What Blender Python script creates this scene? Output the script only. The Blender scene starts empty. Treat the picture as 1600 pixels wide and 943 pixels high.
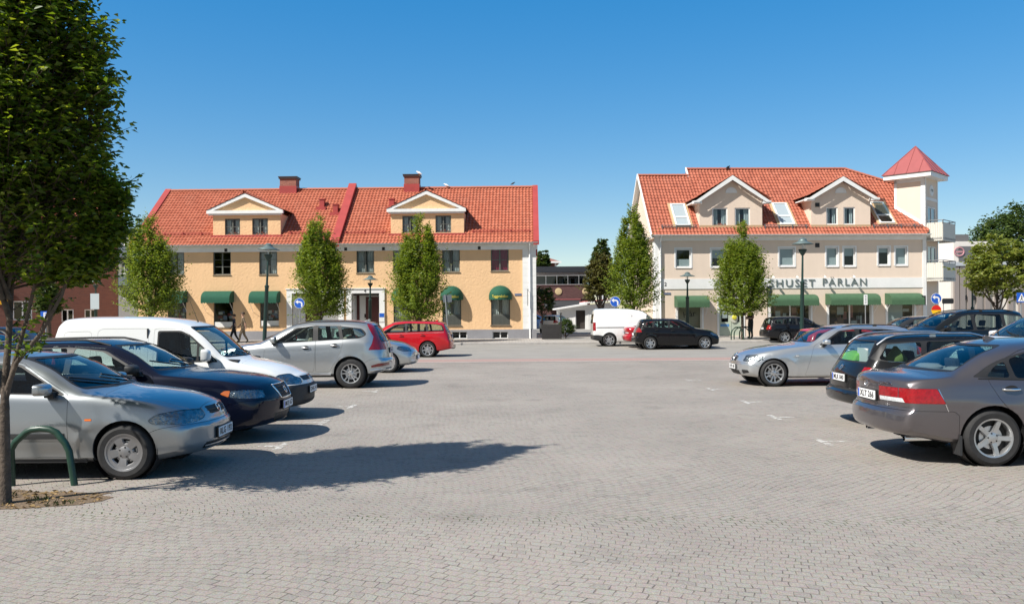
import bpy, bmesh, math, random
import numpy as np
from mathutils import Vector, Matrix
R = math.radians
rnd = random.Random(7)
SC = bpy.context.scene
COL = SC.collection

# ------------------------------------------------------------------ camera
F_PX, EYE, YH, ROLL = 1300.0, 1.85, 486.0, R(0.42)
cam_d = bpy.data.cameras.new('camera')
cam_d.sensor_width = 36.0
cam_d.lens = 36.0 * F_PX / 1600.0
cam_d.shift_y = (YH - 471.5) / 1600.0
cam_d.clip_start, cam_d.clip_end = 0.1, 4000
cam = bpy.data.objects.new('camera', cam_d)
COL.objects.link(cam)
cam.matrix_world = Matrix.Translation((0, 0, EYE)) @ Matrix.Rotation(R(90), 4, 'X') @ Matrix.Rotation(-ROLL, 4, 'Z')
SC.camera = cam

# ------------------------------------------------------------------ light
SUN_AZ, SUN_EL = R(34), R(47)          # direction the shadows run (from +X towards +Y) and height
world = bpy.data.worlds.new('World'); SC.world = world
world.use_nodes = True
wn = world.node_tree
sky = wn.nodes.new('ShaderNodeTexSky'); sky.sky_type = 'NISHITA'; sky.sun_disc = False
sky.sun_elevation = SUN_EL
sky.sun_rotation = math.atan2(-math.cos(SUN_AZ), -math.sin(SUN_AZ))
sky.altitude = 0; sky.air_density = 1.0; sky.dust_density = 0.1; sky.ozone_density = 2.6
sky_g = wn.nodes.new('ShaderNodeGamma'); sky_g.inputs[1].default_value = .48      # polarised-looking deep blue: flatter and more saturated
sky_a = wn.nodes.new('ShaderNodeHueSaturation'); sky_a.inputs['Saturation'].default_value = 1.52
sky_b = wn.nodes.new('ShaderNodeHueSaturation'); sky_b.inputs['Saturation'].default_value = 1.52; sky_b.inputs['Value'].default_value = 1.9; sky_b.inputs['Hue'].default_value = .506
wn.links.new(sky.outputs[0], sky_g.inputs[0]); wn.links.new(sky_g.outputs[0], sky_a.inputs['Color']); wn.links.new(sky_a.outputs[0], sky_b.inputs['Color'])
sky_w = wn.nodes.new('ShaderNodeHueSaturation'); sky_w.inputs['Saturation'].default_value = .6; sky_w.inputs['Value'].default_value = 1.05   # paler towards the sun
wn.links.new(sky_g.outputs[0], sky_w.inputs['Color'])
s_tc = wn.nodes.new('ShaderNodeTexCoord'); s_dt = wn.nodes.new('ShaderNodeVectorMath'); s_dt.operation = 'DOT_PRODUCT'
s_dt.inputs[1].default_value = (-math.cos(SUN_AZ) * math.cos(SUN_EL), -math.sin(SUN_AZ) * math.cos(SUN_EL), math.sin(SUN_EL))
s_mr = wn.nodes.new('ShaderNodeMapRange'); s_mr.inputs[1].default_value = .24; s_mr.inputs[2].default_value = .68; s_mr.interpolation_type = 'SMOOTHSTEP'
s_mx = wn.nodes.new('ShaderNodeMix'); s_mx.data_type = 'RGBA'
wn.links.new(s_tc.outputs['Generated'], s_dt.inputs[0]); wn.links.new(s_dt.outputs['Value'], s_mr.inputs[0]); wn.links.new(s_mr.outputs[0], s_mx.inputs[0])
wn.links.new(sky_b.outputs[0], s_mx.inputs[6]); wn.links.new(sky_w.outputs[0], s_mx.inputs[7]); wn.links.new(s_mx.outputs[2], wn.nodes['Background'].inputs[0])
wn.nodes['Background'].inputs[1].default_value = 0.118
sun_d = bpy.data.lights.new('sun', 'SUN'); sun_d.energy = 4.9; sun_d.angle = R(0.53); sun_d.color = (1.0, 0.955, 0.88)
sun = bpy.data.objects.new('sun', sun_d); COL.objects.link(sun)
ray = Vector((math.cos(SUN_AZ) * math.cos(SUN_EL), math.sin(SUN_AZ) * math.cos(SUN_EL), -math.sin(SUN_EL)))
sun.rotation_euler = ray.to_track_quat('-Z', 'Y').to_euler()
sun.location = (-20, -15, 30)
SC.view_settings.view_transform = 'Standard'; SC.view_settings.look = 'None'
SC.view_settings.gamma = 1.0; SC.view_settings.use_curve_mapping = False
SC.view_settings.exposure = 0.56
SC.render.engine = 'CYCLES'
SC.cycles.max_bounces = 8; SC.cycles.transparent_max_bounces = 24
SC.cycles.caustics_reflective = False; SC.cycles.caustics_refractive = False
SC.cycles.use_denoising = True

# pixel of the 1600 x 943 photograph -> world point at depth Y
def px2(px, py):
    c, s_ = math.cos(ROLL), math.sin(ROLL)
    dx, dy = px - 800.0, py - YH
    return dx * c - dy * s_, dx * s_ + dy * c        # undo the camera roll (about the horizon centre)
def at(px, py, y):
    u, v = px2(px, py)
    return Vector((u * y / F_PX, y, EYE - v * y / F_PX))
def gnd(px, py, z=0.0):
    u, v = px2(px, py)
    y = (EYE - z) * F_PX / v
    return Vector((u * y / F_PX, y, z))

# ------------------------------------------------------------------ materials
MATS = {}
def nd(nt, typ, **kw):
    n = nt.nodes.new(typ)
    for k, v in kw.items():
        if k.startswith('i_'):
            key = k[2:]
            n.inputs[int(key) if key.isdigit() else key.replace('_', ' ')].default_value = v
        else: setattr(n, k, v)
    return n
def rgba(c): return (c[0], c[1], c[2], 1.0)
def mat(name, col=(.5, .5, .5), rough=.5, metal=0.0, coat=0.0, spec=.5, var=0.0, vscale=4.0, bump=0.0, bscale=20.0, emit=None, dirt=0.0, detail=4):
    if name in MATS: return MATS[name]
    m = bpy.data.materials.new(name); m.use_nodes = True
    nt = m.node_tree; b = nt.nodes['Principled BSDF']
    b.inputs['Base Color'].default_value = rgba(col)
    b.inputs['Roughness'].default_value = rough
    b.inputs['Metallic'].default_value = metal
    b.inputs['Coat Weight'].default_value = coat
    b.inputs['Coat Roughness'].default_value = 0.03
    b.inputs['Specular IOR Level'].default_value = spec
    L = nt.links.new
    tc = nd(nt, 'ShaderNodeTexCoord')
    if var or dirt:
        nz = nd(nt, 'ShaderNodeTexNoise', i_Scale=vscale, i_Detail=float(detail), i_Roughness=.62)
        L(tc.outputs['Object'], nz.inputs['Vector'])
        mr = nd(nt, 'ShaderNodeMapRange', i_1=.3, i_2=.7, i_3=1 - var, i_4=1 + var)
        L(nz.outputs[0], mr.inputs[0])
        mx = nd(nt, 'ShaderNodeVectorMath', operation='SCALE'); mx.inputs[0].default_value = col
        L(mr.outputs[0], mx.inputs['Scale']); L(mx.outputs[0], b.inputs['Base Color'])
        if dirt:
            rr = nd(nt, 'ShaderNodeMapRange', i_1=.35, i_2=.75, i_3=rough, i_4=min(1, rough + dirt))
            L(nz.outputs[0], rr.inputs[0]); L(rr.outputs[0], b.inputs['Roughness'])
    if bump:
        n2 = nd(nt, 'ShaderNodeTexNoise', i_Scale=bscale, i_Detail=3.0)
        L(tc.outputs['Object'], n2.inputs['Vector'])
        bp = nd(nt, 'ShaderNodeBump', i_Strength=bump, i_Distance=.02)
        L(n2.outputs[0], bp.inputs['Height']); L(bp.outputs[0], b.inputs['Normal'])
    if emit:
        b.inputs['Emission Color'].default_value = rgba(emit[0]); b.inputs['Emission Strength'].default_value = emit[1]
    MATS[name] = m
    return m
def paint(name, col, metal=.0, rough=.35, dust=1.0):
    """car paint: base with a few flakes under a clear coat, a little road dust"""
    if name in MATS: return MATS[name]
    m = bpy.data.materials.new(name); m.use_nodes = True
    nt = m.node_tree; b = nt.nodes['Principled BSDF']; L = nt.links.new
    b.inputs['Metallic'].default_value = metal
    b.inputs['Coat Weight'].default_value = 1.0; b.inputs['Specular IOR Level'].default_value = .12
    tc = nd(nt, 'ShaderNodeTexCoord')
    fl = nd(nt, 'ShaderNodeTexNoise', i_Scale=900.0, i_Detail=1.0); L(tc.outputs['Object'], fl.inputs['Vector'])
    mr = nd(nt, 'ShaderNodeMapRange', i_1=.3, i_2=.7, i_3=.93, i_4=1.07); L(fl.outputs[0], mr.inputs[0])
    sc_ = nd(nt, 'ShaderNodeVectorMath', operation='SCALE'); sc_.inputs[0].default_value = col; L(mr.outputs[0], sc_.inputs['Scale'])
    # dust: more of it low on the body
    sp = nd(nt, 'ShaderNodeSeparateXYZ'); L(tc.outputs['Object'], sp.inputs[0])
    dn = nd(nt, 'ShaderNodeTexNoise', i_Scale=3.5, i_Detail=6.0, i_Roughness=.65); L(tc.outputs['Object'], dn.inputs['Vector'])
    lo = nd(nt, 'ShaderNodeMapRange', i_1=.6, i_2=.12, i_3=.0, i_4=.10 * dust); L(sp.outputs[2], lo.inputs[0]); b.inputs['Coat Weight'].default_value = .55 + .45 * dust
    mu = nd(nt, 'ShaderNodeMath', operation='MULTIPLY'); L(lo.outputs[0], mu.inputs[0]); L(dn.outputs[0], mu.inputs[1])
    mx = nd(nt, 'ShaderNodeMix', data_type='RGBA'); mx.inputs[7].default_value = (.23, .21, .18, 1)
    L(mu.outputs[0], mx.inputs[0]); L(sc_.outputs[0], mx.inputs[6]); L(mx.outputs[2], b.inputs['Base Color'])
    ro = nd(nt, 'ShaderNodeMapRange', i_1=0.0, i_2=.2, i_3=rough, i_4=min(.8, rough + .2)); L(mu.outputs[0], ro.inputs[0]); L(ro.outputs[0], b.inputs['Roughness'])
    cr = nd(nt, 'ShaderNodeMapRange', i_1=.3, i_2=.7, i_3=.02, i_4=.09); L(dn.outputs[0], cr.inputs[0]); L(cr.outputs[0], b.inputs['Coat Roughness'])
    MATS[name] = m
    return m
def glass(name, tint=(.42, .5, .49), rough=0.0, refl=1.0):
    if name in MATS: return MATS[name]
    m = bpy.data.materials.new(name); m.use_nodes = True
    nt = m.node_tree; nt.nodes.clear(); L = nt.links.new
    o = nd(nt, 'ShaderNodeOutputMaterial')
    t = nd(nt, 'ShaderNodeBsdfTransparent'); t.inputs[0].default_value = rgba(tint)
    g = nd(nt, 'ShaderNodeBsdfGlossy'); g.inputs['Roughness'].default_value = rough; g.inputs[0].default_value = (refl, refl, refl, 1)
    fr = nd(nt, 'ShaderNodeFresnel', i_IOR=1.52); ge = nd(nt, 'ShaderNodeNewGeometry'); sb = nd(nt, 'ShaderNodeMath', operation='SUBTRACT', i_0=1.0); L(ge.outputs['Backfacing'], sb.inputs[1])
    mu = nd(nt, 'ShaderNodeMath', operation='MULTIPLY'); L(fr.outputs[0], mu.inputs[0]); L(sb.outputs[0], mu.inputs[1])
    mx = nd(nt, 'ShaderNodeMixShader'); L(mu.outputs[0], mx.inputs[0]); L(t.outputs[0], mx.inputs[1]); L(g.outputs[0], mx.inputs[2])
    L(mx.outputs[0], o.inputs[0])
    MATS[name] = m
    return m

# ------------------------------------------------------------------ mesh building
class MB:
    def __init__(self): self.v = []; self.f = []; self.m = []
    def add(self, vs, fs, mi=0):
        o = len(self.v); self.v.extend([tuple(p) for p in vs])
        for f in fs: self.f.append(tuple(i + o for i in f)); self.m.append(mi)
        return self
    def quad(self, a, b, c, d, mi=0): return self.add([a, b, c, d], [(0, 1, 2, 3)], mi)
    def box(self, x0, x1, y0, y1, z0, z1, mi=0, M=None):
        vs = [(x, y, z) for x in (x0, x1) for y in (y0, y1) for z in (z0, z1)]
        if M is not None: vs = [tuple(M @ Vector(p)) for p in vs]
        return self.add(vs, [(0, 1, 3, 2), (4, 6, 7, 5), (0, 4, 5, 1), (2, 3, 7, 6), (0, 2, 6, 4), (1, 5, 7, 3)], mi)
    def prism(self, poly, axis, a, b, mi=0, M=None):
        """poly in the two other axes (in xyz order) extruded along axis from a to b"""
        n = len(poly); vs = []
        for t in (a, b):
            for p in poly:
                if axis == 'x': q = (t, p[0], p[1])
                elif axis == 'y': q = (p[0], t, p[1])
                else: q = (p[0], p[1], t)
                vs.append(q)
        if M is not None: vs = [tuple(M @ Vector(p)) for p in vs]
        ar = sum(poly[i][0] * poly[(i + 1) % n][1] - poly[(i + 1) % n][0] * poly[i][1] for i in range(n))
        flip = (ar > 0) ^ (axis == 'y') ^ (b < a)
        fs = [tuple(range(n)), tuple(range(2 * n - 1, n - 1, -1))] + [(i, i + n, (i + 1) % n + n, (i + 1) % n) for i in range(n)]
        if flip: fs = [tuple(reversed(f)) for f in fs]
        return self.add(vs, fs, mi)
    def tube(self, pts, r, n=8, mi=0, closed=False, cap=True):
        pts = [Vector(p) for p in pts]; k = len(pts)
        rs = r if isinstance(r, (list, tuple)) else [r] * k
        rings = []; prev = None
        for i, p in enumerate(pts):
            a = pts[i - 1] if (i > 0 or closed) else p
            b = pts[(i + 1) % k] if (i < k - 1 or closed) else p
            t = (b - a).normalized()
            if prev is None:
                u = t.orthogonal().normalized()
            else:
                u = prev - t * prev.dot(t)
                u = u.normalized() if u.length > 1e-6 else t.orthogonal().normalized()
            prev = u; w = t.cross(u)
            rings.append([p + (u * math.cos(2 * math.pi * j / n) + w * math.sin(2 * math.pi * j / n)) * rs[i] for j in range(n)])
        vs = [q for rg in rings for q in rg]; fs = []
        kk = k if closed else k - 1
        for i in range(kk):
            for j in range(n):
                a = i * n + j; b = i * n + (j + 1) % n; c = ((i + 1) % k) * n + (j + 1) % n; d = ((i + 1) % k) * n + j
                fs.append((a, b, c, d))
        if cap and not closed:
            fs.append(tuple(range(n - 1, -1, -1))); fs.append(tuple(range((k - 1) * n, k * n)))
        return self.add(vs, fs, mi)
    def lathe(self, prof, n=24, mi=0, M=None, a0=0.0, a1=2 * math.pi):
        """prof: (radius, height) pairs turned round local z"""
        full = abs(a1 - a0 - 2 * math.pi) < 1e-6
        k = n if full else n + 1; vs = []; fs = []
        for (r, z) in prof:
            for j in range(k):
                a = a0 + (a1 - a0) * j / n
                vs.append((r * math.cos(a), r * math.sin(a), z))
        for i in range(len(prof) - 1):
            for j in range(n):
                j2 = (j + 1) % k
                fs.append((i * k + j, i * k + j2, (i + 1) * k + j2, (i + 1) * k + j))
        if M is not None: vs = [tuple(M @ Vector(p)) for p in vs]
        return self.add(vs, fs, mi)
    def grid(self, P, mi=0, flip=False):
        """P: 2D list of points"""
        a, b = len(P), len(P[0]); vs = [q for row in P for q in row]; fs = []
        for i in range(a - 1):
            for j in range(b - 1):
                f = (i * b + j, i * b + j + 1, (i + 1) * b + j + 1, (i + 1) * b + j)
                fs.append(f[::-1] if flip else f)
        return self.add(vs, fs, mi)
    def mesh(self, name, mats, smooth=None):
        me = bpy.data.meshes.new(name); me.from_pydata(self.v, [], self.f)
        for m in (mats if isinstance(mats, (list, tuple)) else [mats]): me.materials.append(m)
        if any(self.m): me.polygons.foreach_set('material_index', self.m)
        if smooth is not None: shade(me, smooth)
        me.update()
        return me
    def build(self, name, mats, parent=None, smooth=None, bevel=0.0, loc=None, rz=0.0):
        o = bpy.data.objects.new(name, self.mesh(name, mats, smooth)); COL.objects.link(o)
        if parent: o.parent = parent
        if loc is not None: o.location = loc
        if rz: o.rotation_euler.z = rz
        if bevel:
            b = o.modifiers.new('bevel', 'BEVEL'); b.width = bevel; b.segments = 2; b.limit_method = 'ANGLE'; b.angle_limit = R(40)
        return o
def shade(me, ang):
    me.polygons.foreach_set('use_smooth', [True] * len(me.polygons))
    me.set_sharp_from_angle(angle=R(ang))
def fast_mesh(name, V, Fq, mats, smooth=False):
    """numpy quads -> mesh"""
    V = np.asarray(V, dtype=np.float32).reshape(-1, 3); Fq = np.asarray(Fq, dtype=np.int32)
    k = Fq.shape[1]; n = len(Fq)
    me = bpy.data.meshes.new(name)
    me.vertices.add(len(V)); me.vertices.foreach_set('co', V.ravel())
    me.loops.add(n * k); me.loops.foreach_set('vertex_index', Fq.ravel())
    me.polygons.add(n); me.polygons.foreach_set('loop_start', np.arange(0, n * k, k, dtype=np.int32))
    if smooth: me.polygons.foreach_set('use_smooth', np.ones(n, dtype=bool))
    for m in (mats if isinstance(mats, (list, tuple)) else [mats]): me.materials.append(m)
    me.update(calc_edges=True)
    return me
def link(name, me, parent=None, loc=None):
    o = bpy.data.objects.new(name, me); COL.objects.link(o)
    if parent: o.parent = parent
    if loc is not None: o.location = loc
    return o
def tag(o, label=None, cat=None, group=None, kind=None):
    if label: o['label'] = label
    if cat: o['category'] = cat
    if group: o['group'] = group
    if kind: o['kind'] = kind
    return o
def thing(name, label, cat, loc=(0, 0, 0), rz=0.0, group=None):
    o = bpy.data.objects.new(name, None); COL.objects.link(o); o.empty_display_size = .3
    o.location = loc; o.rotation_euler.z = rz
    return tag(o, label, cat, group)
KIDS = {}
def copy_tree(o, parent=None):
    c = o.copy(); COL.objects.link(c)
    if parent: c.parent = parent
    for ch in o.children: copy_tree(ch, c)
    return c
def text_mesh(txt, size, depth=0.004, spacing=1.0, bold=0.0):
    cu = bpy.data.curves.new('txt', 'FONT'); cu.body = txt; cu.size = size; cu.extrude = depth / 2
    cu.align_x = 'CENTER'; cu.align_y = 'CENTER'; cu.space_character = spacing; cu.offset = bold; cu.resolution_u = 3
    o = bpy.data.objects.new('txt', cu); COL.objects.link(o)
    bpy.context.view_layer.update()
    me = bpy.data.meshes.new_from_object(o.evaluated_get(bpy.context.evaluated_depsgraph_get()))
    bpy.data.objects.remove(o); bpy.data.curves.remove(cu)
    return me
def text_part(name, txt, size, m, parent, M, depth=0.004, spacing=1.0, bold=0.0, fitw=None):
    me = text_mesh(txt, size, depth, spacing, bold)
    if fitw:
        xs = [v.co.x for v in me.vertices]; w = max(xs) - min(xs)
        me.transform(Matrix.Scale(fitw / w, 4, (1, 0, 0)))
    me.name = name
    me.materials.clear(); me.materials.append(m)
    me.transform(M)
    return link(name, me, parent)
# ================================================================== cars
def pchip(pts):
    xs = np.array([p[0] for p in pts], float); ys = np.array([p[1] for p in pts], float)
    h = np.diff(xs); dl = np.diff(ys) / h
    d = np.zeros_like(ys)
    for i in range(1, len(xs) - 1):
        if dl[i - 1] * dl[i] > 0:
            w1 = 2 * h[i] + h[i - 1]; w2 = h[i] + 2 * h[i - 1]
            d[i] = (w1 + w2) / (w1 / dl[i - 1] + w2 / dl[i])
    d[0], d[-1] = dl[0], dl[-1]
    def f(x):
        x = np.clip(np.asarray(x, float), xs[0], xs[-1])
        i = np.clip(np.searchsorted(xs, x) - 1, 0, len(xs) - 2)
        t = (x - xs[i]) / h[i]
        return ((1 + 2 * t) * (1 - t) ** 2 * ys[i] + t * (1 - t) ** 2 * h[i] * d[i] + t * t * (3 - 2 * t) * ys[i + 1] + t * t * (t - 1) * h[i] * d[i + 1])
    return f
def lerpf(pts):
    xs = [p[0] for p in pts]; ys = [p[1] for p in pts]
    return lambda x: np.interp(x, xs, ys)
def rpoly(pts, r=0.04, n=4):
    """polygon with rounded corners; a point may carry its own radius as third value"""
    out = []; k = len(pts)
    for i in range(k):
        p = np.array(pts[i][:2], float); a = np.array(pts[i - 1][:2], float); b = np.array(pts[(i + 1) % k][:2], float)
        rr = pts[i][2] if len(pts[i]) > 2 else r
        da, db = a - p, b - p; la, lb = np.linalg.norm(da), np.linalg.norm(db)
        rr = min(rr, .45 * la, .45 * lb)
        if rr < 1e-4: out.append(tuple(p)); continue
        A = p + da / la * rr; B = p + db / lb * rr
        for j in range(n + 1):
            t = j / n
            out.append(tuple((1 - t) ** 2 * A + 2 * t * (1 - t) * p + t * t * B))
    return out
def inset(poly, d):
    """polygon moved inwards by d (outwards if negative)"""
    P = np.array(poly, float); n = len(P)
    ar = 0.5 * sum(P[i][0] * P[(i + 1) % n][1] - P[(i + 1) % n][0] * P[i][1] for i in range(n))
    s = 1 if ar > 0 else -1; out = []
    for i in range(n):
        e1 = P[i] - P[i - 1]; e2 = P[(i + 1) % n] - P[i]
        e1 = e1 / (np.linalg.norm(e1) + 1e-9); e2 = e2 / (np.linalg.norm(e2) + 1e-9)
        n1 = np.array([-e1[1], e1[0]]) * s; n2 = np.array([-e2[1], e2[0]]) * s
        m = n1 + n2; L_ = np.linalg.norm(m)
        if L_ < 1e-6: m = n1; k = 1
        else:
            m = m / L_; k = min(2.0, 1 / max(.3, float(m @ n1)))
        out.append(tuple(P[i] + m * d * k))
    return out

class Shell:
    """the outer skin of a car lofted from its side and plan curves; s runs from the nose (0) to the tail (L), z up"""
    def __init__(S, sp, step=0.05):
        S.sp = sp; L = S.L = sp['L']; W = sp['W'] / 2
        top, bot, belt, plan = pchip(sp['top']), lerpf(sp['bot']), pchip(sp['belt']), pchip(sp['plan'])
        bow = pchip(sp.get('bow', [(0, .22), (sp['cowl'], .17), (sp['cowl'] + .9, .03), (L - 1.2, -.02), (L - .35, -.10), (L, -.16)]))
        xf, xr = lerpf(sp.get('nose', [(0, .0), (2, .0)])), lerpf(sp.get('tail', [(0, .0), (2, .0)]))
        tum, cam_ = sp.get('tumble', .36), sp.get('camber', .045)
        rc = sp.get('rc', .16)
        st = set(np.round(np.arange(0.1, L - .1, step), 4)) | {0.0, .012, .03, .06, L, L - .012, L - .03, L - .06}
        for p in sp['top']:
            for dd in (-.018, 0, .018):
                if 0.06 < p[0] + dd < L - .06: st.add(round(p[0] + dd, 4))
        st = np.array(sorted(st))
        keep = [0]
        for i in range(1, len(st)):
            if st[i] - st[keep[-1]] > .008: keep.append(i)
        st = st[keep]
        wheels = sp['wheels']; Ra = sp['Ra']; rw = sp['rw']
        NS, NA, NB, NC = 13, 7, 7, 8
        rows = []
        for s in st:
            w = float(plan(s)) * W; zb = float(bot(s)); zt = float(top(s)); zbe = min(float(belt(s)), zt - .05)
            cl, cu = sp.get('cl', .06), sp.get('cu', .035)
            zw = zb + sp.get('zw', .58) * (zbe - zb)
            pts = [(0, zb), (.3 * w, zb), (.6 * w, zb), (w - .2, zb), (w - .13, zb + .004), (w - .085, zb + .025)]
            for z in np.linspace(zb + .06, zbe - .025, NS):
                y = w - (cl * ((zw - z) / (zw - zb)) ** 2 if z < zw else cu * ((z - zw) / (zbe - zw)) ** 2)
                for c in wheels:                                  # flared arch lips
                    r = math.hypot(s - c, z - rw)
                    if Ra - .02 < r < Ra + .14: y += sp.get('flare', .012) * (1 - max(0, r - Ra) / .14) ** 2
                cr = sp.get('crease')
                if cr:
                    zc = cr[0] + cr[1] * s
                    y += cr[2] * math.exp(-((z - zc) / .028) ** 2) * (1 if .5 < s < L - .4 else 0)
                pts.append((y, z))
            yb = w - cu - .012
            H = zt - cam_ - zbe
            tm = tum if H > .2 else tum + (1 - H / .2) * .35
            yt = max(.25, yb - tm * max(H, .02))
            cam2 = min(cam_, .5 * (zt - zbe))
            P0 = np.array((yb, zbe + .004)); P1 = np.array((yt, zt - cam2)); P2 = np.array((0, zt))
            l1 = np.linalg.norm(P1 - P0); r = min(rc, .8 * l1, .5 * yt)
            A = P1 + (P0 - P1) / max(l1, 1e-6) * r
            yB = yt - r; B = np.array((yB, zt - cam2 * (yB / yt) ** 2))
            for t in np.linspace(0, 1, NA, endpoint=False): pts.append(tuple(P0 + (A - P0) * t))
            for t in np.linspace(0, 1, NB): pts.append(tuple((1 - t) ** 2 * A + 2 * t * (1 - t) * P1 + t * t * B))
            for t in np.linspace(0, 1, NC)[1:]:
                y = yB * (1 - t); pts.append((y, zt - cam2 * (y / yt) ** 2))
            rows.append(pts)
        G = np.array(rows)                                        # station, point, (y,z)
        # tuck the two ends in
        for i, s in enumerate(st):
            for e in (s, L - s):
                if e < .06:
                    rr = sp.get('endr', .05); k = rr * (1 - math.sqrt(max(0, 1 - (1 - e / .06) ** 2)))
                    zc = .5 * (G[i, 0, 1] + G[i, -1, 1]); hh = .5 * (G[i, -1, 1] - G[i, 0, 1]); ww = G[i, :, 0].max()
                    G[i, :, 0] *= 1 - k / ww; G[i, :, 1] = zc + (G[i, :, 1] - zc) * (1 - k / hh)
        n = G.shape[1]
        def place(s, y, z):
            w = abs(y) / W
            ff = max(0.0, 1 - s / .55) ** 1.5; fr = max(0.0, 1 - (L - s) / .55) ** 1.5
            ss = s + float(bow(s)) * w ** 2.4 + float(xf(z)) * ff - float(xr(z)) * fr
            return (L / 2 - ss, y, z)
        V = []; ring = 2 * n - 2
        for i, s in enumerate(st):
            for j in range(n): V.append(place(s, G[i, j, 0], G[i, j, 1]))
            for j in range(n - 2, 0, -1): V.append(place(s, -G[i, j, 0], G[i, j, 1]))
        F = []
        for i in range(len(st) - 1):
            for j in range(ring):
                a = i * ring + j; b = i * ring + (j + 1) % ring
                F.append((a, b, b + ring, a + ring))
        for end in (0, len(st) - 1):                              # rounded end caps: shrinking rings
            base = end * ring; s = st[end]; last = list(range(base, base + ring))
            yz = np.array([(G[end, j, 0], G[end, j, 1]) for j in range(n)] + [(-G[end, j, 0], G[end, j, 1]) for j in range(n - 2, 0, -1)])
            zc = .5 * (yz[0, 1] + yz[n - 1, 1])
            for k in (.93, .8, .62, .42, .22):
                cur = []
                for j in range(ring):
                    cur.append(len(V)); V.append(place(s, yz[j, 0] * k, zc + (yz[j, 1] - zc) * k))
                for j in range(ring):
                    q = (last[j], cur[j], cur[(j + 1) % ring], last[(j + 1) % ring])
                    F.append(q if end == 0 else q[::-1])
                last = cur
            c = len(V); V.append(place(s, 0, zc))
            for j in range(ring):
                q = (last[j], c, last[(j + 1) % ring]); F.append(q if end == 0 else q[::-1])
        S.V = np.array(V); S.F = F
        bmm = bmesh.new()
        for p in V: bmm.verts.new(p)
        bmm.verts.ensure_lookup_table()
        for f in F: bmm.faces.new([bmm.verts[i] for i in f])
        bmesh.ops.recalc_face_normals(bmm, faces=bmm.faces[:])
        if bmm.calc_volume(signed=True) < 0: bmesh.ops.reverse_faces(bmm, faces=bmm.faces[:])
        bmm.normal_update()
        S.N = np.array([v.normal[:] for v in bmm.verts])
        S.F = [tuple(v.index for v in f.verts) for f in bmm.faces]
        from mathutils.bvhtree import BVHTree
        S.bvh = BVHTree.FromBMesh(bmm); bmm.free()
        S.zb0 = min(p[1] for p in sp['bot'])
    def solid(S, name, o_out, o_in, mats):
        n = len(S.V)
        V = np.vstack([S.V + S.N * o_out, S.V - S.N * o_in])
        F = list(S.F) + [tuple(i + n for i in reversed(f)) for f in S.F]
        me = bpy.data.meshes.new(name); me.from_pydata(V.tolist(), [], F)
        for m in mats: me.materials.append(m)
        mi = [0] * len(S.F) + [1 if len(mats) > 1 else 0] * len(S.F)
        if len(mats) > 2:                                         # underside of the skin
            for k, f in enumerate(S.F):
                z = max(S.V[i][2] for i in f); nz = sum(S.N[i][2] for i in f) / len(f)
                if nz < -.75 and z < .36: mi[k] = 2
        me.polygons.foreach_set('material_index', mi)
        return me
    def hit(S, o, d):
        h = S.bvh.ray_cast(Vector(o), Vector(d))
        return h[0], h[1]
    def side_y(S, s, z, sgn=-1):
        """point and normal on the body side at side-view position (s, z)"""
        p, nn = S.hit((S.L / 2 - s, sgn * 3, z), (0, -sgn, 0))
        return p, nn
    def end_x(S, y, z, front=True):
        p, nn = S.hit((4 if front else -4, y, z), (-1 if front else 1, 0, 0))
        return p, nn

def prism_mesh(L, view, poly, lim):
    """cutter solid: side view (s,z) over y in lim; end views (y,z) over s in lim; top view (s,y) over z in lim"""
    mb = MB()
    if view == 'side': mb.prism([(L / 2 - p[0], p[1]) for p in poly], 'y', lim[0], lim[1])
    elif view == 'end': mb.prism(poly, 'x', L / 2 - lim[0], L / 2 - lim[1])
    else: mb.prism([(L / 2 - p[0], p[1]) for p in poly], 'z', lim[0], lim[1])
    me = mb.mesh('cut', [MATS['car trim dark']])
    b = bmesh.new(); b.from_mesh(me); bmesh.ops.recalc_face_normals(b, faces=b.faces[:]); b.to_mesh(me); b.free()
    return me
class Bool:
    """collects solids and cutters, evaluates all of them in one pass"""
    def __init__(B): B.tmp = []; B.cut = {}; B.jobs = []
    def cutter(B, me):
        o = bpy.data.objects.new('cut', me); COL.objects.link(o); B.tmp.append(o); return o
    def job(B, base, ops, cb):
        o = bpy.data.objects.new('job', base); COL.objects.link(o); B.tmp.append(o)
        for op, c in ops:
            m = o.modifiers.new('b', 'BOOLEAN'); m.operation = op; m.object = c; m.solver = 'MANIFOLD'
        B.jobs.append((o, cb))
    def run(B):
        bpy.context.view_layer.update(); dg = bpy.context.evaluated_depsgraph_get()
        res = [(bpy.data.meshes.new_from_object(o.evaluated_get(dg)), cb) for o, cb in B.jobs]
        for o in B.tmp: bpy.data.objects.remove(o)
        for me, cb in res: cb(me)

mat('car trim dark', (.012, .012, .013), .55, var=.2)
mat('car interior', (.02, .02, .022), .8)
mat('car seat cloth', (.03, .03, .034), .9, var=.2, vscale=30)
mat('car seat beige', (.42, .36, .27), .8)
mat('car plastic', (.022, .023, .025), .5, var=.15, vscale=60, dirt=.25)
mat('car chrome', (.85, .86, .87), .08, 1.0)
mat('car satin metal', (.62, .63, .65), .3, 1.0, dirt=.15)
mat('alloy', (.50, .51, .52), .3, .85, var=.06, vscale=9, dirt=.2)
mat('alloy dark recess', (.02, .02, .02), .6, .2)
mat('tyre rubber', (.018, .018, .019), .78, var=.3, vscale=14, bump=.12, bscale=90)
mat('plate white', (.82, .83, .84), .4, spec=.3)
mat('plate blue', (.02, .10, .55), .4)
mat('plate ink', (.015, .015, .017), .5)
mat('mirror glass', (.8, .82, .84), .02, 1.0)
mat('lamp reflector', (.27, .28, .29), .22, .9, var=.45, vscale=16, bump=1.0, bscale=24)
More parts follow.
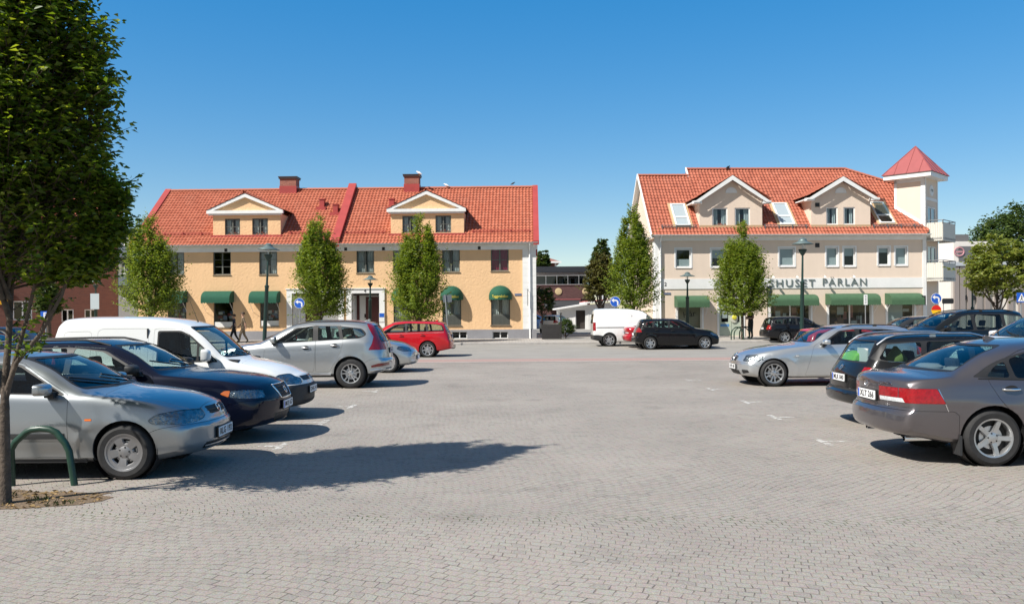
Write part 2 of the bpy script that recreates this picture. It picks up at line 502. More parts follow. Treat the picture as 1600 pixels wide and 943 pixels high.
mat('lamp red', (.25, .003, .006), .12, coat=.6, var=.3, vscale=26, bump=.3, bscale=50)
mat('lamp red dark', (.16, .004, .008), .06, coat=1.0)
mat('lamp amber', (.75, .16, .01), .15, coat=1.0)
mat('lamp white', (.7, .71, .72), .12, coat=1.0, var=.25, vscale=50)
GL = glass('car glass', (.80, .86, .85))
GLD = glass('car glass dark', (.24, .28, .28))
GLL = glass('lamp glass', (.93, .95, .96))

def wheel_meshes(rt, width, rr, style, rim_mat):
    """tyre and rim, axle along y, outer face towards -y; returns (tyre mesh, rim mesh, cap mesh)"""
    My = Matrix.Rotation(R(90), 4, 'X')                            # local z -> -y
    w = width / 2; t = MB()
    t.lathe([(rr - .012, -w + .02), (rr + .01, -w), (rt - .045, -w - .006), (rt - .014, -w + .012), (rt, -w + .04), (rt, -.02), (rt - .008, -.016), (rt - .008, -.008), (rt, -.004), (rt, .004), (rt - .008, .008),
             (rt - .008, .016), (rt, .02), (rt, w - .04), (rt - .014, w - .012), (rt - .045, w + .006), (rr + .01, w), (rr - .012, w - .02)], 44, 0, My)
    r = MB()
    zf = w - .012
    r.lathe([(rr - .006, zf - .004), (rr + .008, zf + .004), (rr + .006, zf + .01), (rr - .012, zf + .006), (rr - .02, zf - .012), (rr - .03, -w + .03), (rr - .012, -w + .02)], 44, 0, My)
    r.lathe([(rr - .03, zf - .075), (.02, zf - .065), (0.0, zf - .065)], 32, 1, My)          # dark depth with the brake behind
    r.lathe([(rr * .62, zf - .063), (rr * .60, zf - .058), (.03, zf - .058)], 32, 2, My)     # brake disc
    def spoke(a, w0, w1, r0, r1, z0, z1, th=.02, skew=0.0):
        """tapered bar from hub to rim lip at angle a"""
        d = np.array((math.cos(a), math.sin(a))); q = np.array((-math.sin(a), math.cos(a)))
        P = []
        for (rad, ww, z, sk) in ((r0, w0, z0, 0), (.5 * (r0 + r1), .5 * (w0 + w1) * .9, .5 * (z0 + z1) + .005, skew * .5), (r1, w1, z1, skew)):
            c = d * rad + q * sk
            P.append([tuple(c + q * ww * .5) + (z - th * .8,), tuple(c + q * ww * .38) + (z,), tuple(c - q * ww * .38) + (z,), tuple(c - q * ww * .5) + (z - th * .8,)])
        P = [[tuple(My @ Vector(p)) for p in row] for row in P]
        r.grid(P, 0)
    zh = zf - .018
    if style == 'five':
        for k in range(5): spoke(2 * math.pi * k / 5 + R(90), .075, .06, .03, rr - .012, zh, zf - .002, .035)
    elif style == 'disc5':                                         # plate with five big round-ish openings
        for k in range(5): spoke(2 * math.pi * k / 5 + R(90), .085, .15, .05, rr - .012, zh, zf - .004, .03)
        r.lathe([(rr - .005, zf), (rr - .05, zf - .006), (rr - .06, zf - .02)], 44, 0, My)
        r.lathe([(.105, zh - .015), (.09, zh + .002), (.0, zh + .006)], 30, 0, My)
    elif style == 'seven':
        for k in range(7): spoke(2 * math.pi * k / 7 + R(90), .045, .055, .03, rr - .012, zh, zf - .002, .03)
    elif style == 'six':
        for k in range(6): spoke(2 * math.pi * k / 6 + R(90), .06, .062, .03, rr - .012, zh, zf - .002, .03)
    elif style == 'double5':
        for k in range(5):
            for sg in (-1, 1): spoke(2 * math.pi * k / 5 + R(90) + sg * .2, .034, .04, .05, rr - .012, zh, zf - .002, .03, skew=sg * .012)
    elif style == 'double7':
        for k in range(5):
            for sg in (-1, 1): spoke(2 * math.pi * k / 5 + R(90) + sg * .23 + .1, .03, .036, .05, rr - .012, zh, zf - .002, .03, skew=.03)
    else:                                                          # pressed cover with slots
        for k in range(9): spoke(2 * math.pi * k / 9 + R(90), .05, .085, .04, rr - .012, zh, zf - .004, .02)
    r.lathe([(.075, zh - .02), (.068, zh + .003), (.04, zh + .012), (.0, zh + .013)], 24, 0, My)
    for k in range(5):
        a = 2 * math.pi * k / 5 + R(54)
        r.lathe([(.011, 0), (.009, .006), (0, .006)], 8, 1, My @ Matrix.Translation((.054 * math.cos(a), .054 * math.sin(a), zh + .007)))
    tm = t.mesh('tyre', [MATS['tyre rubber']], 35)
    rm = r.mesh('rim', [rim_mat, MATS['alloy dark recess'], MATS['car satin metal']], 30)
    return tm, rm

def plate_at(parent, M, txt, eu=True, w=.52, h=.112):
    """number plate in the local xy plane of M, reading along +x, facing +z"""
    p = MB(); p.prism(rpoly([(-w / 2, -h / 2), (w / 2, -h / 2), (w / 2, h / 2), (-w / 2, h / 2)], .012, 3), 'z', -.002, .005, 0, M)
    o = p.build('number_plate', [MATS['plate white']], parent)
    f = MB()                                                       # dark holder frame
    f.prism(rpoly([(-w / 2 - .012, -h / 2 - .018), (w / 2 + .012, -h / 2 - .018), (w / 2 + .012, h / 2 + .01), (-w / 2 - .012, h / 2 + .01)], .014, 3), 'z', -.014, -.003, 0, M)
    f.build('plate_holder', MATS['car plastic'], o)
    x0 = 0.0
    if eu:
        e = MB(); e.box(-w / 2 + .006, -w / 2 + .048, -h / 2 + .006, h / 2 - .006, .005, .0065, 0, M); e.build('country_band', MATS['plate blue'], o); x0 = .02
    if txt: text_part('plate_lettering', txt, .105, MATS['plate ink'], o, M @ Matrix.Translation((x0, -.002, .0066)), .002, 1.06, .002, fitw=w * (.80 if eu else .86))
    return o

def make_car(sp, loc, rz, label, cat='car', group='cars parked on the cobbled square', plates=(None, None), lod=0, name='parked_car'):
    """lod 0: near car, all seams; 1: middle distance; 2: mostly hidden"""
    S = Shell(sp, (.05, .08, .12)[lod])
    L, W = S.L, sp['W'] / 2
    pm = sp['paint']; dark = MATS['car trim dark']
    root = thing(name, label, cat, loc, rz, group)
    B = Bool()
    shell = S.solid('body', 0, .028, [pm, MATS['car interior'], MATS['car plastic']])
    skin = S.solid('skin', 0, .02, [pm])
    thin = S.solid('thin', -.007, .013, [GL])
    frame = S.solid('frame', -.002, .016, [dark])
    bodyops = []; prior = {}
    def side_cut(poly, sgn, d=.32): return B.cutter(prism_mesh(L, 'side', poly, (sgn * d, sgn * 1.6)))
    # wheel arches
    arch = []
    for c in sp['wheels']:
        a = [(c + sp['Ra'] * math.cos(2 * math.pi * k / 32), sp['rw'] + .012 + sp['Ra'] * math.sin(2 * math.pi * k / 32)) for k in range(32)]
        for sg in (-1, 1): arch.append(side_cut(a, sg, W - .3))
    bodyops += [('DIFFERENCE', c) for c in arch]
    def put(nm, mats, smooth=28, cb=None, parent=None, label=None):
        def f(me):
            if len(me.polygons) == 0: return
            me.name = nm; shade(me, smooth)
            o = link(nm, me, parent or root)
            if label: o['label'] = label
            if cb: cb(o)
        return f
    cutters = []                                                   # (cutter, ymin sign) of already claimed areas
    # windows
    sides = (-1, 1)
    for dlo, panes in sp['dlo']:
        dl = rpoly(dlo, .05)
        for sg in sides:
            cd = side_cut(dl, sg); cutters.append((cd, sg)); bodyops.append(('DIFFERENCE', cd))
            cp = [side_cut(rpoly(p, .045), sg) for p in panes]
            cdf = side_cut(inset(dl, -.003), sg)
            B.job(frame, [('INTERSECT', cdf)] + [('DIFFERENCE', c) for c in cp], put('window_trim', None))
            for p in panes:
                gm = sp.get('side_glass', GL)
                me = thin if gm is GL else S.solid('thin', -.007, .013, [gm])
                B.job(me, [('INTERSECT', side_cut(inset(rpoly(p, .045), -.004), sg))], put('side_window', None))
    for key, nm in (('screen', 'windscreen'), ('back', 'rear_window')):
        if key in sp:
            poly, lim = sp[key]; pl = rpoly(poly, .07)
            gm = sp.get(key + '_glass', GL)
            cd = B.cutter(prism_mesh(L, 'end', pl, lim)); cutters.append((cd, 0)); bodyops.append(('DIFFERENCE', cd))
            ci = B.cutter(prism_mesh(L, 'end', inset(pl, .022), lim))
            B.job(frame, [('INTERSECT', B.cutter(prism_mesh(L, 'end', inset(pl, -.003), lim))), ('DIFFERENCE', ci)], put('window_trim', None))
            me = thin if gm is GL else S.solid('thin', -.007, .013, [gm])
            B.job(me, [('INTERSECT', B.cutter(prism_mesh(L, 'end', inset(pl, .018), lim)))], put(nm, None))
    # panels: lights, grilles, bumpers, doors, bonnet - earlier ones claim their area first
    handles = []
    for p in sp['panels']:
        nm, m, view, poly, lim = p[:5]; opt = p[5] if len(p) > 5 else {}
        if lod == 2 and not opt.get('must'): continue
        if lod == 1 and opt.get('near'): continue
        pl = rpoly(poly, opt.get('r', .03)); gap = opt.get('gap', .0042 if lod == 0 and nm in ('front_door', 'rear_door', 'bonnet', 'tailgate', 'boot_lid', 'front_bumper', 'rear_bumper', 'side_door', 'side_panel') else .0018)
        base = S.solid(nm, opt.get('out', 0), opt.get('in', .02), [m])
        if opt.get('lens'): lens = S.solid('lens', .001, .004, [GLL])
        sets = [(1, lim), (-1, (-lim[0], -lim[1]))] if (view == 'side' and lim[0] > 0) else [(0, lim)]
        if view == 'end' and opt.get('pair'):
            sets = [(1, lim), (-1, lim)]
        if view == 'top': sets = [(0, lim)]
        for sg, lm in sets:
            q = [(-a, b) for a, b in pl] if (view == 'end' and sg == -1) else pl
            c_full = B.cutter(prism_mesh(L, view, q, lm)); c_in = B.cutter(prism_mesh(L, view, inset(q, gap), lm))
            ops = [('INTERSECT', c_in)] + [('DIFFERENCE', c) for c, s2 in cutters if (s2 == 0 or sg == 0 or s2 == sg)] + [('DIFFERENCE', c) for c in arch]
            def cb(o, opt=opt, sg=sg):
                if opt.get('handle'):
                    hs, hz = opt['handle']; P_, N_ = S.side_y(hs, hz, sg)
                    if P_ is not None: door_handle(o, P_, N_, sp.get('handle_mat', pm))
            B.job(base, ops, put(nm, None, cb=cb, label=opt.get('label')))
            if opt.get('lens'): B.job(lens, ops[:1] + ops[1:], put('lamp_glass', None))
            bodyops.append(('DIFFERENCE', c_full)); cutters.append((c_full, sg))
    B.job(shell, bodyops, put('body', None))
    B.run()
    # wheel wells, wheels
    for c in sp['wheels']:
        for sg in (-1, 1):
            well = MB(); M = Matrix.Translation((L / 2 - c, sg * (W - .3), sp['rw'] + .012)) @ Matrix.Rotation(R(-90) * sg, 4, 'X')
            well.lathe([(0, -.001), (sp['Ra'] + .012, -.001), (sp['Ra'] + .012, .245)], 28, 0, M)
            well.build('wheel_arch_liner', MATS['car trim dark'], root)
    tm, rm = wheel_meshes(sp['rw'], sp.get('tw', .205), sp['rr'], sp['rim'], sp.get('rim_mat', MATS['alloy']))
    for c in sp['wheels']:
        for sg in (-1, 1):
            t = link('wheel', tm, root, (L / 2 - c, sg * (W - sp.get('tuck', .022) - sp.get('tw', .205) / 2), sp['rw']))
            rim = link('rim', rm, t)
            a = rnd.uniform(0, 6.28)
            if sg == 1: t.rotation_euler = (0, a, math.pi)
            else: t.rotation_euler = (0, a, 0)
    # inside: dashboard, seats, wheel
    cowl = sp['cowl']; zs = sp.get('seat_z', .62); hb = sp.get('seat_h', .62); sm = sp.get('seat_mat', MATS['car seat cloth'])
    d = MB(); d.prism(rpoly([(L / 2 - cowl - .02, zs), (L / 2 - cowl - .02, zs + .26), (L / 2 - cowl - .35, zs + .31), (L / 2 - cowl - .5, zs + .2), (L / 2 - cowl - .46, zs - .05)], .04), 'y', -W + .14, W - .14)
    d.build('dashboard', MATS['car interior'], root, 40)
    st = MB(); hx = L / 2 - cowl - .52; hub = Vector((hx, sp.get('drv', 1) * .36, zs + .2))
    tl = Matrix.Translation(hub) @ Matrix.Rotation(R(-62), 4, 'Y')
    st.tube([tl @ Vector((.185 * math.cos(a), .185 * math.sin(a), 0)) for a in np.linspace(0, 2 * math.pi, 25)[:-1]], .014, 7, 0, True)
    st.tube([tl @ Vector((-.17, 0, 0)), tl @ Vector((.17, 0, 0))], .018, 6); st.tube([tl @ Vector((0, 0, 0)), tl @ Vector((0, 0, -.2))], .03, 6)
    st.build('steering_wheel', MATS['car interior'], root, 40)
    def seat(x, y, w):
        b = MB()
        prof = [(-.10, -.1), (.44, -.06), (.47, .06), (.40, .1), (.0, .07), (-.16, hb), (-.25, hb + .01), (-.28, hb - .06), (-.14, 0)]
        b.prism([(x + p[0], zs - .22 + p[1]) for p in rpoly(prof, .05)], 'y', y - w / 2, y + w / 2)
        so = b.build('seat', sm, root, 50, bevel=.03)
        h = MB(); nh = 2 if w > .8 else 1
        for k in range(nh):
            yy = y + (0 if nh == 1 else (-.32, .32)[k])
            h.prism(rpoly([(x - .20, zs - .22 + hb + .04), (x - .11, zs - .22 + hb + .04), (x - .13, zs - .22 + hb + .22), (x - .23, zs - .22 + hb + .22)], .04), 'y', yy - .125, yy + .125)
        h.build('headrest', sm, so, 50, bevel=.025)
    if lod < 2 or sp.get('seats_always'):
        fx = hx - .62
        for yy in (-.36, .36): seat(fx, yy, .5)
        if sp.get('rear_seat', True): seat(fx - .85, 0, min(1.25, 2 * W - .45))
    if sp.get('bulkhead'):
        b = MB(); b.box(fx - .42, fx - .40, -W + .12, W - .12, .35, sp['bulkhead']); b.build('bulkhead', MATS['car interior'], root)
    # mirrors
    ms, mz = sp['mirror']; mw, mh = sp.get('mirror_size', (.20, .13))
    for sg in (-1, 1):
        P_, N_ = S.side_y(ms, mz, sg)
        if P_ is None: continue
        m = MB(); y0 = P_.y; x0 = P_.x
        Mm = Matrix.Translation((x0 - .02, y0 + sg * .055, mz + .02 + mh * .25))
        prof = rpoly([(0, -mh / 2), (mw, -mh / 2 + .02), (mw, mh / 2 - .012), (0, mh / 2)], .045, 4)
        rows = []
        for (dx, k) in ((-.05, .94), (-.045, 1.0), (.0, 1.0), (.045, .9), (.075, .68), (.09, .35)):
            cx, cz = mw / 2, 0
            rows.append([tuple(Mm @ Vector((dx, sg * (cx + (p[0] - cx) * k), cz + (p[1] - cz) * k))) for p in prof + prof[:1]])
        m.grid(rows, 0, sg > 0)
        m.add(rows[-1][:-1], [tuple(range(len(prof)))]); 
        mo = m.build('wing_mirror', [sp.get('mirror_mat', pm)], root, 45)
        g = MB(); rr_ = [tuple(Mm @ Vector((-.046, sg * (mw / 2 + (p[0] - mw / 2) * .95), p[1] * .95))) for p in prof]
        g.add(rr_, [tuple(range(len(rr_)))]); g.build('mirror_glass', MATS['mirror glass'], mo)
        a = MB(); a.prism(rpoly([(x0 - .05, mz - .035), (x0 + .06, mz - .045), (x0 + .05, mz + .025), (x0 - .04, mz + .025)], .01, 2), 'y', y0 - sg * .02, y0 + sg * .075)
        a.build('mirror_foot', dark, mo, 40)
    # extras
    for fn in sp.get('extras', ()):
        fn(S, root, sp)
    if plates[0] is not None and 'plate_f' in sp:
        z = sp['plate_f']; P_, N_ = S.end_x(0, z, True)
        plate_at(root, Matrix.Translation((P_.x + .014, 0, z)) @ Matrix.Rotation(R(90), 4, 'Z') @ Matrix.Rotation(R(90), 4, 'X'), plates[0], sp.get('eu', True))
    if plates[1] is not None and 'plate_r' in sp:
        z, dz = sp['plate_r']; P_, N_ = S.end_x(0, z, False)
        plate_at(root, Matrix.Translation((P_.x - .014, 0, z)) @ Matrix.Rotation(R(-90), 4, 'Z') @ Matrix.Rotation(R(90 - dz), 4, 'X'), plates[1], sp.get('eu', True))
    return root, S

def door_handle(door, P, N, m):
    h = MB(); sg = 1 if N.y > 0 else -1
    pts = [(P.x + .10, P.y - sg * .004, P.z), (P.x + .085, P.y + sg * .022, P.z), (P.x, P.y + sg * .032, P.z), (P.x - .085, P.y + sg * .024, P.z), (P.x - .10, P.y - sg * .004, P.z)]
    h.tube(pts, [.013, .015, .016, .015, .013], 8)
    o = h.build('handle', m, door, 50)
    c = MB(); c.lathe([(.0, .0), (.03, 0.001), (.05, .003)], 14, 0, Matrix.Translation((P.x, P.y + sg * .001, P.z - .002)) @ Matrix.Rotation(R(-90) * sg, 4, 'X') @ Matrix.Scale(1.6, 4, (1, 0, 0)))
    c.build('handle_recess', MATS['car trim dark'], o, 40)

# extras ------------------------------------------------------------
def x_rails(m, s0, s1, y, feet=True, r=.017, lift=.045, name='roof_rail'):
    def f(S, root, sp):
        for sg in (-1, 1):
            pts = []; 
            for k, s in enumerate(np.linspace(s0, s1, 13)):
                P_, N_ = S.hit((S.L / 2 - s, sg * y, 3), (0, 0, -1))
                if P_ is None: continue
                e = min(k, 12 - k) / 2.0; pts.append((P_.x, P_.y, P_.z + (lift if feet else .008) * min(1, e) - .004 * (e == 0)))
            t = MB(); t.tube(pts, r, 8); o = t.build(name, m, root, 60)
            if feet:
                for k in (6,):
                    q = pts[k]; b = MB(); b.prism([(q[0] - .05, q[2] - lift - .01), (q[0] + .05, q[2] - lift - .01), (q[0] + .035, q[2]), (q[0] - .035, q[2])], 'y', q[1] - .012, q[1] + .012); b.build('rail_foot', m, o)
    return f
def x_antenna(s, h=.35, tilt=50, stub=False):
    def f(S, root, sp):
        P_, N_ = S.hit((S.L / 2 - s, 0, 3), (0, 0, -1)); t = MB()
        if stub:
            t.prism(rpoly([(P_.x - .08, P_.z - .01), (P_.x + .09, P_.z - .01), (P_.x - .05, P_.z + .055), (P_.x - .075, P_.z + .05)], .015), 'y', -.022, .022)
            t.build('antenna', sp['paint'], root, 40, bevel=.008)
        else:
            a = R(tilt); t.lathe([(.02, 0), (.016, .02), (0, .03)], 8, 0, Matrix.Translation(P_))
            t.tube([(P_.x, 0, P_.z + .015), (P_.x - h * math.cos(a), 0, P_.z + h * math.sin(a))], [.005, .0025], 6)
            t.build('antenna', MATS['car trim dark'], root, 50)
    return f
def x_wipers(S, root, sp):
    cw = sp['cowl']; t = MB()
    for (y0, y1, rise) in ((.5, -.12, .10), (-.08, -.62, .10)):
        pts = []
        for k in range(7):
            y = y0 + (y1 - y0) * k / 6; zz = sp['screen'][0][0][1] + .025 + rise * (k / 6) ** 1.2
            P_, N_ = S.end_x(y, zz, True)
            if P_ is not None: pts.append(P_ + N_ * .014)
        if len(pts) > 2: t.tube(pts, .011, 6)
    t.build('wiper', MATS['car trim dark'], root, 50)
def x_strip(m, s0, s1, z0, z1, h=.022, out=.012, name='side_moulding', n=14):
    def f(S, root, sp):
        for sg in (-1, 1):
            rows = []
            for k in range(n + 1):
                s = s0 + (s1 - s0) * k / n; z = z0 + (z1 - z0) * k / n
                P_, N_ = S.side_y(s, z, sg)
                if P_ is None: continue
                y = P_.y; rows.append([(P_.x, y - sg * .01, z - h), (P_.x, y + sg * out * .8, z - h), (P_.x, y + sg * out, z), (P_.x, y + sg * out * .8, z + h), (P_.x, y - sg * .01, z + h)])
            b = MB(); b.grid(rows, 0, sg > 0); b.add(rows[0], [(0, 1, 2, 3, 4)]); b.add(rows[-1], [(4, 3, 2, 1, 0)])
            b.build(name, m, root, 40)
    return f
def x_exhaust(y, z, r=.028, pair=False, m=None):
    def f(S, root, sp):
        for yy in ((y, -y) if pair else (y,)):
            t = MB(); x = -S.L / 2 + .30 + .16 * (abs(yy) / (sp['W'] / 2)) ** 2
            M = Matrix.Translation((x, yy, z)) @ Matrix.Rotation(R(-90), 4, 'Y')
            t.lathe([(r * .85, -.25), (r, -.2), (r, .09), (r * .88, .092), (r * .85, .0), (0, -.02)], 18, 0, M)
            t.build('exhaust_pipe', m or MATS['car chrome'], root, 40)
    return f
def x_mudflaps(S, root, sp):
    for c in sp['wheels'][-1:]:
        for sg in (-1, 1):
            b = MB(); x = S.L / 2 - c - sp['Ra'] - .0
            b.box(x - .012, x + .012, sg * (sp['W'] / 2 - .2), sg * (sp['W'] / 2 - .03), .13, .36); b.build('mudflap', MATS['car plastic'], root)
def x_badge(z, front, kind, size=.05, m=None):
    """a small metal emblem on the centre line: ring, oval, slash"""
    def f(S, root, sp):
        P_, N_ = S.end_x(0, z, front)
        if P_ is None: return
        M = Matrix.Translation(P_ + N_ * .012) @ N_.to_track_quat('Z', 'Y').to_matrix().to_4x4()
        t = MB(); n = 24
        sx = 1.55 if kind == 'oval' else 1.0
        t.tube([M @ Vector((sx * size * math.cos(2 * math.pi * k / n), size * math.sin(2 * math.pi * k / n), 0)) for k in range(n)], size * .13, 6, 0, True)
        if kind == 'bolt':
            t.tube([M @ Vector(p) for p in ((-size * 1.25, -size * .1, .002), (-.1 * size, -size * .1, .002), (.1 * size, size * .1, .002), (1.25 * size, size * .1, .002))], size * .14, 6)
        elif kind == 'arrow':
            t.tube([M @ Vector((size * .75, size * .75, 0)), M @ Vector((size * 1.35, size * 1.35, 0))], size * .14, 6)
        elif kind == 'oval':
            t.tube([M @ Vector(p) for p in ((-.8 * size, -.5 * size, .002), (-.35 * size, .5 * size, .002))], size * .14, 6)
            t.tube([M @ Vector(p) for p in ((.35 * size, -.5 * size, .002), (.8 * size, .5 * size, .002))], size * .14, 6)
            t.tube([M @ Vector(p) for p in ((-.6 * size, 0, .002), (.6 * size, 0, .002))], size * .14, 6)
        elif kind == 'star':
            for a in (90, 210, 330): t.tube([M @ Vector((0, 0, 0)), M @ Vector((size * math.cos(R(a)), size * math.sin(R(a)), 0))], size * .1, 5)
        elif kind == 'vw':
            t.tube([M @ Vector(p) for p in ((-.75 * size, .6 * size, 0), (-.3 * size, -.7 * size, 0), (0, .05 * size, 0), (.3 * size, -.7 * size, 0), (.75 * size, .6 * size, 0))], size * .1, 5)
        elif kind == 'disc':
            t.lathe([(size, 0), (size * .9, .006), (0, .006)], 20, 0, M)
        t.build('badge', m or MATS['car chrome'], root, 50)
    return f
def x_bar(z, y0, y1, front, h=.012, m=None, name='grille_bar', rise=0.0):
    def f(S, root, sp):
        rows = []
        for y in np.linspace(y0, y1, 15):
            zz = z + rise * (y - y0) / (y1 - y0)
            P_, N_ = S.end_x(y, zz, front)
            if P_ is None: continue
            sg = 1 if front else -1
            rows.append([(P_.x - sg * .02, y, zz - h), (P_.x + sg * .008, y, zz - h), (P_.x + sg * .008, y, zz + h), (P_.x - sg * .02, y, zz + h)])
        b = MB(); b.grid(rows, 0, not front); b.build(name, m or MATS['car plastic'], root, 40)
    return f
def x_grille_frame(poly, m, r=.008):
    def f(S, root, sp):
        pts = []
        P = rpoly(poly, .02, 3)
        for i in range(len(P)):
            a, b = P[i], P[(i + 1) % len(P)]
            for t in (0, .5):
                y, z = a[0] + (b[0] - a[0]) * t, a[1] + (b[1] - a[1]) * t
                P_, N_ = S.end_x(y, z, True)
                if P_ is not None: pts.append(P_ + N_ * .002)
        t = MB(); t.tube(pts, r, 6, 0, True); t.build('grille_frame', m, root, 60)
    return f
# ------------------------------------------------------------------ the car bodies
PL = MATS['car plastic']; REF = MATS['lamp reflector']; RED = MATS['lamp red']; CHR = MATS['car chrome']; SAT = MATS['car satin metal']; DK = MATS['car trim dark']
def door_set(pm, sills, splits, tops, handles, zb=.25, b_slant=.0, rear_arch=None):
    """front and rear door panels; splits: s of front edge, middle, rear edge; tops: outline points over the windows"""
    (f0, f1, f2) = splits
    out = []
    return out
def bumper(pm, front, L, s, z0, z1, nm=None, m=None, r=.03):
    if front: poly = [(-.5, .05), (s, .05), (s, z0), (s - .12, z0 + .6 * (z1 - z0)), (s * .45, z1), (-.5, z1)]
    else: poly = [(L + .5, .05), (L - s, .05), (L - s, z0), (L - s + .12, z0 + .6 * (z1 - z0)), (L - s * .45, z1), (L + .5, z1)]
    return (nm or ('front_bumper' if front else 'rear_bumper'), m or pm, 'side', poly, (-1.6, 1.6), {'r': .05, 'must': m is not None and m is not pm})

def spec_astra():
    pm = paint('silver paint older', (.35, .38, .405), .8, .30)
    return dict(L=4.11, W=1.71, paint=pm, wheels=(.86, 3.47), rw=.308, rr=.205, Ra=.345, tw=.195, rim='disc5', rim_mat=mat('dull shaded alloy', (.30, .30, .31), .35, .8, dirt=.2), cowl=1.16, tumble=.40, camber=.05, rc=.17, crease=(.60, .012, .006),  # rim colour darkened for dirt and for the tree's shade on this wheel
        top=[(0, .69), (.04, .755), (.11, .80), (.32, .865), (.75, .945), (1.16, 1.0), (1.30, 1.06), (1.75, 1.30), (2.02, 1.385), (2.5, 1.425), (3.0, 1.395), (3.45, 1.29), (3.75, 1.13), (3.95, 1.0), (4.06, .92), (4.11, .84)],
        bot=[(0, .26), (.35, .20), (1.3, .19), (3.1, .2), (3.8, .24), (4.11, .32)],
        belt=[(0, .60), (.3, .77), (.8, .865), (1.16, .91), (1.6, .93), (2.6, .96), (3.6, 1.0), (3.95, .92), (4.11, .76)],
        plan=[(0, .90), (.3, .95), (.8, .985), (1.6, 1.0), (2.8, 1.0), (3.6, .97), (4.11, .88)],
        bow=[(0, .30), (.5, .24), (1.16, .19), (2.1, .04), (3.0, -.03), (3.7, -.12), (4.11, -.2)],
        nose=[(.2, .07), (.34, .0), (.5, .0), (.56, .0), (.60, .04), (.76, .085), (.85, .12)], tail=[(.2, .06), (.4, .0), (.55, .0), (.62, .05), (.9, .10)],
        screen=([(-.70, 1.0), (.70, 1.0), (.56, 1.365), (-.56, 1.365)], (.7, 2.4)), back=([(-.60, .98), (.60, .98), (.50, 1.30), (-.50, 1.30)], (3.2, 4.4)),
        dlo=[([(1.50, .945), (3.58, 1.01), (3.40, 1.18), (3.05, 1.295), (2.5, 1.325), (2.06, 1.285)], [[(1.56, .965), (2.62, .985), (2.60, 1.303), (2.5, 1.306), (2.08, 1.27)], [(2.70, .99), (3.45, 1.015), (3.34, 1.16), (3.02, 1.272), (2.70, 1.297)]])],
        panels=[
            ('grille', DK, 'end', [(-.25, .665), (.25, .665), (.30, .755), (-.30, .755)], (-.3, .5), {'out': -.006}),
            ('headlight', REF, 'side', [(.10, .615), (.30, .60), (.55, .61), (.61, .655), (.52, .725), (.30, .755), (.12, .74)], (.36, 1.6), {'lens': 1, 'must': 1, 'out': -.008, 'r': .05}),
            ('air_intake', DK, 'end', [(-.50, .29), (.50, .29), (.47, .36), (-.47, .36)], (-.3, .45), {'out': -.01}),
            ('tail_light', RED, 'side', [(3.98, .62), (4.3, .62), (4.3, .98), (3.86, .98)], (.52, 1.6), {'must': 1}),
            ('side_indicator', MATS['lamp amber'], 'side', [(1.20, .665), (1.28, .665), (1.28, .69), (1.20, .69)], (.5, 1.6), {'near': 1, 'r': .01, 'out': .004}),
            bumper(pm, True, 4.11, .60, .52, .595), bumper(pm, False, 4.11, .55, .5, .62),
            ('front_door', pm, 'side', [(1.46, .26), (2.68, .26), (2.72, .6), (2.68, 1.2), (2.64, 1.335), (2.5, 1.345), (2.05, 1.305), (1.47, .95)], (.32, 1.6), {'handle': (2.52, .86), 'r': .05}),
            ('bonnet', pm, 'top', [(.16, -.50), (.35, -.60), (1.12, -.71), (1.12, .71), (.35, .60), (.16, .50)], (.7, 1.25), {'r': .06}),
        ],
        mirror=(1.66, .965), mirror_size=(.23, .15), plate_f=.445, plate_r=(.62, 0), eu=False, seat_z=.6, seat_h=.60, handle_mat=pm,
        extras=[x_wipers, x_badge(.712, True, 'bolt', .05), x_strip(PL, 1.50, 2.66, .50, .505, .03, .014), x_strip(PL, 2.73, 3.08, .505, .505, .03, .014), x_strip(PL, 1.28, 3.06, .225, .235, .03, .008, 'sill_trim'),
                x_bar(.68, -.26, .26, True, .006), x_bar(.71, -.28, .28, True, .006), x_antenna(2.2, .3), x_bar(.318, -.47, .47, True, .007, pm, 'bumper_slat')])

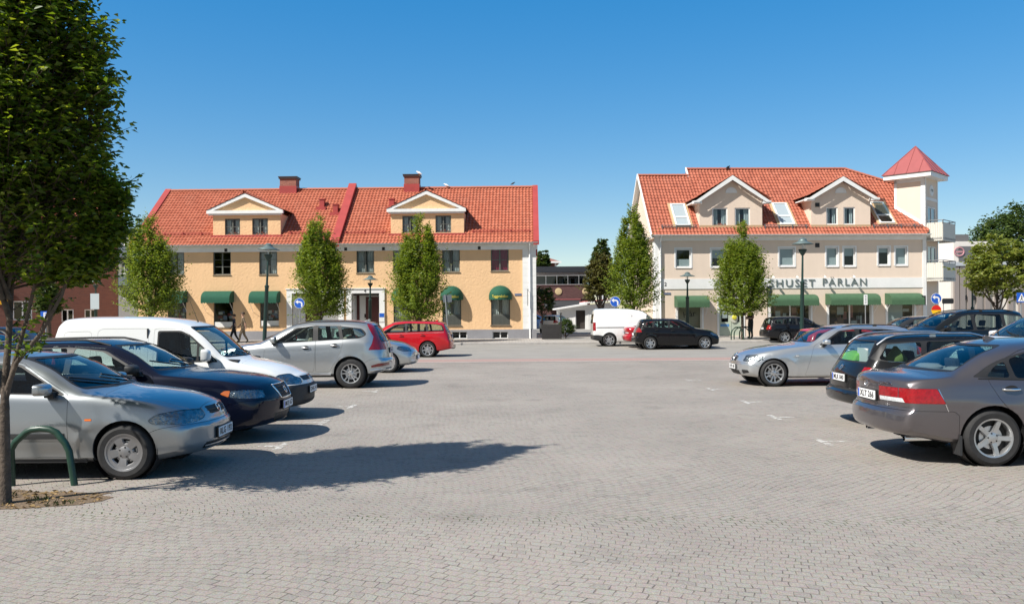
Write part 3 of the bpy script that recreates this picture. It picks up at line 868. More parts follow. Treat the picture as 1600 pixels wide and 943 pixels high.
def spec_wagon_blue():
    pm = paint('midnight blue paint', (.004, .006, .019), .15, .3, .2)
    L = 4.82
    return dict(L=L, W=1.86, paint=pm, wheels=(.95, 3.77), rw=.325, rr=.215, Ra=.362, tw=.225, rim='seven', cowl=1.38, tumble=.38, camber=.05, rc=.17, crease=(.80, .01, .008),
        top=[(0, .74), (.04, .81), (.11, .85), (.42, .92), (.9, .98), (1.38, 1.03), (1.52, 1.08), (2.0, 1.33), (2.3, 1.435), (2.8, 1.485), (3.6, 1.475), (4.3, 1.43), (4.5, 1.36), (4.68, 1.1), (4.76, .98), (4.82, .86)],
        bot=[(0, .25), (.35, .19), (1.3, .19), (3.3, .2), (4.3, .25), (4.82, .34)],
        belt=[(0, .62), (.3, .81), (.9, .90), (1.38, .945), (1.8, .965), (3.0, 1.0), (4.2, 1.04), (4.6, .98), (4.82, .78)],
        plan=[(0, .86), (.3, .94), (.9, .985), (1.8, 1.0), (3.2, 1.0), (4.2, .975), (4.82, .90)],
        bow=[(0, .34), (.5, .26), (1.38, .20), (2.3, .05), (3.2, -.01), (4.3, -.06), (4.82, -.15)],
        nose=[(.2, .08), (.34, .02), (.5, .0), (.6, .0), (.75, .06), (.85, .10)], tail=[(.2, .05), (.4, .0), (.6, .0), (.7, .05), (1.0, .08)],
        screen=([(-.75, 1.045), (.75, 1.045), (.60, 1.41), (-.60, 1.41)], (.8, 2.6)), back=([(-.66, 1.0), (.66, 1.0), (.56, 1.36), (-.56, 1.36)], (4.2, 5.1)),
        dlo=[([(1.74, .985), (4.48, 1.06), (4.38, 1.30), (4.1, 1.355), (2.9, 1.39), (2.36, 1.335)], [[(1.82, 1.0), (2.82, 1.02), (2.80, 1.37), (2.4, 1.318)], [(2.90, 1.022), (3.72, 1.045), (3.66, 1.352), (2.90, 1.37)], [(3.80, 1.05), (4.42, 1.07), (4.34, 1.28), (4.08, 1.335), (3.76, 1.345)]])],
        panels=[
            ('grille', DK, 'end', [(-.26, .60), (.26, .60), (.34, .80), (-.34, .80)], (-.3, .5), {'out': -.008, 'must': 1}),
            ('turn_lamp', MATS['lamp amber'], 'side', [(.60, .67), (.72, .72), (.66, .765), (.58, .765)], (.4, 1.6), {'r': .02, 'lens': 1}),
            ('headlight', REF, 'side', [(.14, .645), (.36, .645), (.60, .67), (.585, .765), (.40, .77), (.2, .76)], (.40, 1.6), {'lens': 1, 'must': 1, 'out': -.008, 'r': .03}),
            ('air_intake', DK, 'end', [(-.42, .28), (.42, .28), (.46, .40), (-.46, .40)], (-.3, .45), {'out': -.01}),
            ('tail_light', RED, 'side', [(4.62, .72), (5.0, .72), (5.0, 1.36), (4.46, 1.36), (4.60, 1.0)], (.58, 1.6), {'must': 1}),
            bumper(pm, True, L, .66, .55, .62), bumper(pm, False, L, .6, .55, .66),
            ('front_door', pm, 'side', [(1.60, .26), (2.82, .26), (2.86, .6), (2.86, 1.40), (2.36, 1.365), (1.64, .98)], (.32, 1.6), {'handle': (2.66, .88), 'r': .05}),
            ('rear_door', pm, 'side', [(2.87, .26), (3.40, .26), (3.56, .55), (3.76, .8), (3.76, 1.37), (2.87, 1.405)], (.32, 1.6), {'handle': (3.56, .90), 'r': .05}),
            ('bonnet', pm, 'top', [(.12, -.36), (.3, -.50), (1.34, -.78), (1.34, .78), (.3, .50), (.12, .36)], (.76, 1.3), {'r': .05}),
        ],
        mirror=(1.86, 1.02), mirror_size=(.23, .15), mirror_mat=PL, plate_f=.50, plate_r=(.85, 0), eu=True, seat_z=.62, seat_h=.62, handle_mat=pm, side_glass=GL,
        extras=[x_wipers, x_badge(.70, True, 'arrow', .05), x_grille_frame([(-.26, .60), (.26, .60), (.34, .80), (-.34, .80)], CHR, .011), x_rails(DK, 2.35, 4.45, .60, True, .016, .04),
                x_bar(.64, -.26, .26, True, .005, PL), x_bar(.68, -.28, .28, True, .005), x_bar(.72, -.30, .30, True, .005), x_bar(.76, -.31, .31, True, .005), x_strip(CHR, 1.78, 4.46, .985, 1.05, .007, .006, 'window_chrome', 20), x_strip(pm, 1.62, 3.40, .46, .46, .03, .012)])

def spec_combo():
    pm = paint('white van paint', (.74, .75, .74), 0, .38)
    L = 4.32
    return dict(L=L, W=1.68, paint=pm, wheels=(.84, 3.56), rw=.30, rr=.195, Ra=.335, tw=.185, rim='cover', cowl=1.10, tumble=.17, camber=.05, rc=.13, crease=(.60, .0, .004), flare=.016,
        top=[(0, .70), (.05, .765), (.14, .80), (.4, .90), (.75, .99), (1.10, 1.06), (1.22, 1.13), (1.75, 1.56), (1.95, 1.67), (2.25, 1.745), (2.8, 1.80), (3.6, 1.81), (4.15, 1.79), (4.25, 1.73), (4.30, 1.55), (4.32, 1.2)],
        bot=[(0, .24), (.35, .2), (1.3, .2), (3.3, .21), (4.0, .25), (4.32, .32)],
        belt=[(0, .6), (.3, .78), (.75, .90), (1.10, .97), (1.5, 1.0), (2.5, 1.0), (4.0, 1.0), (4.32, .95)],
        plan=[(0, .88), (.3, .95), (.8, .985), (1.6, 1.0), (3.2, 1.0), (4.0, .985), (4.32, .955)],
        bow=[(0, .28), (.5, .24), (1.10, .18), (2.0, .04), (3.0, 0), (4.0, -.02), (4.32, -.05)],
        nose=[(.2, .06), (.32, .0), (.58, .0), (.62, .03), (.75, .08), (.85, .12)], tail=[(.3, .0), (1.2, .0), (1.6, .04), (1.8, .08)],
        screen=([(-.71, 1.095), (.71, 1.095), (.63, 1.63), (-.63, 1.63)], (.7, 2.3)), back=([(-.58, 1.1), (.58, 1.1), (.54, 1.55), (-.54, 1.55)], (4.0, 4.5)),
        dlo=[([(1.42, 1.02), (2.48, 1.02), (2.48, 1.56, .04), (2.08, 1.56), (1.90, 1.47)], [[(1.80, 1.04), (2.455, 1.04), (2.455, 1.535), (2.10, 1.535), (1.93, 1.455), (1.80, 1.345)], [(1.46, 1.04), (1.765, 1.04), (1.765, 1.31)]])],
        panels=[
            ('grille', DK, 'end', [(-.34, .665), (.34, .665), (.38, .745), (-.38, .745)], (-.3, .5), {'out': -.004, 'must': 1}),
            ('headlight', REF, 'side', [(.08, .615), (.42, .615), (.52, .70), (.44, .79), (.30, .80), (.10, .70)], (.38, 1.6), {'lens': 1, 'must': 1, 'out': -.008, 'r': .04}),
            ('air_intake', DK, 'end', [(-.46, .31), (.46, .31), (.44, .42), (-.44, .42)], (-.3, .45), {'out': -.01}),
            ('tail_light', RED, 'side', [(4.18, .75), (4.6, .75), (4.6, 1.15), (4.18, 1.15)], (.6, 1.6), {'must': 1}),
            bumper(pm, True, L, .56, .50, .605, m=PL, r=.02), bumper(pm, False, L, .5, .5, .55, m=PL),
            ('front_door', pm, 'side', [(1.36, .30), (2.54, .30), (2.54, 1.60), (2.06, 1.60), (1.36, 1.0)], (.32, 1.6), {'handle': (2.42, .90), 'r': .06}),
            ('side_door', pm, 'side', [(2.63, .32), (2.63, 1.60), (3.42, 1.60), (3.50, 1.56), (3.50, .82), (3.24, .32)], (.32, 1.6), {'r': .08}),
            ('side_panel', pm, 'side', [(3.60, .80), (3.60, 1.56), (4.08, 1.55), (4.10, .80)], (.32, 1.6), {'r': .08}),
            ('bonnet', pm, 'top', [(.10, -.52), (.3, -.62), (1.06, -.71), (1.06, .71), (.3, .62), (.10, .52)], (.74, 1.3), {'r': .06}),
        ],
        mirror=(1.58, 1.06), mirror_size=(.17, .23), plate_f=.50, plate_r=(.8, 0), eu=False, seat_z=.78, seat_h=.62, rear_seat=False, bulkhead=1.6, handle_mat=PL, side_glass=GL,
        extras=[x_wipers, x_badge(.70, True, 'bolt', .045), x_antenna(2.05, .4, 70), x_strip(PL, 1.4, 3.2, .48, .48, .03, .012)])

def spec_suv():
    pm = paint('silver grey paint', (.46, .485, .50), .8, .33)
    L = 4.63
    return dict(L=L, W=1.89, paint=pm, wheels=(.91, 3.68), rw=.362, rr=.232, Ra=.415, tw=.235, rim='double7', cowl=1.30, tumble=.36, camber=.05, rc=.2, crease=(.93, .035, .012), flare=.02, cu=.05,
        top=[(0, .80), (.05, .88), (.14, .93), (.45, 1.02), (.9, 1.09), (1.30, 1.14), (1.44, 1.20), (1.95, 1.47), (2.3, 1.60), (2.8, 1.665), (3.5, 1.66), (4.1, 1.60), (4.25, 1.53), (4.45, 1.27), (4.56, 1.12), (4.63, .98)],
        bot=[(0, .34), (.35, .27), (1.3, .26), (3.3, .27), (4.2, .30), (4.63, .46)],
        belt=[(0, .7), (.3, .88), (.9, 1.0), (1.30, 1.05), (1.8, 1.08), (3.0, 1.13), (3.9, 1.18), (4.35, 1.10), (4.63, .86)],
        plan=[(0, .86), (.3, .94), (.9, .985), (1.8, 1.0), (2.8, .99), (3.6, 1.0), (4.1, .985), (4.63, .88)],
        bow=[(0, .34), (.5, .26), (1.30, .20), (2.3, .05), (3.2, -.02), (4.1, -.10), (4.63, -.26)],
        nose=[(.2, .08), (.4, .0), (.7, .0), (.9, .08)], tail=[(.3, .08), (.45, .0), (.66, .0), (.72, .05), (1.0, .09)],
        screen=([(-.76, 1.165), (.76, 1.165), (.60, 1.58), (-.60, 1.58)], (.8, 2.6)), back=([(-.62, 1.12), (.62, 1.12), (.52, 1.53), (-.52, 1.53)], (3.9, 4.9)),
        dlo=[([(1.72, 1.10), (3.9, 1.215), (4.08, 1.30, .09), (3.95, 1.455, .08), (3.4, 1.525), (2.8, 1.535), (2.3, 1.475)], [[(1.80, 1.115), (2.76, 1.163), (2.74, 1.515), (2.34, 1.46)], [(2.88, 1.17), (3.42, 1.198), (3.34, 1.512), (2.86, 1.518)], [(3.50, 1.203), (3.86, 1.225), (4.02, 1.30), (3.92, 1.435), (3.43, 1.50)]])],
        panels=[
            ('grille', DK, 'end', [(-.32, .70), (.32, .70), (.38, .90), (-.38, .90)], (-.3, .5), {'out': -.008}),
            ('headlight', REF, 'side', [(.16, .78), (.36, .77), (.70, .84), (.66, .91), (.40, .92), (.2, .90)], (.42, 1.6), {'lens': 1, 'out': -.008}),
            ('tail_light', RED, 'side', [(4.11, .93), (4.9, .93), (4.9, 1.14), (4.54, 1.18), (4.40, 1.38), (4.26, 1.585), (4.03, 1.585), (4.10, 1.46), (4.22, 1.25), (4.19, 1.08)], (.47, 1.6), {'must': 1, 'r': .02}),
            ('reflector', MATS['lamp red dark'], 'side', [(4.18, .50), (4.60, .55), (4.62, .62), (4.35, .60), (4.17, .55)], (.5, 1.6), {'r': .02}),
            ('lower_cladding', PL, 'side', [(-.5, .0), (5.2, .0), (5.2, .36), (4.4, .36), (-.5, .36)], (-1.6, 1.6), {'r': 0, 'label': 'black plastic cladding'}),
            bumper(pm, True, L, .66, .62, .72), bumper(pm, False, L, .62, .62, .74),
            ('front_door', pm, 'side', [(1.56, .42), (2.78, .40), (2.82, .7), (2.82, 1.56), (2.3, 1.505), (1.60, 1.08)], (.32, 1.6), {'handle': (2.60, 1.0), 'r': .05}),
            ('rear_door', pm, 'side', [(2.83, .40), (3.16, .40), (3.28, .60), (3.42, .85), (3.50, 1.1), (3.44, 1.53), (2.83, 1.565)], (.32, 1.6), {'handle': (3.30, 1.05), 'r': .05}),
            ('tailgate', pm, 'end', [(-.60, .70), (.60, .70), (.66, 1.05), (.56, 1.58), (-.56, 1.58), (-.66, 1.05)], (4.0, 5.0), {'r': .05}),
        ],
        mirror=(1.83, 1.13), mirror_size=(.24, .17), plate_r=(.90, 0), plate_f=.55, eu=True, seat_z=.80, seat_h=.66, seat_mat=MATS['car seat beige'], handle_mat=SAT,
        extras=[x_wipers, x_rails(DK, 2.2, 4.1, .58, False, .016), x_antenna(3.95, stub=True), x_strip(SAT, 1.2, 3.2, .35, .35, .022, .02, 'sill_trim'), x_exhaust(.58, .42, .04, True), x_strip(SAT, 4.15, 4.5, .43, .47, .02, .02, 'skid_trim', 4)])

def spec_bmw():
    pm = paint('bright silver paint', (.56, .585, .605), .8, .28)
    L = 4.52
    return dict(L=L, W=1.82, paint=pm, wheels=(.76, 3.52), rw=.32, rr=.225, Ra=.352, tw=.225, rim='double5', cowl=1.46, tumble=.40, camber=.05, rc=.17, crease=(.74, .02, .009),
        top=[(0, .65), (.04, .72), (.14, .77), (.5, .86), (1.0, .935), (1.46, .985), (1.60, 1.04), (2.05, 1.28), (2.35, 1.375), (2.8, 1.42), (3.4, 1.415), (4.05, 1.37), (4.2, 1.30), (4.36, 1.06), (4.45, .94), (4.52, .82)],
        bot=[(0, .24), (.35, .19), (1.3, .19), (3.1, .2), (4.0, .25), (4.52, .33)],
        belt=[(0, .52), (.3, .70), (.9, .83), (1.46, .90), (1.9, .925), (3.0, .96), (3.9, 1.0), (4.3, .92), (4.52, .74)],
        plan=[(0, .86), (.3, .94), (.8, .985), (1.8, 1.0), (3.2, 1.0), (4.0, .97), (4.52, .88)],
        bow=[(0, .30), (.5, .24), (1.46, .19), (2.3, .05), (3.0, -.01), (4.0, -.07), (4.52, -.18)],
        nose=[(.2, .08), (.34, .01), (.5, .0), (.6, .03), (.8, .11)], tail=[(.2, .05), (.4, .0), (.6, .0), (.66, .05), (.95, .09)],
        screen=([(-.74, 1.01), (.74, 1.01), (.58, 1.355), (-.58, 1.355)], (.9, 2.7)), back=([(-.62, .98), (.62, .98), (.52, 1.31), (-.52, 1.31)], (3.9, 4.8)),
        dlo=[([(1.84, .95), (3.95, 1.015), (4.10, 1.07, .06), (3.95, 1.26, .08), (3.5, 1.31), (2.8, 1.325), (2.38, 1.28)], [[(1.92, .965), (2.78, .99), (2.76, 1.305), (2.42, 1.265)], [(2.86, .992), (3.52, 1.015), (3.44, 1.29), (2.86, 1.305)], [(3.60, 1.017), (3.92, 1.03), (4.03, 1.08), (3.91, 1.245), (3.52, 1.28)]])],
        panels=[
            ('grille', DK, 'end', [(.02, .57), (.22, .57), (.25, .68), (.05, .69)], (-.3, .5), {'out': -.006, 'pair': 1, 'must': 1}),
            ('headlight', REF, 'side', [(.10, .575), (.36, .57), (.54, .62), (.56, .69), (.42, .73), (.2, .72)], (.33, 1.6), {'lens': 1, 'must': 1, 'out': -.008, 'r': .04}),
            ('air_intake', DK, 'end', [(-.42, .26), (.42, .26), (.40, .36), (-.40, .36)], (-.3, .45), {'out': -.01}),
            ('fog_intake', DK, 'end', [(.50, .28), (.74, .32), (.72, .38), (.50, .38)], (-.3, .6), {'out': -.01, 'pair': 1}),
            ('side_indicator', MATS['lamp white'], 'side', [(1.27, .70), (1.35, .705), (1.35, .725), (1.27, .72)], (.5, 1.6), {'near': 1, 'r': .01, 'out': .003}),
            ('tail_light', RED, 'side', [(4.20, .72), (4.8, .72), (4.8, .95), (4.22, .95)], (.55, 1.6), {'must': 1}),
            bumper(pm, True, L, .42, .46, .545), bumper(pm, False, L, .55, .5, .64),
            ('front_door', pm, 'side', [(1.50, .25), (2.80, .25), (2.82, .6), (2.82, 1.35), (2.38, 1.31), (1.72, .93)], (.32, 1.6), {'handle': (2.62, .83), 'r': .05}),
            ('rear_door', pm, 'side', [(2.83, .25), (3.14, .25), (3.28, .5), (3.50, .75), (3.54, 1.02), (3.46, 1.335), (2.83, 1.355)], (.32, 1.6), {'handle': (3.36, .86), 'r': .05}),
            ('bonnet', pm, 'top', [(.14, -.40), (.3, -.54), (1.42, -.77), (1.42, .77), (.3, .54), (.14, .40)], (.69, 1.25), {'r': .05}),
        ],
        mirror=(1.96, .97), mirror_size=(.21, .14), plate_f=.45, plate_r=(.80, 0), eu=False, seat_z=.56, seat_h=.62, handle_mat=pm,
        extras=[x_wipers, x_badge(.74, True, 'disc', .038), x_rails(DK, 2.5, 4.1, .58, True, .013, .03), x_grille_frame([(.02, .57), (.22, .57), (.25, .68), (.05, .69)], CHR), x_grille_frame([(-.02, .57), (-.22, .57), (-.25, .68), (-.05, .69)], CHR), x_antenna(4.0, stub=True)])

def spec_merc_wagon():
    pm = paint('near black grey paint', (.010, .0105, .011), .2, .34, .5)
    L = 4.54
    return dict(L=L, W=1.73, paint=pm, wheels=(.80, 3.515), rw=.313, rr=.205, Ra=.345, tw=.205, rim='five', cowl=1.32, tumble=.40, camber=.05, rc=.17, crease=(.72, .015, .007),
        top=[(0, .62), (.05, .70), (.16, .76), (.5, .86), (.95, .94), (1.32, .99), (1.46, 1.05), (1.95, 1.32), (2.25, 1.42), (2.7, 1.46), (3.4, 1.455), (3.95, 1.41), (4.1, 1.35), (4.34, 1.07), (4.45, .96), (4.54, .86)],
        bot=[(0, .25), (.35, .2), (1.3, .19), (3.1, .2), (4.0, .27), (4.54, .36)],
        belt=[(0, .54), (.3, .72), (.9, .84), (1.32, .90), (1.8, .93), (3.0, .97), (3.9, 1.0), (4.3, .93), (4.54, .78)],
        plan=[(0, .84), (.3, .93), (.8, .985), (1.8, 1.0), (3.2, 1.0), (4.0, .97), (4.54, .89)],
        bow=[(0, .34), (.5, .26), (1.32, .19), (2.3, .05), (3.0, -.01), (4.0, -.08), (4.54, -.18)],
        nose=[(.2, .08), (.34, .01), (.5, .0), (.6, .03), (.8, .1)], tail=[(.2, .10), (.36, .01), (.52, .0), (.57, .07), (.75, .08), (.95, .11)],
        screen=([(-.70, 1.015), (.70, 1.015), (.56, 1.40), (-.56, 1.40)], (.8, 2.6)), back=([(-.60, .995), (.60, .995), (.50, 1.35), (-.50, 1.35)], (3.7, 4.8)),
        dlo=[([(1.70, .955), (4.0, 1.03), (4.22, 1.06, .05), (4.02, 1.315, .06), (3.5, 1.345), (2.7, 1.36), (2.28, 1.32)], [[(1.78, .97), (2.66, .995), (2.64, 1.34), (2.32, 1.30)], [(2.74, 1.0), (3.42, 1.02), (3.36, 1.33), (2.74, 1.34)], [(3.50, 1.022), (3.98, 1.04), (4.12, 1.07), (3.96, 1.295), (3.44, 1.325)]])],
        panels=[
            ('grille', DK, 'end', [(-.28, .55), (.28, .55), (.32, .72), (-.32, .72)], (-.3, .5), {'out': -.006}),
            ('headlight', REF, 'side', [(.10, .58), (.4, .58), (.52, .66), (.4, .74), (.2, .72)], (.36, 1.6), {'lens': 1, 'out': -.008, 'r': .04}),
            ('tail_light', RED, 'side', [(4.20, .62), (4.9, .62), (4.9, .94), (4.22, .94)], (.60, 1.6), {'must': 1, 'r': .03}),
            bumper(pm, True, L, .5, .5, .55), bumper(pm, False, L, .62, .48, .56),
            ('front_door', pm, 'side', [(1.50, .26), (2.68, .26), (2.70, .6), (2.70, 1.385), (2.28, 1.35), (1.60, .94)], (.32, 1.6), {'handle': (2.50, .84), 'r': .05}),
            ('rear_door', pm, 'side', [(2.71, .26), (3.06, .26), (3.22, .5), (3.42, .75), (3.46, 1.05), (3.40, 1.37), (2.71, 1.39)], (.32, 1.6), {'handle': (3.25, .87), 'r': .05}),
            ('tailgate', pm, 'end', [(-.58, .56), (.58, .56), (.62, .95), (.54, 1.40), (-.54, 1.40), (-.62, .95)], (3.7, 4.9), {'r': .05}),
        ],
        mirror=(1.82, .98), plate_r=(.745, 0), plate_f=.45, eu=True, seat_z=.56, seat_h=.62, back_glass=GL, side_glass=GL, handle_mat=pm,
        extras=[x_wipers, x_rails(SAT, 2.35, 4.08, .56, True, .018, .05), x_badge(.90, False, 'star', .045), x_strip(CHR, 1.78, 4.0, .955, 1.03, .007, .006, 'window_chrome', 20), x_bar(.565, -.62, .62, False, .02, PL, 'bumper_strip')])

def spec_sedan_grey():
    pm = paint('warm grey metallic paint', (.155, .142, .152), .8, .30)
    L = 4.80
    return dict(L=L, W=1.83, paint=pm, wheels=(.92, 3.65), rw=.333, rr=.222, Ra=.372, tw=.225, rim='five', cowl=1.35, tumble=.42, camber=.06, rc=.2, crease=(.62, .035, .010), cu=.045, flare=.014,
        top=[(0, .64), (.05, .72), (.16, .78), (.5, .88), (.95, .96), (1.35, 1.01), (1.5, 1.07), (2.0, 1.34), (2.3, 1.43), (2.75, 1.475), (3.2, 1.45), (3.6, 1.355), (3.95, 1.20), (4.18, 1.10), (4.36, 1.065), (4.60, 1.05), (4.70, 1.02), (4.77, .93), (4.80, .85)],
        bot=[(0, .25), (.35, .19), (1.3, .19), (3.1, .2), (4.2, .26), (4.80, .36)],
        belt=[(0, .56), (.3, .74), (.9, .86), (1.35, .92), (1.8, .95), (3.0, .98), (3.9, 1.0), (4.5, .97), (4.72, .90), (4.80, .78)],
        plan=[(0, .84), (.3, .93), (.8, .985), (1.8, 1.0), (3.3, 1.0), (4.2, .975), (4.80, .90)],
        bow=[(0, .34), (.5, .26), (1.35, .19), (2.3, .05), (3.0, -.02), (3.9, -.10), (4.4, -.17), (4.80, -.25)],
        nose=[(.2, .08), (.34, .01), (.5, .0), (.6, .03), (.8, .1)], tail=[(.2, .12), (.34, .03), (.50, .0), (.60, .01), (.66, .07), (.85, .05), (.98, .01), (1.05, .0)],
        screen=([(-.74, 1.03), (.74, 1.03), (.58, 1.41), (-.58, 1.41)], (.8, 2.7)), back=([(-.70, 1.085), (.70, 1.085), (.52, 1.40), (-.52, 1.40)], (3.1, 4.5)),
        dlo=[([(1.76, .975), (3.55, 1.02), (3.86, 1.04, .03), (3.60, 1.20, .15), (3.2, 1.33, .2), (2.75, 1.365), (2.36, 1.325)], [[(1.84, .99), (2.70, 1.01), (2.68, 1.348), (2.40, 1.31)], [(2.78, 1.012), (3.36, 1.027), (3.40, 1.24), (3.16, 1.315), (2.78, 1.345)], [(3.42, 1.03), (3.70, 1.045), (3.58, 1.16), (3.45, 1.22)]])],
        panels=[
            ('grille', DK, 'end', [(-.3, .60), (.3, .60), (.34, .72), (-.34, .72)], (-.3, .5), {'out': -.006}),
            ('headlight', REF, 'side', [(.10, .60), (.4, .60), (.62, .70), (.4, .78), (.2, .74)], (.36, 1.6), {'lens': 1, 'out': -.008, 'r': .04}),
            ('reversing_lamp', MATS['lamp white'], 'end', [(.31, .733), (.72, .733), (.69, .785), (.31, .785)], (4.4, 5.1), {'pair': 1, 'r': .01, 'lens': 1}),
            ('tail_light', RED, 'side', [(4.3, .73), (5.2, .73), (5.2, .905), (4.3, .905)], (.30, .628), {'must': 1, 'r': .0, 'gap': .003}),
            ('tail_light', RED, 'side', [(4.19, .73), (5.2, .73), (5.2, .905), (4.28, .905)], (.636, 1.6), {'must': 1, 'r': .012}),
            ('chrome_trim', CHR, 'side', [(4.158, .64), (4.172, .64), (4.272, .905), (4.258, .905)], (.5, 1.6), {'r': .0, 'out': .004}),
            ('bumper_insert', PL, 'side', [(4.3, .0), (5.2, .0), (5.2, .345), (4.3, .345)], (-.55, .55), {'r': 0}),
            bumper(pm, True, L, .5, .5, .55),
            ('rear_bumper', pm, 'side', [(5.3, .05), (4.02, .05), (4.04, .60), (4.10, .645), (4.5, .645), (5.3, .645)], (-1.6, 1.6), {'r': .02}),
            ('front_door', pm, 'side', [(1.55, .27), (2.72, .27), (2.74, .6), (2.74, 1.395), (2.36, 1.36), (1.66, .96)], (.32, 1.6), {'handle': (2.54, .88), 'r': .05}),
            ('rear_door', pm, 'side', [(2.75, .27), (3.18, .27), (3.32, .5), (3.56, .75), (3.70, 1.0), (3.58, 1.19), (3.2, 1.355), (2.75, 1.40)], (.32, 1.6), {'handle': (3.44, .90), 'r': .06}),
            ('boot_lid', pm, 'side', [(4.27, 1.3), (4.27, .95), (4.5, .64), (5.3, .64), (5.3, 1.3)], (-.64, .64), {'r': .02}),
        ],
        mirror=(1.88, 1.0), plate_r=(.775, 0), plate_f=.45, eu=True, seat_z=.58, seat_h=.62, handle_mat=CHR, side_glass=GL,
        extras=[x_wipers, x_badge(.905, False, 'oval', .036), x_mudflaps, x_exhaust(.55, .285, .036, True), x_antenna(3.2, stub=True), x_strip(DK, 1.78, 3.8, .968, 1.022, .008, .007, 'window_seal', 20)])

def spec_polo():
    pm = paint('black paint', (.004, .004, .0055), .0, .3, .2)
    L = 4.12
    return dict(L=L, W=1.72, paint=pm, wheels=(.80, 3.36), rw=.305, rr=.205, Ra=.34, tw=.2, rim='six', cowl=1.10, tumble=.36, camber=.05, rc=.17, crease=(.74, .02, .008),
        top=[(0, .64), (.05, .72), (.16, .78), (.45, .90), (.8, .97), (1.10, 1.02), (1.24, 1.09), (1.75, 1.36), (2.0, 1.43), (2.5, 1.465), (3.1, 1.455), (3.65, 1.42), (3.74, 1.36), (3.95, 1.06), (4.05, .94), (4.12, .84)],
        bot=[(0, .25), (.35, .2), (1.3, .19), (3.1, .2), (3.8, .26), (4.12, .36)],
        belt=[(0, .56), (.3, .76), (.8, .88), (1.10, .93), (1.6, .955), (2.6, .985), (3.6, 1.03), (3.9, .96), (4.12, .76)],
        plan=[(0, .88), (.3, .95), (.8, .985), (1.6, 1.0), (2.8, 1.0), (3.6, .97), (4.12, .88)],
        nose=[(.2, .06), (.34, .0), (.5, .0), (.60, .02), (.8, .10)], tail=[(.2, .06), (.36, .0), (.56, .0), (.62, .06), (.9, .09)],
        screen=([(-.70, 1.045), (.70, 1.045), (.56, 1.41), (-.56, 1.41)], (.7, 2.4)), back=([(-.58, 1.03), (.58, 1.03), (.50, 1.36), (-.50, 1.36)], (3.4, 4.4)),
        dlo=[([(1.48, .98), (3.50, 1.045), (3.66, 1.09), (3.55, 1.30, .06), (3.1, 1.35), (2.5, 1.365), (2.02, 1.325)], [[(1.56, .995), (2.44, 1.02), (2.42, 1.345), (2.05, 1.305)], [(2.52, 1.022), (3.20, 1.043), (3.12, 1.33), (2.52, 1.345)], [(3.28, 1.045), (3.46, 1.06), (3.58, 1.10), (3.49, 1.28), (3.20, 1.325)]])],
        panels=[
            ('headlight', REF, 'side', [(.12, .64), (.36, .64), (.56, .72), (.52, .80), (.38, .80), (.2, .75)], (.36, 1.6), {'lens': 1, 'must': 1, 'out': -.008, 'r': .04}),
            ('fog_light', MATS['lamp white'], 'end', [(.46, .33), (.68, .34), (.68, .40), (.46, .39)], (-.3, .6), {'pair': 1}),
            ('tail_light', RED, 'side', [(3.74, .82), (4.5, .82), (4.5, 1.02), (3.84, 1.04)], (.42, 1.6), {'must': 1, 'r': .03}),
            bumper(pm, True, L, .5, .5, .6), bumper(pm, False, L, .5, .5, .6),
            ('front_door', pm, 'side', [(1.36, .26), (2.46, .26), (2.48, .6), (2.48, 1.39), (2.0, 1.35), (1.40, .96)], (.32, 1.6), {'handle': (2.30, .88), 'r': .05}),
            ('rear_door', pm, 'side', [(2.49, .26), (2.92, .26), (3.06, .5), (3.24, .75), (3.28, 1.06), (3.18, 1.37), (2.49, 1.395)], (.32, 1.6), {'handle': (3.05, .91), 'r': .05}),
        ],
        mirror=(1.60, 1.0), plate_r=(.72, 0), plate_f=.45, eu=True, seat_z=.62, seat_h=.64, handle_mat=pm, side_glass=GL,
        extras=[x_wipers, x_antenna(3.4, .3, 145)])

def restyle(sp, L, W, H, pm, **kw):
    """the same family of body at another length, width and height"""
    q = dict(sp); kx, kz = L / sp['L'], H / max(p[1] for p in sp['top'])
    sz = lambda pts: [tuple([p[0] * kx, p[1] * kz] + list(p[2:])) for p in pts]
    for k in ('top', 'bot', 'belt'): q[k] = sz(sp[k])
    q['plan'] = [(p[0] * kx, p[1]) for p in sp['plan']]
    if 'bow' in sp: q['bow'] = [(p[0] * kx, p[1]) for p in sp['bow']]
    q['nose'] = [(p[0] * kz, p[1]) for p in sp['nose']]; q['tail'] = [(p[0] * kz, p[1]) for p in sp['tail']]
    ky = W / sp['W']
    end = lambda e: ([(p[0] * ky, p[1] * kz) for p in e[0]], (e[1][0] * kx, e[1][1] * kx))
    q['screen'], q['back'] = end(sp['screen']), end(sp['back'])
    q['dlo'] = [(sz(d), [sz(p) for p in ps]) for d, ps in sp['dlo']]
    pan = []
    for p in sp['panels']:
        m = pm if p[1] is sp['paint'] else p[1]; o = dict(p[5]) if len(p) > 5 else {}
        if 'handle' in o: o['handle'] = (o['handle'][0] * kx, o['handle'][1] * kz)
        if p[2] == 'side': pan.append((p[0], m, 'side', sz(p[3]), p[4], o))
        elif p[2] == 'end': pan.append((p[0], m, 'end', [(a[0] * ky, a[1] * kz) for a in p[3]], (p[4][0] * kx, p[4][1] * kx), o))
        else: pan.append((p[0], m, 'top', [(a[0] * kx, a[1] * ky) for a in p[3]], (p[4][0] * kz, p[4][1] * kz), o))
    q['panels'] = pan
    q['wheels'] = tuple(w * kx for w in sp['wheels']); q['cowl'] = sp['cowl'] * kx
    q['mirror'] = (sp['mirror'][0] * kx, sp['mirror'][1] * kz)
    q['L'], q['W'], q['paint'] = L, W, pm
    if q.get('handle_mat') is sp['paint']: q['handle_mat'] = pm
    q.update(kw)
    return q
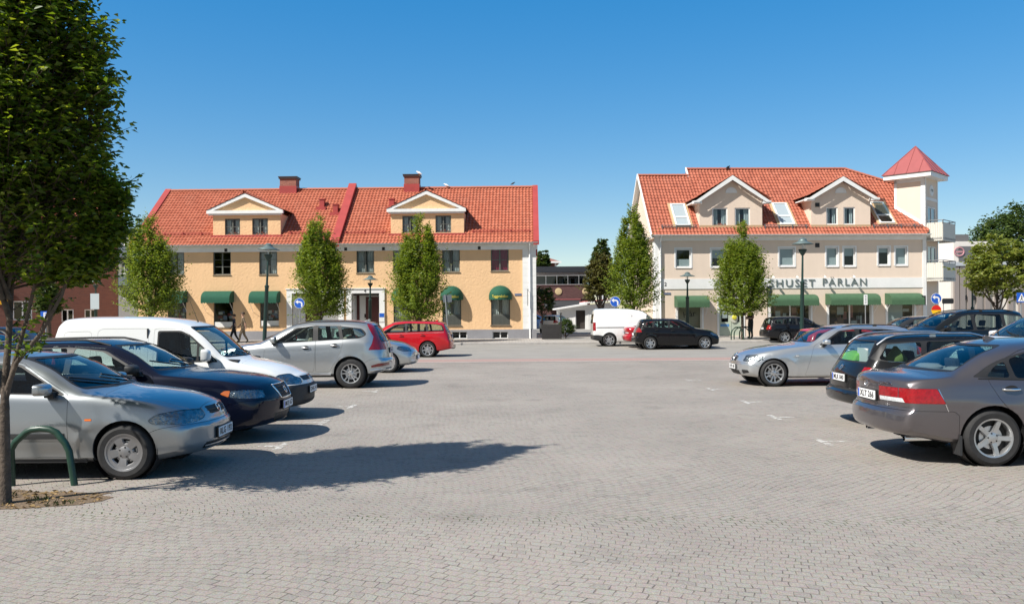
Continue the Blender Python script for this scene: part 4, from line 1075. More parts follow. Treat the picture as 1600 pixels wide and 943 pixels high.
# ================================================================== setting: materials for ground and buildings
def uv_tile_mat(name, c1, c2, c3, rough=.75):
    """roof tiles: every tile its own tone, moss and soot where it gathers"""
    m = bpy.data.materials.new(name); m.use_nodes = True; nt = m.node_tree; L = nt.links.new; b = nt.nodes['Principled BSDF']
    b.inputs['Roughness'].default_value = rough
    uv = nd(nt, 'ShaderNodeUVMap'); fl = nd(nt, 'ShaderNodeVectorMath', operation='FLOOR'); L(uv.outputs[0], fl.inputs[0])
    wn_ = nd(nt, 'ShaderNodeTexWhiteNoise', noise_dimensions='2D'); L(fl.outputs[0], wn_.inputs['Vector'])
    cr = nd(nt, 'ShaderNodeValToRGB'); e = cr.color_ramp.elements
    e[0].color = rgba(c1); e[1].color = rgba(c3); x = e.new(.5); x.color = rgba(c2); L(wn_.outputs[0], cr.inputs[0])
    tc = nd(nt, 'ShaderNodeTexCoord'); nz = nd(nt, 'ShaderNodeTexNoise', i_Scale=.45, i_Detail=7.0, i_Roughness=.7); L(tc.outputs['Object'], nz.inputs['Vector'])
    mr = nd(nt, 'ShaderNodeMapRange', i_1=.52, i_2=.8, i_3=0.0, i_4=.4); L(nz.outputs[0], mr.inputs[0])
    mx = nd(nt, 'ShaderNodeMix', data_type='RGBA'); mx.inputs[7].default_value = (.20, .075, .05, 1); L(mr.outputs[0], mx.inputs[0]); L(cr.outputs[0], mx.inputs[6])
    L(mx.outputs[2], b.inputs['Base Color'])
    MATS[name] = m; return m
TILE = uv_tile_mat('red clay pantile', (.36, .094, .048), (.40, .11, .058), (.43, .13, .072))
TILE2 = uv_tile_mat('weathered clay pantile', (.31, .085, .048), (.37, .105, .058), (.40, .125, .074))
def stucco(name, col, sc=14.0, strength=.55, var=.07):
    m = bpy.data.materials.new(name); m.use_nodes = True; nt = m.node_tree; L = nt.links.new; b = nt.nodes['Principled BSDF']
    b.inputs['Roughness'].default_value = .9; b.inputs['Specular IOR Level'].default_value = .2
    tc = nd(nt, 'ShaderNodeTexCoord')
    n1 = nd(nt, 'ShaderNodeTexNoise', i_Scale=sc, i_Detail=4.0, i_Roughness=.6); L(tc.outputs['Object'], n1.inputs['Vector'])
    bp = nd(nt, 'ShaderNodeBump', i_Strength=strength, i_Distance=.05); L(n1.outputs[0], bp.inputs['Height']); L(bp.outputs[0], b.inputs['Normal'])
    n2 = nd(nt, 'ShaderNodeTexNoise', i_Scale=.7, i_Detail=8.0, i_Roughness=.7); L(tc.outputs['Object'], n2.inputs['Vector'])
    # rain streaks: stretched noise
    mp = nd(nt, 'ShaderNodeMapping'); mp.inputs['Scale'].default_value = (3.0, 3.0, .25); L(tc.outputs['Object'], mp.inputs[0])
    n3 = nd(nt, 'ShaderNodeTexNoise', i_Scale=1.0, i_Detail=5.0); L(mp.outputs[0], n3.inputs['Vector'])
    ad = nd(nt, 'ShaderNodeMath', operation='ADD'); L(n2.outputs[0], ad.inputs[0]); L(n3.outputs[0], ad.inputs[1])
    mr = nd(nt, 'ShaderNodeMapRange', i_1=.7, i_2=1.3, i_3=1 - var, i_4=1 + var); L(ad.outputs[0], mr.inputs[0])
    sc_ = nd(nt, 'ShaderNodeVectorMath', operation='SCALE'); sc_.inputs[0].default_value = col; L(mr.outputs[0], sc_.inputs['Scale']); L(sc_.outputs[0], b.inputs['Base Color'])
    MATS[name] = m; return m
YEL = stucco('yellow rough stucco', (.76, .50, .285), 7.0, .55, .045)
BEI = stucco('beige pink stucco', (.72, .595, .49), 24.0, .25, .035)
WHI = mat('white painted plaster', (.74, .74, .73), .8, var=.05, vscale=1.5, bump=.15, bscale=30)
WOOD_W = mat('white painted wood', (.76, .76, .75), .55, var=.05, vscale=3)
GREYP = mat('grey plinth paint', (.25, .25, .27), .85, var=.1, vscale=1.2, bump=.3, bscale=25)
REDM = mat('red painted sheet metal', (.36, .055, .05), .45, var=.12, vscale=1.5)
PINKM = mat('red sheet metal faded', (.31, .08, .08), .5, var=.08, vscale=1.5)
WFRAME = mat('grey green window paint', (.11, .115, .10), .55, var=.1)
BROWN = mat('brown painted door', (.075, .018, .016), .45, var=.15, vscale=5)
CURT = mat('white curtain', (.72, .72, .70), .9)
CURTM = mat('crimson curtain', (.42, .012, .085), .9)
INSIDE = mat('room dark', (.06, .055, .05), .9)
AWN = mat('green awning cloth', (.008, .080, .046), .85, var=.12, vscale=6)
AWN2 = mat('moss green awning cloth', (.05, .112, .056), .85, var=.1, vscale=6)
ZINC = mat('zinc gutter', (.60, .61, .62), .45, .35, var=.08)
GREENM = mat('dark green lamp paint', (.011, .036, .031), .45, var=.15, vscale=8)
PANE = glass('window pane', (.62, .68, .68), 0.0)
BRICK = None
def brick_mat(name, c1, c2, mort, sc=1.0):
    m = bpy.data.materials.new(name); m.use_nodes = True; nt = m.node_tree; L = nt.links.new; b = nt.nodes['Principled BSDF']
    b.inputs['Roughness'].default_value = .85
    tc = nd(nt, 'ShaderNodeTexCoord'); sp = nd(nt, 'ShaderNodeSeparateXYZ'); L(tc.outputs['Object'], sp.inputs[0])
    ad = nd(nt, 'ShaderNodeMath', operation='ADD'); L(sp.outputs[0], ad.inputs[0]); L(sp.outputs[1], ad.inputs[1])
    cb = nd(nt, 'ShaderNodeCombineXYZ'); L(ad.outputs[0], cb.inputs[0]); L(sp.outputs[2], cb.inputs[1])
    br = nd(nt, 'ShaderNodeTexBrick', i_Scale=sc); br.inputs['Color1'].default_value = rgba(c1); br.inputs['Color2'].default_value = rgba(c2); br.inputs['Mortar'].default_value = rgba(mort)
    br.inputs['Brick Width'].default_value = .26; br.inputs['Row Height'].default_value = .077; br.inputs['Mortar Size'].default_value = .007
    L(cb.outputs[0], br.inputs['Vector']); L(br.outputs[0], b.inputs['Base Color'])
    bp = nd(nt, 'ShaderNodeBump', i_Strength=.4, i_Distance=.01); bp.invert = True; L(br.outputs['Fac'], bp.inputs['Height']); L(bp.outputs[0], b.inputs['Normal'])
    MATS[name] = m; return m
BRICK = brick_mat('chimney brick', (.24, .07, .045), (.32, .11, .07), (.28, .2, .17))
BRICKD = brick_mat('dark red brick', (.13, .045, .032), (.17, .06, .042), (.13, .075, .06))
BRICKM = brick_mat('maroon brick', (.085, .035, .035), (.12, .05, .048), (.09, .06, .055))

class Frame:
    """facade frame: x along the wall, y into the building, z up"""
    def __init__(S, px, y, phi): S.phi = phi; u, v = px2(px, YH); S.O = Vector((u * y / F_PX, y, 0)); S.ex = Vector((math.cos(phi), math.sin(phi), 0)); S.ey = Vector((-math.sin(phi), math.cos(phi), 0))
    def uz(S, px, py, dy=0.0):
        u, v = px2(px, py); d = Vector((u / F_PX, 1, -v / F_PX))
        t = (S.O.dot(S.ey) + dy) / d.dot(S.ey); p = d * t
        return (p - S.O).dot(S.ex), p.z + EYE
    def box(S, x0, y0, x1, y1, dy=0.0):
        a = S.uz(x0, y1, dy); b = S.uz(x1, y0, dy); c = S.uz(x0, y0, dy)
        return a[0], b[0], a[1], .5 * (b[1] + c[1])
    def world(S, x, y, z): return S.O + S.ex * x + S.ey * y + Vector((0, 0, z))

def wall(mb, x0, x1, z0, z1, holes, y=0.0, depth=.16, mi=0):
    """flat wall in the xz plane facing -y with holes and their reveals"""
    xs = sorted({x0, x1} | {v for h in holes for v in h[:2] if x0 < v < x1}); zs = sorted({z0, z1} | {v for h in holes for v in h[2:4] if z0 < v < z1})
    for i in range(len(xs) - 1):
        for j in range(len(zs) - 1):
            cx, cz = .5 * (xs[i] + xs[i + 1]), .5 * (zs[j] + zs[j + 1])
            if any(h[0] < cx < h[1] and h[2] < cz < h[3] for h in holes): continue
            mb.quad((xs[i], y, zs[j]), (xs[i + 1], y, zs[j]), (xs[i + 1], y, zs[j + 1]), (xs[i], y, zs[j + 1]), mi)
    for a, b, c, d in [h[:4] for h in holes]:
        mb.quad((a, y, c), (a, y, d), (a, y + depth, d), (a, y + depth, c), mi); mb.quad((b, y, d), (b, y, c), (b, y + depth, c), (b, y + depth, d), mi)
        mb.quad((a, y, d), (b, y, d), (b, y + depth, d), (a, y + depth, d), mi); mb.quad((b, y, c), (a, y, c), (a, y + depth, c), (b, y + depth, c), mi)
def curtain_mb(mb, x0, x1, z0, z1, y, mi=0, amp=.025, wl=.11):
    n = max(6, int((x1 - x0) / wl * 6)); rows = []
    for k in range(n + 1):
        x = x0 + (x1 - x0) * k / n; yy = y + amp * math.sin(2 * math.pi * (x - x0) / wl + .7 * math.sin(x * 5))
        rows.append([(x, yy, z0), (x, yy, z1)])
    mb.grid(rows, mi, True)
def window(parent, a, b, c, d, y=.08, frame=WFRAME, cols=2, rows=3, fw=.07, curtain=None, sill=None, bars=.028, name='window', merged=False, halves=None):
    """casement window filling the hole a..b x c..d: frame, glazing bars, panes, curtains"""
    f = MB(); t = .06
    f.box(a, a + fw, y, y + t, c, d); f.box(b - fw, b, y, y + t, c, d); f.box(a + fw, b - fw, y, y + t, c, c + fw); f.box(a + fw, b - fw, y, y + t, d - fw, d)
    iw = (b - a - 2 * fw) / cols
    for k in range(1, cols):
        x = a + fw + iw * k; f.box(x - fw * .62, x + fw * .62, y + .004, y + t - .004, c + fw, d - fw)
    for k in range(1, rows):
        z = c + fw + (d - c - 2 * fw) * k / rows
        for q in range(cols):
            xa = a + fw + iw * q + (fw * .62 if q else 0); xb = a + fw + iw * (q + 1) - (fw * .62 if q < cols - 1 else 0)
            f.box(xa, xb, y + .012, y + t - .012, z - bars / 2, z + bars / 2)
    mats_ = [frame]
    def panes(mb, mi):
        mb.quad((a + fw * .9, y + .03, c + fw * .9), (b - fw * .9, y + .03, c + fw * .9), (b - fw * .9, y + .03, d - fw * .9), (a + fw * .9, y + .03, d - fw * .9), mi)
    if merged:
        panes(f, 1)
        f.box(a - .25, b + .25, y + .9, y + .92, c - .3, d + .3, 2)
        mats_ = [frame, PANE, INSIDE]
        if curtain:
            curtain_mb(f, a + fw, a + fw + (b - a) * .3, c + fw, d - fw, y + .16, 3); curtain_mb(f, b - fw - (b - a) * .3, b - fw, c + fw, d - fw, y + .16, 3); mats_.append(curtain)
        return f.build(name, mats_, parent)
    o = f.build(name, frame, parent)
    p = MB(); panes(p, 0); p.build('pane', PANE, o)
    if curtain:
        q = MB(); w = (b - a)
        if halves == 'full': curtain_mb(q, a + fw, b - fw, c + fw, d - fw, y + .14)
        else: curtain_mb(q, a + fw, a + fw + w * .36, c + fw, d - fw, y + .14); curtain_mb(q, b - fw - w * .36, b - fw, c + fw, d - fw, y + .14)
        q.build('curtain', curtain, o)
    if sill:
        s = MB(); s.prism([(-.05, c - .045), (y, c - .012), (y, c + .004), (-.05, c - .02)], 'x', a - .04, b + .04); s.build('sill', sill, o)
    return o

def tiles(name, parent, O, U, Vd, W, H, m, tw=.225, th=.33, clips=(), lift=.035, roll=.042):
    """pantile roof sheet: O lower left, U along the eave, Vd up the slope; clips are (point, normal) planes whose positive side is cut away"""
    O, U, Vd = Vector(O), Vector(U).normalized(), Vector(Vd).normalized(); N = U.cross(Vd).normalized()
    nt_, nr = max(1, round(W / tw)), max(1, round(H / th)); tw, th = W / nt_, H / nr
    S = 6; us = []; hs = []; ut = []
    for i in range(nt_):
        for k in range(S):
            t = k / S; us.append((i + t) * tw); ut.append(i + t * .999); hs.append(roll * (max(0, math.sin(math.pi * min(1, t / .62))) if t < .62 else -.25 * math.sin(math.pi * (t - .62) / .38)))
    us.append(W); ut.append(nt_ - .001); hs.append(0)
    us, hs, ut = np.array(us), np.array(hs), np.array(ut); n = len(us)
    V = []; UVv = []
    rj = np.random.RandomState(3)
    for j in range(nr):
        jit = np.repeat(rj.uniform(-.006, .006, nt_ + 1), S)[:n]
        for (v, l, tv) in ((j * th - .03, lift, j + .01), ((j + 1) * th, 0.0, j + .99)):
            P = np.array(O)[None] + us[:, None] * np.array(U)[None] + v * np.array(Vd)[None] + (hs + l + jit)[:, None] * np.array(N)[None]
            V.append(P); UVv.append(np.stack([ut, np.full(n, tv)], 1))
    V = np.concatenate(V); UVv = np.concatenate(UVv); F = []
    i = np.arange(n - 1)
    for r in range(2 * nr - 1):
        F.append(np.stack([r * n + i, r * n + i + 1, (r + 1) * n + i + 1, (r + 1) * n + i], 1))
    F = np.concatenate(F); me = fast_mesh(name, V, F, m, False)
    uvl = me.uv_layers.new(name='UVMap'); uvl.data.foreach_set('uv', UVv[F.ravel()].astype(np.float32).ravel())
    if clips:
        b = bmesh.new(); b.from_mesh(me)
        for (p, nn) in clips:
            bmesh.ops.bisect_plane(b, geom=b.verts[:] + b.edges[:] + b.faces[:], plane_co=p, plane_no=nn, clear_outer=True)
        b.to_mesh(me); b.free()
    shade(me, 35)
    return link(name, me, parent)
def cut_hole_tiles(): pass
def ridge(name, parent, a, b, m, r=.13, seg=.38):
    """row of half-round ridge tiles"""
    a, b = Vector(a), Vector(b); n = max(2, int((b - a).length / seg)); t = MB(); d = (b - a).normalized()
    s = d.cross(Vector((0, 0, 1))).normalized(); up = s.cross(d)
    for k in range(n):
        p, q = a + (b - a) * (k / n), a + (b - a) * ((k + 1.12) / n); rows = []
        for (c, rr) in ((p, r * 1.06), (q, r * .94)):
            rows.append([tuple(c + s * rr * math.cos(x) + up * (rr * math.sin(x) * .8)) for x in np.linspace(-.25, math.pi + .25, 9)])
        t.grid(rows, 0, False)
    return t.build(name, m, parent, 50)
def set_uv_const(o): pass
def pediment(mb, x0, x1, z, zt, y0, y1, t=.2, mi=0):
    """two raking boards"""
    xm = .5 * (x0 + x1)
    sl = (zt - z) / (xm - x0)
    mb.prism([(x0, z), (x0 + t / sl * .9, z), (xm, zt - t * 1.15), (xm, zt)], 'y', y0, y1, mi)
    mb.prism([(x1, z), (xm, zt), (xm, zt - t * 1.15), (x1 - t / sl * .9, z)], 'y', y0, y1, mi)

def awning_box(parent, x0, x1, z0, z1, proj, m, valance=.2, arms=True, ry=0.0, arc=1.0, lettering=None):
    """rolled-front canopy: curved roof cloth, closed sides, scalloped valance"""
    t = MB(); n = 10; prof = []
    zf = z0 + valance
    for k in range(n + 1):
        a = math.pi / 2 * k / n
        prof.append((-proj * math.sin(a) ** (1.0), zf + (z1 - zf) * (math.cos(a) ** .8 if arc == 1.0 else 1 - (1 - math.cos(a)) ** arc)))
    xs = np.linspace(x0, x1, 13)
    rows = []
    for i, x in enumerate(xs): rows.append([(x, p[0] + ry - .006 * math.sin(i * math.pi / 2) ** 2, p[1]) for p in prof])
    t.grid(rows, 0, False)
    sc = max(3, int((x1 - x0) / .16)); vr = []
    for i in range(sc * 6 + 1):
        f = i / (sc * 6); zz = z0 + .045 * (1 - abs(math.sin(math.pi * f * sc)))
        vr.append([(x0 + (x1 - x0) * f, prof[-1][0] + ry - .004, zf), (x0 + (x1 - x0) * f, prof[-1][0] + ry - .012, zz)])
    t.grid(vr, 0, False)
    for x in (x0, x1):
        t.add([(x, ry, zf)] + [(x, p[0] + ry, p[1]) for p in prof], [(0, k + 1, k + 2) for k in range(n)])
        t.add([(x, ry + 0, zf), (x, prof[-1][0] + ry, zf), (x, prof[-1][0] + ry, z0 + .03), (x, ry, z0 + .07)], [(0, 1, 2, 3)])
    o = t.build('awning', m, parent, 50)
    if arms:
        for x in (x0 + .03, x1 - .03): a = MB(); a.tube([(x, ry - proj + .02, zf), (x, ry - .02, zf - proj * .85)], .012, 6); a.build('awning_arm', WOOD_W, o)
    return o
def awning_dome(parent, xc, w, z0, z1, proj, m, txt=None):
    """half-dome canopy with ribs"""
    t = MB(); n = 20; k = 9; rows = []; val = .24
    for j in range(k + 1):
        e = (math.pi / 2) * (1 - j / k)                            # top to front edge
        row = []
        for i in range(n + 1):
            a = math.pi * i / n
            rr = math.cos(e) if j < k else 1.0
            rib = 1 + .025 * abs(math.sin(a * 4.5))
            row.append((xc - w / 2 * math.cos(a) * (1 if True else rr), -proj * math.sin(a) * rr * rib, 0))
        rows.append(row)
    # dome: arch against the wall sweeping forwards to a level front edge
    rows = []
    for j in range(k + 1):
        g = math.pi / 2 * j / k; row = []
        for i in range(n + 1):
            a = math.pi * i / n
            px_, pz_ = -math.cos(a), math.sin(a)
            rib = 1 + .02 * abs(math.sin(g * 4))
            row.append((xc + w / 2 * px_, -proj * pz_ * math.sin(g) * rib, z0 + val + (z1 - z0 - val) * pz_ * math.cos(g) * rib))
        rows.append(row)
    t.grid(rows, 0, True)
    v = []; sc = 9
    for i in range(n * 3 + 1):
        a = math.pi * i / (n * 3); zz = z0 + .04 * (1 - abs(math.sin(a * sc)))
        x, y = xc - w / 2 * math.cos(a), -proj * math.sin(a)
        v.append([(x, y, z0 + val), (x, y * 1.01 - .004, zz)])
    t.grid(v, 0, False)
    o = t.build('awning', m, parent, 40)
    if txt: 
        me = text_mesh(txt, .24, .004, 1.0, .003)
        for vv in me.vertices:                                     # wrap the words round the front of the valance
            th = vv.co.x / (w * .62); x = xc + w / 2 * math.sin(th); y = -proj * math.cos(th) - .02 + (vv.co.z - .002)
            vv.co = Vector((x, y, z0 + val * .92 + vv.co.y))
        me.name = 'lettering'; me.materials.clear(); me.materials.append(mat('yellow awning print', (.62, .52, .08), .7)); link('lettering', me, o)
    return o
def gutter(parent, x0, x1, y, z, m=ZINC, r=.07):
    g = MB(); rows = []
    for x in (x0, x1): rows.append([(x, y + r * math.cos(a), z + r * math.sin(a)) for a in np.linspace(math.pi, 2 * math.pi, 9)])
    g.grid(rows, 0, False); rows = []
    for x in (x0, x1): rows.append([(x, y + (r - .008) * math.cos(a), z + .004 + (r - .008) * math.sin(a)) for a in np.linspace(math.pi, 2 * math.pi, 9)])
    g.grid(rows, 0, True)
    return g.build('gutter', m, parent, 50)
def downpipe(parent, x, y, z0, z1, m=ZINC, r=.045, yr=None):
    t = MB(); pts = [(x, y, z0 + .15), (x, y, z1 - .5)]
    if yr is not None: pts += [(x, y, z1 - .42), (x, yr, z1 - .08), (x, yr, z1)]
    pts = [(x, y - .12, z0 + .06)] + pts
    t.tube(pts, r, 10); return t.build('downpipe', m, parent, 50)

# ------------------------------------------------------------------ the yellow terrace with the red roof
def yellow_house():
    fr = Frame(838, 53.0, R(-1.2)); B_ = lambda *a: fr.box(*a)
    XL = fr.uz(216, 486)[0]; XR = 0.0; Z1 = 6.15
    root = thing('yellow_house', 'long yellow rendered terrace house with red tiled roof, two pedimented dormers and two brick chimneys', 'house', fr.O, fr.phi)
    ups = [(260, 393.7, 287.7, 429.3), (333, 393, 360.5, 429.3), (405, 392.5, 433, 428.7), (464, 392, 491.5, 428), (557, 390, 584.5, 426.3), (614.4, 389.5, 641.8, 425.6), (690.8, 389, 718.3, 425), (767, 387.7, 794.7, 423.4)]
    los = [(262, 466, 291, 512), (334, 466, 364, 511.5), (406.5, 466, 435.5, 509.5)]
    dom = [(615, 462, 643, 509), (691.4, 460, 720.5, 508.3), (767.4, 460, 796.8, 507.5)]
    base = [(706, 517.5, 730, 528), (769.5, 517.5, 793.8, 528)]
    uph = [B_(*w) for w in ups]; loh = [B_(*w) for w in los]; doh = [B_(*w) for w in dom]
    por = [B_(457, 458, 529, 530), B_(550, 458, 592.8, 530)]
    por = [(a, b, .04, d) for a, b, c, d in por]
    ZP = fr.uz(760, 514.5)[1]
    pil_l = fr.uz(817, 486)[0]
    m = MB(); wall(m, XL, pil_l, ZP, Z1, uph + loh + doh + por, 0, .2)
    # side and back walls, with gables
    D = 9.8; RZ = 10.45
    m.quad((XL, D, 0), (XL, 0, 0), (XL, 0, Z1), (XL, D, Z1)); m.add([(XL, D, Z1), (XL, 0, Z1), (XL, D / 2, RZ)], [(0, 1, 2)])
    m.quad((XR, .004, 0), (XR, D, 0), (XR, D, Z1), (XR, .004, Z1)); m.add([(XR, .004, Z1), (XR, D, Z1), (XR, D / 2, RZ)], [(0, 1, 2)])
    m.quad((XR, D, 0), (XL, D, 0), (XL, D, Z1), (XR, D, Z1))
    m.build('wall', YEL, root)
    p = MB(); bh = [B_(*w) for w in base]; bh = [(a, b, .12, d) for a, b, c, d in bh]
    wall(p, XL - .0, pil_l, 0, ZP, [(h[0], h[1], 0, ZP) for h in por] + bh, -.05, .25)
    p.quad((XL, -.05, ZP), (pil_l, -.05, ZP), (pil_l, 0, ZP), (XL, 0, ZP))
    p.box(pil_l, XR + .004, -.14, -.051, 0, ZP); p.build('plinth', GREYP, root)
    fl = MB(); fl.box(XL + .3, XR - .3, .45, D - .3, 2.95, 3.1); fl.box(XL + .3, XR - .3, 3.2, 3.3, .05, Z1 - .1); fl.build('floor_slab', INSIDE, root)
    q = MB()                                                         # grooved white corner pilaster
    zz = np.linspace(ZP, Z1 - .38, 13)
    for i in range(12): q.box(pil_l, XR + .003, -.09, .002, zz[i] + .012, zz[i + 1]); q.box(pil_l + .01, XR - .01, -.075, .001, zz[i], zz[i] + .012)
    q.build('corner_pilaster', WHI, root)
    e = MB(); e.box(XL - .1, XR + .1, -.12, -.001, Z1 - .38, Z1); e.box(XL - .1, XR + .1, -.42, -.12, Z1 - .06, Z1 + .02); e.build('eaves_board', WOOD_W, root)
    v = MB()
    for px in (354, 540.8, 599.6, 749): x, z = fr.uz(px, 388); v.box(x - .09, x + .09, -.14, -.119, Z1 - .36, Z1 - .16)
    v.build('vent_hole', DK, root)
    gutter(root, XL - .15, XR + .12, -.52, Z1 + .05)
    downpipe(root, fr.uz(828.3, 486)[0], -.16, 0.0, Z1 + .0, WOOD_W, .05, -.5)
    # roof
    sl = (RZ - Z1 - .05) / (D / 2 + .5); vd = Vector((0, D / 2 + .5, RZ - Z1 - .05)); H = vd.length; W = XR - XL + .3
    rf = tiles('roof', root, (XL - .15, -.5, Z1 + .05), (1, 0, 0), vd, W, H, TILE)
    rf['label'] = 'red pantile roof'
    tiles('roof_back', root, (XR + .15, D + .5, Z1 + .05), (-1, 0, 0), (0, -D / 2 - .5, RZ - Z1 - .05), W, H, TILE)
    un = MB(); un.quad((XL, -.5, Z1 - .01), (XR, -.5, Z1 - .01), (XR, D / 2, RZ - .06), (XL, D / 2, RZ - .06)); un.quad((XL, D / 2, RZ - .06), (XR, D / 2, RZ - .06), (XR, D + .5, Z1 - .01), (XL, D + .5, Z1 - .01)); un.build('roof_deck', INSIDE, root)
    ridge('ridge_tiles', root, (XL - .15, D / 2, RZ + .02), (XR + .15, D / 2, RZ + .02), TILE)
    roofz = lambda y: Z1 + .05 + (y + .5) * sl
    def parapet(nm, x0, x1, h):                                       # red metal capping running up and over the roof
        t = MB(); t.prism([(-.56, Z1 - .12), (-.56, Z1 + .06 + h * .6), (D / 2, RZ + h), (D + .56, Z1 + .06 + h * .6), (D + .56, Z1 - .12), (D / 2, RZ - .3)], 'x', x0, x1)
        t.build(nm, REDM, root)
    xf = fr.uz(526.5, 380)[0]
    parapet('fire_wall_capping', xf - .26, xf + .26, .42); parapet('verge_capping', XL - .32, XL + .08, .16); parapet('verge_capping', XR - .16, XR + .2, .16)
    # snow guards
    for a, b in ((XL + .3, fr.uz(333, 486)[0] - .2), (fr.uz(438, 486)[0] + .5, xf - .4), (xf + .4, fr.uz(610, 486)[0] - .3), (fr.uz(725, 486)[0] + .5, XR - .3)):
        y = .35; sg = MB()
        for dz in (.10, .2): sg.tube([(a, y, roofz(y) + dz), (b, y, roofz(y) + dz)], .018, 6)
        for x in np.arange(a + .1, b, 1.2): sg.box(x - .012, x + .012, y - .03, y + .12, roofz(y) - .05, roofz(y) + .24)
        sg.build('snow_guard', REDM, root)
    # windows
    for i, h in enumerate(uph):
        cu = [CURT, None, CURT, None, CURT, CURT, CURT, CURTM][i]
        wo = window(root, *h, y=.10, curtain=cu, sill=WFRAME, cols=2, rows=3 if i < 4 else 2, halves='full' if i == 7 else None)
        if i == 7: wo['label'] = 'window with crimson curtains drawn'
    for i, h in enumerate(loh): 
        wo = window(root, *h, y=.10, cols=1 if i else 2, rows=1, sill=WFRAME, fw=.06)
        g = MB()                                                     # goods on show behind the shop pane
        r_ = random.Random(i)
        for k in range(14):
            x = r_.uniform(h[0] + .1, h[1] - .3); z = r_.uniform(h[2] + .1, h[3] - .9); w_, h_ = r_.uniform(.12, .3), r_.uniform(.12, .3); y = .28 + .02 * k
            g.box(x, x + w_, y, y + .012, z, z + h_, k % 3)
        g.build('window_display', [mat('paper white', (.7, .7, .68), .8), mat('print blue', (.12, .2, .35), .7), mat('print red', (.4, .08, .07), .7)], wo)
        if i:
            s = MB(); s.box(h[0] + .02, h[1] - .02, .05, .07, h[2] + .02, h[2] + .36); s.build('notice_board', mat('paper white'), wo)
            txs = 'Presentbutiken' if i == 1 else 'Presenter'
    for i, h in enumerate(doh):
        zs = fr.uz(700, 493)[1]
        wo = window(root, h[0], h[1], zs, h[3], y=.08, cols=2, rows=1, curtain=CURT, fw=.08)
        pp = MB(); pp.box(h[0], h[1], .06, .14, h[2], zs)
        for x in np.arange(h[0] + .07, h[1] - .02, .085): pp.box(x, x + .012, .05, .06, h[2] + .05, zs - .05)
        pp.box(h[0] - .05, h[1] + .05, -.06, .12, h[2] - .06, h[2] - .005, 0); pp.build('window_apron', mat('dark grey green panel', (.075, .08, .07), .6), wo)
        awning_dome(root, .5 * (h[0] + h[1]), (h[1] - h[0]) * 1.22, fr.uz(700, 469)[1], fr.uz(700, 446.5)[1], .75, AWN, 'Tuggpraktiken')
    for h in bh: window(root, h[0], h[1], h[2], h[3], y=.06, frame=WOOD_W, cols=2, rows=1, fw=.05)
    for (a, b_) in ((250, 293), (321.6, 365.5), (395, 438)):
        x0, x1, z0, z1 = B_(a, 454.5, b_, 474); awning_box(root, x0, x1, z0, z1, .85, AWN, .18)
    # portals
    for i, h in enumerate(por):
        t = MB(); w_ = .34; top = fr.uz(570, 451.3)[1]
        t.box(h[0] - w_, h[0], -.09, .3, .0, top); t.box(h[1], h[1] + w_, -.09, .3, 0, top); t.box(h[0], h[1], -.09, .3, h[3], top); t.box(h[0] - w_ - .06, h[1] + w_ + .06, -.14, .0, top, top + .06)
        po = t.build('portal', WHI, root)
        r = MB(); r.box(h[0] - .01, h[1] + .01, 1.0, 1.1, 0.0, h[3] + .05); r.box(h[0] - .1, h[0], .3, 1.0, 0, h[3] + .05); r.box(h[1], h[1] + .1, .3, 1.0, 0, h[3] + .05); r.box(h[0], h[1], .3, 1.0, h[3] + .05, h[3] + .12); r.box(h[0], h[1], .0, 1.0, -.02, .16); r.build('porch', WHI, po)
        dx = .40 if i else .2
        d = MB(); x0 = h[0] + (h[1] - h[0]) * dx; x1 = h[1] - .12 if i else x0 + 1.0
        d.box(x0, x1, .95, .998, .18, h[3] - .22); d.box(x0 + .12, x0 + .26, .94, .952, 1.0, 1.3); 
        d.box(x0 + .45 * (x1 - x0), x0 + .5 * (x1 - x0), .94, .951, .2, h[3] - .25); d.build('door', BROWN, po)
        if i: d = MB(); d.box(h[0] + .12, h[0] + .3, .95, .998, .5, h[3] - .12); d.build('side_panel', BROWN, po); 
        if i: d = MB(); d.box(h[0] + .62, h[0] + .8, .96, .998, 1.5, 1.75); d.build('door_phone', DK, po)
        if i: text_part('house_number', '4', .34, MATS['plate ink'], po, Matrix.Translation((fr.uz(571, 455)[0], -.094, .5 * (top + h[3]))) @ Matrix.Rotation(R(90), 4, 'X'), .01)
    s = MB(); x, z = fr.uz(597, 494); s.box(x - .17, x + .17, -.12, -.092, z - .35, z + .25); so = s.build('wall_notice', mat('paper white'), root); s = MB(); s.box(x - .15, x + .15, -.127, -.121, z - .05, z + .2); s.build('notice_print', mat('sign blue', (.012, .10, .50), .4), so)
    s = MB(); x, z = fr.uz(809.6, 460); s.box(x - .22, x + .22, -.03, -.005, z - .07, z + .07); s.build('street_name_plate', mat('plate steel blue', (.12, .15, .24), .5), root)
    s = MB(); x, z = fr.uz(824.5, 464); s.tube([(x, -.09, z + .5), (x, -.32, z + .5), (x, -.32, z - .55)], .018, 6); s.build('flag_bracket', DK, root)
    # dormers
    for (x0p, x1p, pl, pr, apx, apy, zbp, ztp, wins) in ((333, 438.5, 324.6, 443.6, 383.5, 302.8, 368.4, 334.0, [(351.5, 341.5, 375, 367), (394.2, 341, 418.5, 367)]),
                                                 (610.6, 725, 605, 728.2, 665.6, 298.4, 365.6, 331.3, [(628.8, 337, 652.4, 364), (680.5, 336.4, 704.8, 363.4)])):
        dy = .3; a = fr.uz(x0p, zbp, dy); b = fr.uz(x1p, zbp, dy); zt = fr.uz(apx, ztp, dy)[1]; za = fr.uz(apx, apy, dy)[1]
        zb = roofz(dy) + .02; xa, xb = a[0], b[0]; wh = [fr.box(*w, dy) for w in wins]
        yb = (zt - Z1 - .05) / sl - .5
        m = MB(); wall(m, xa, xb, zb - .2, zt, wh, dy, .12)
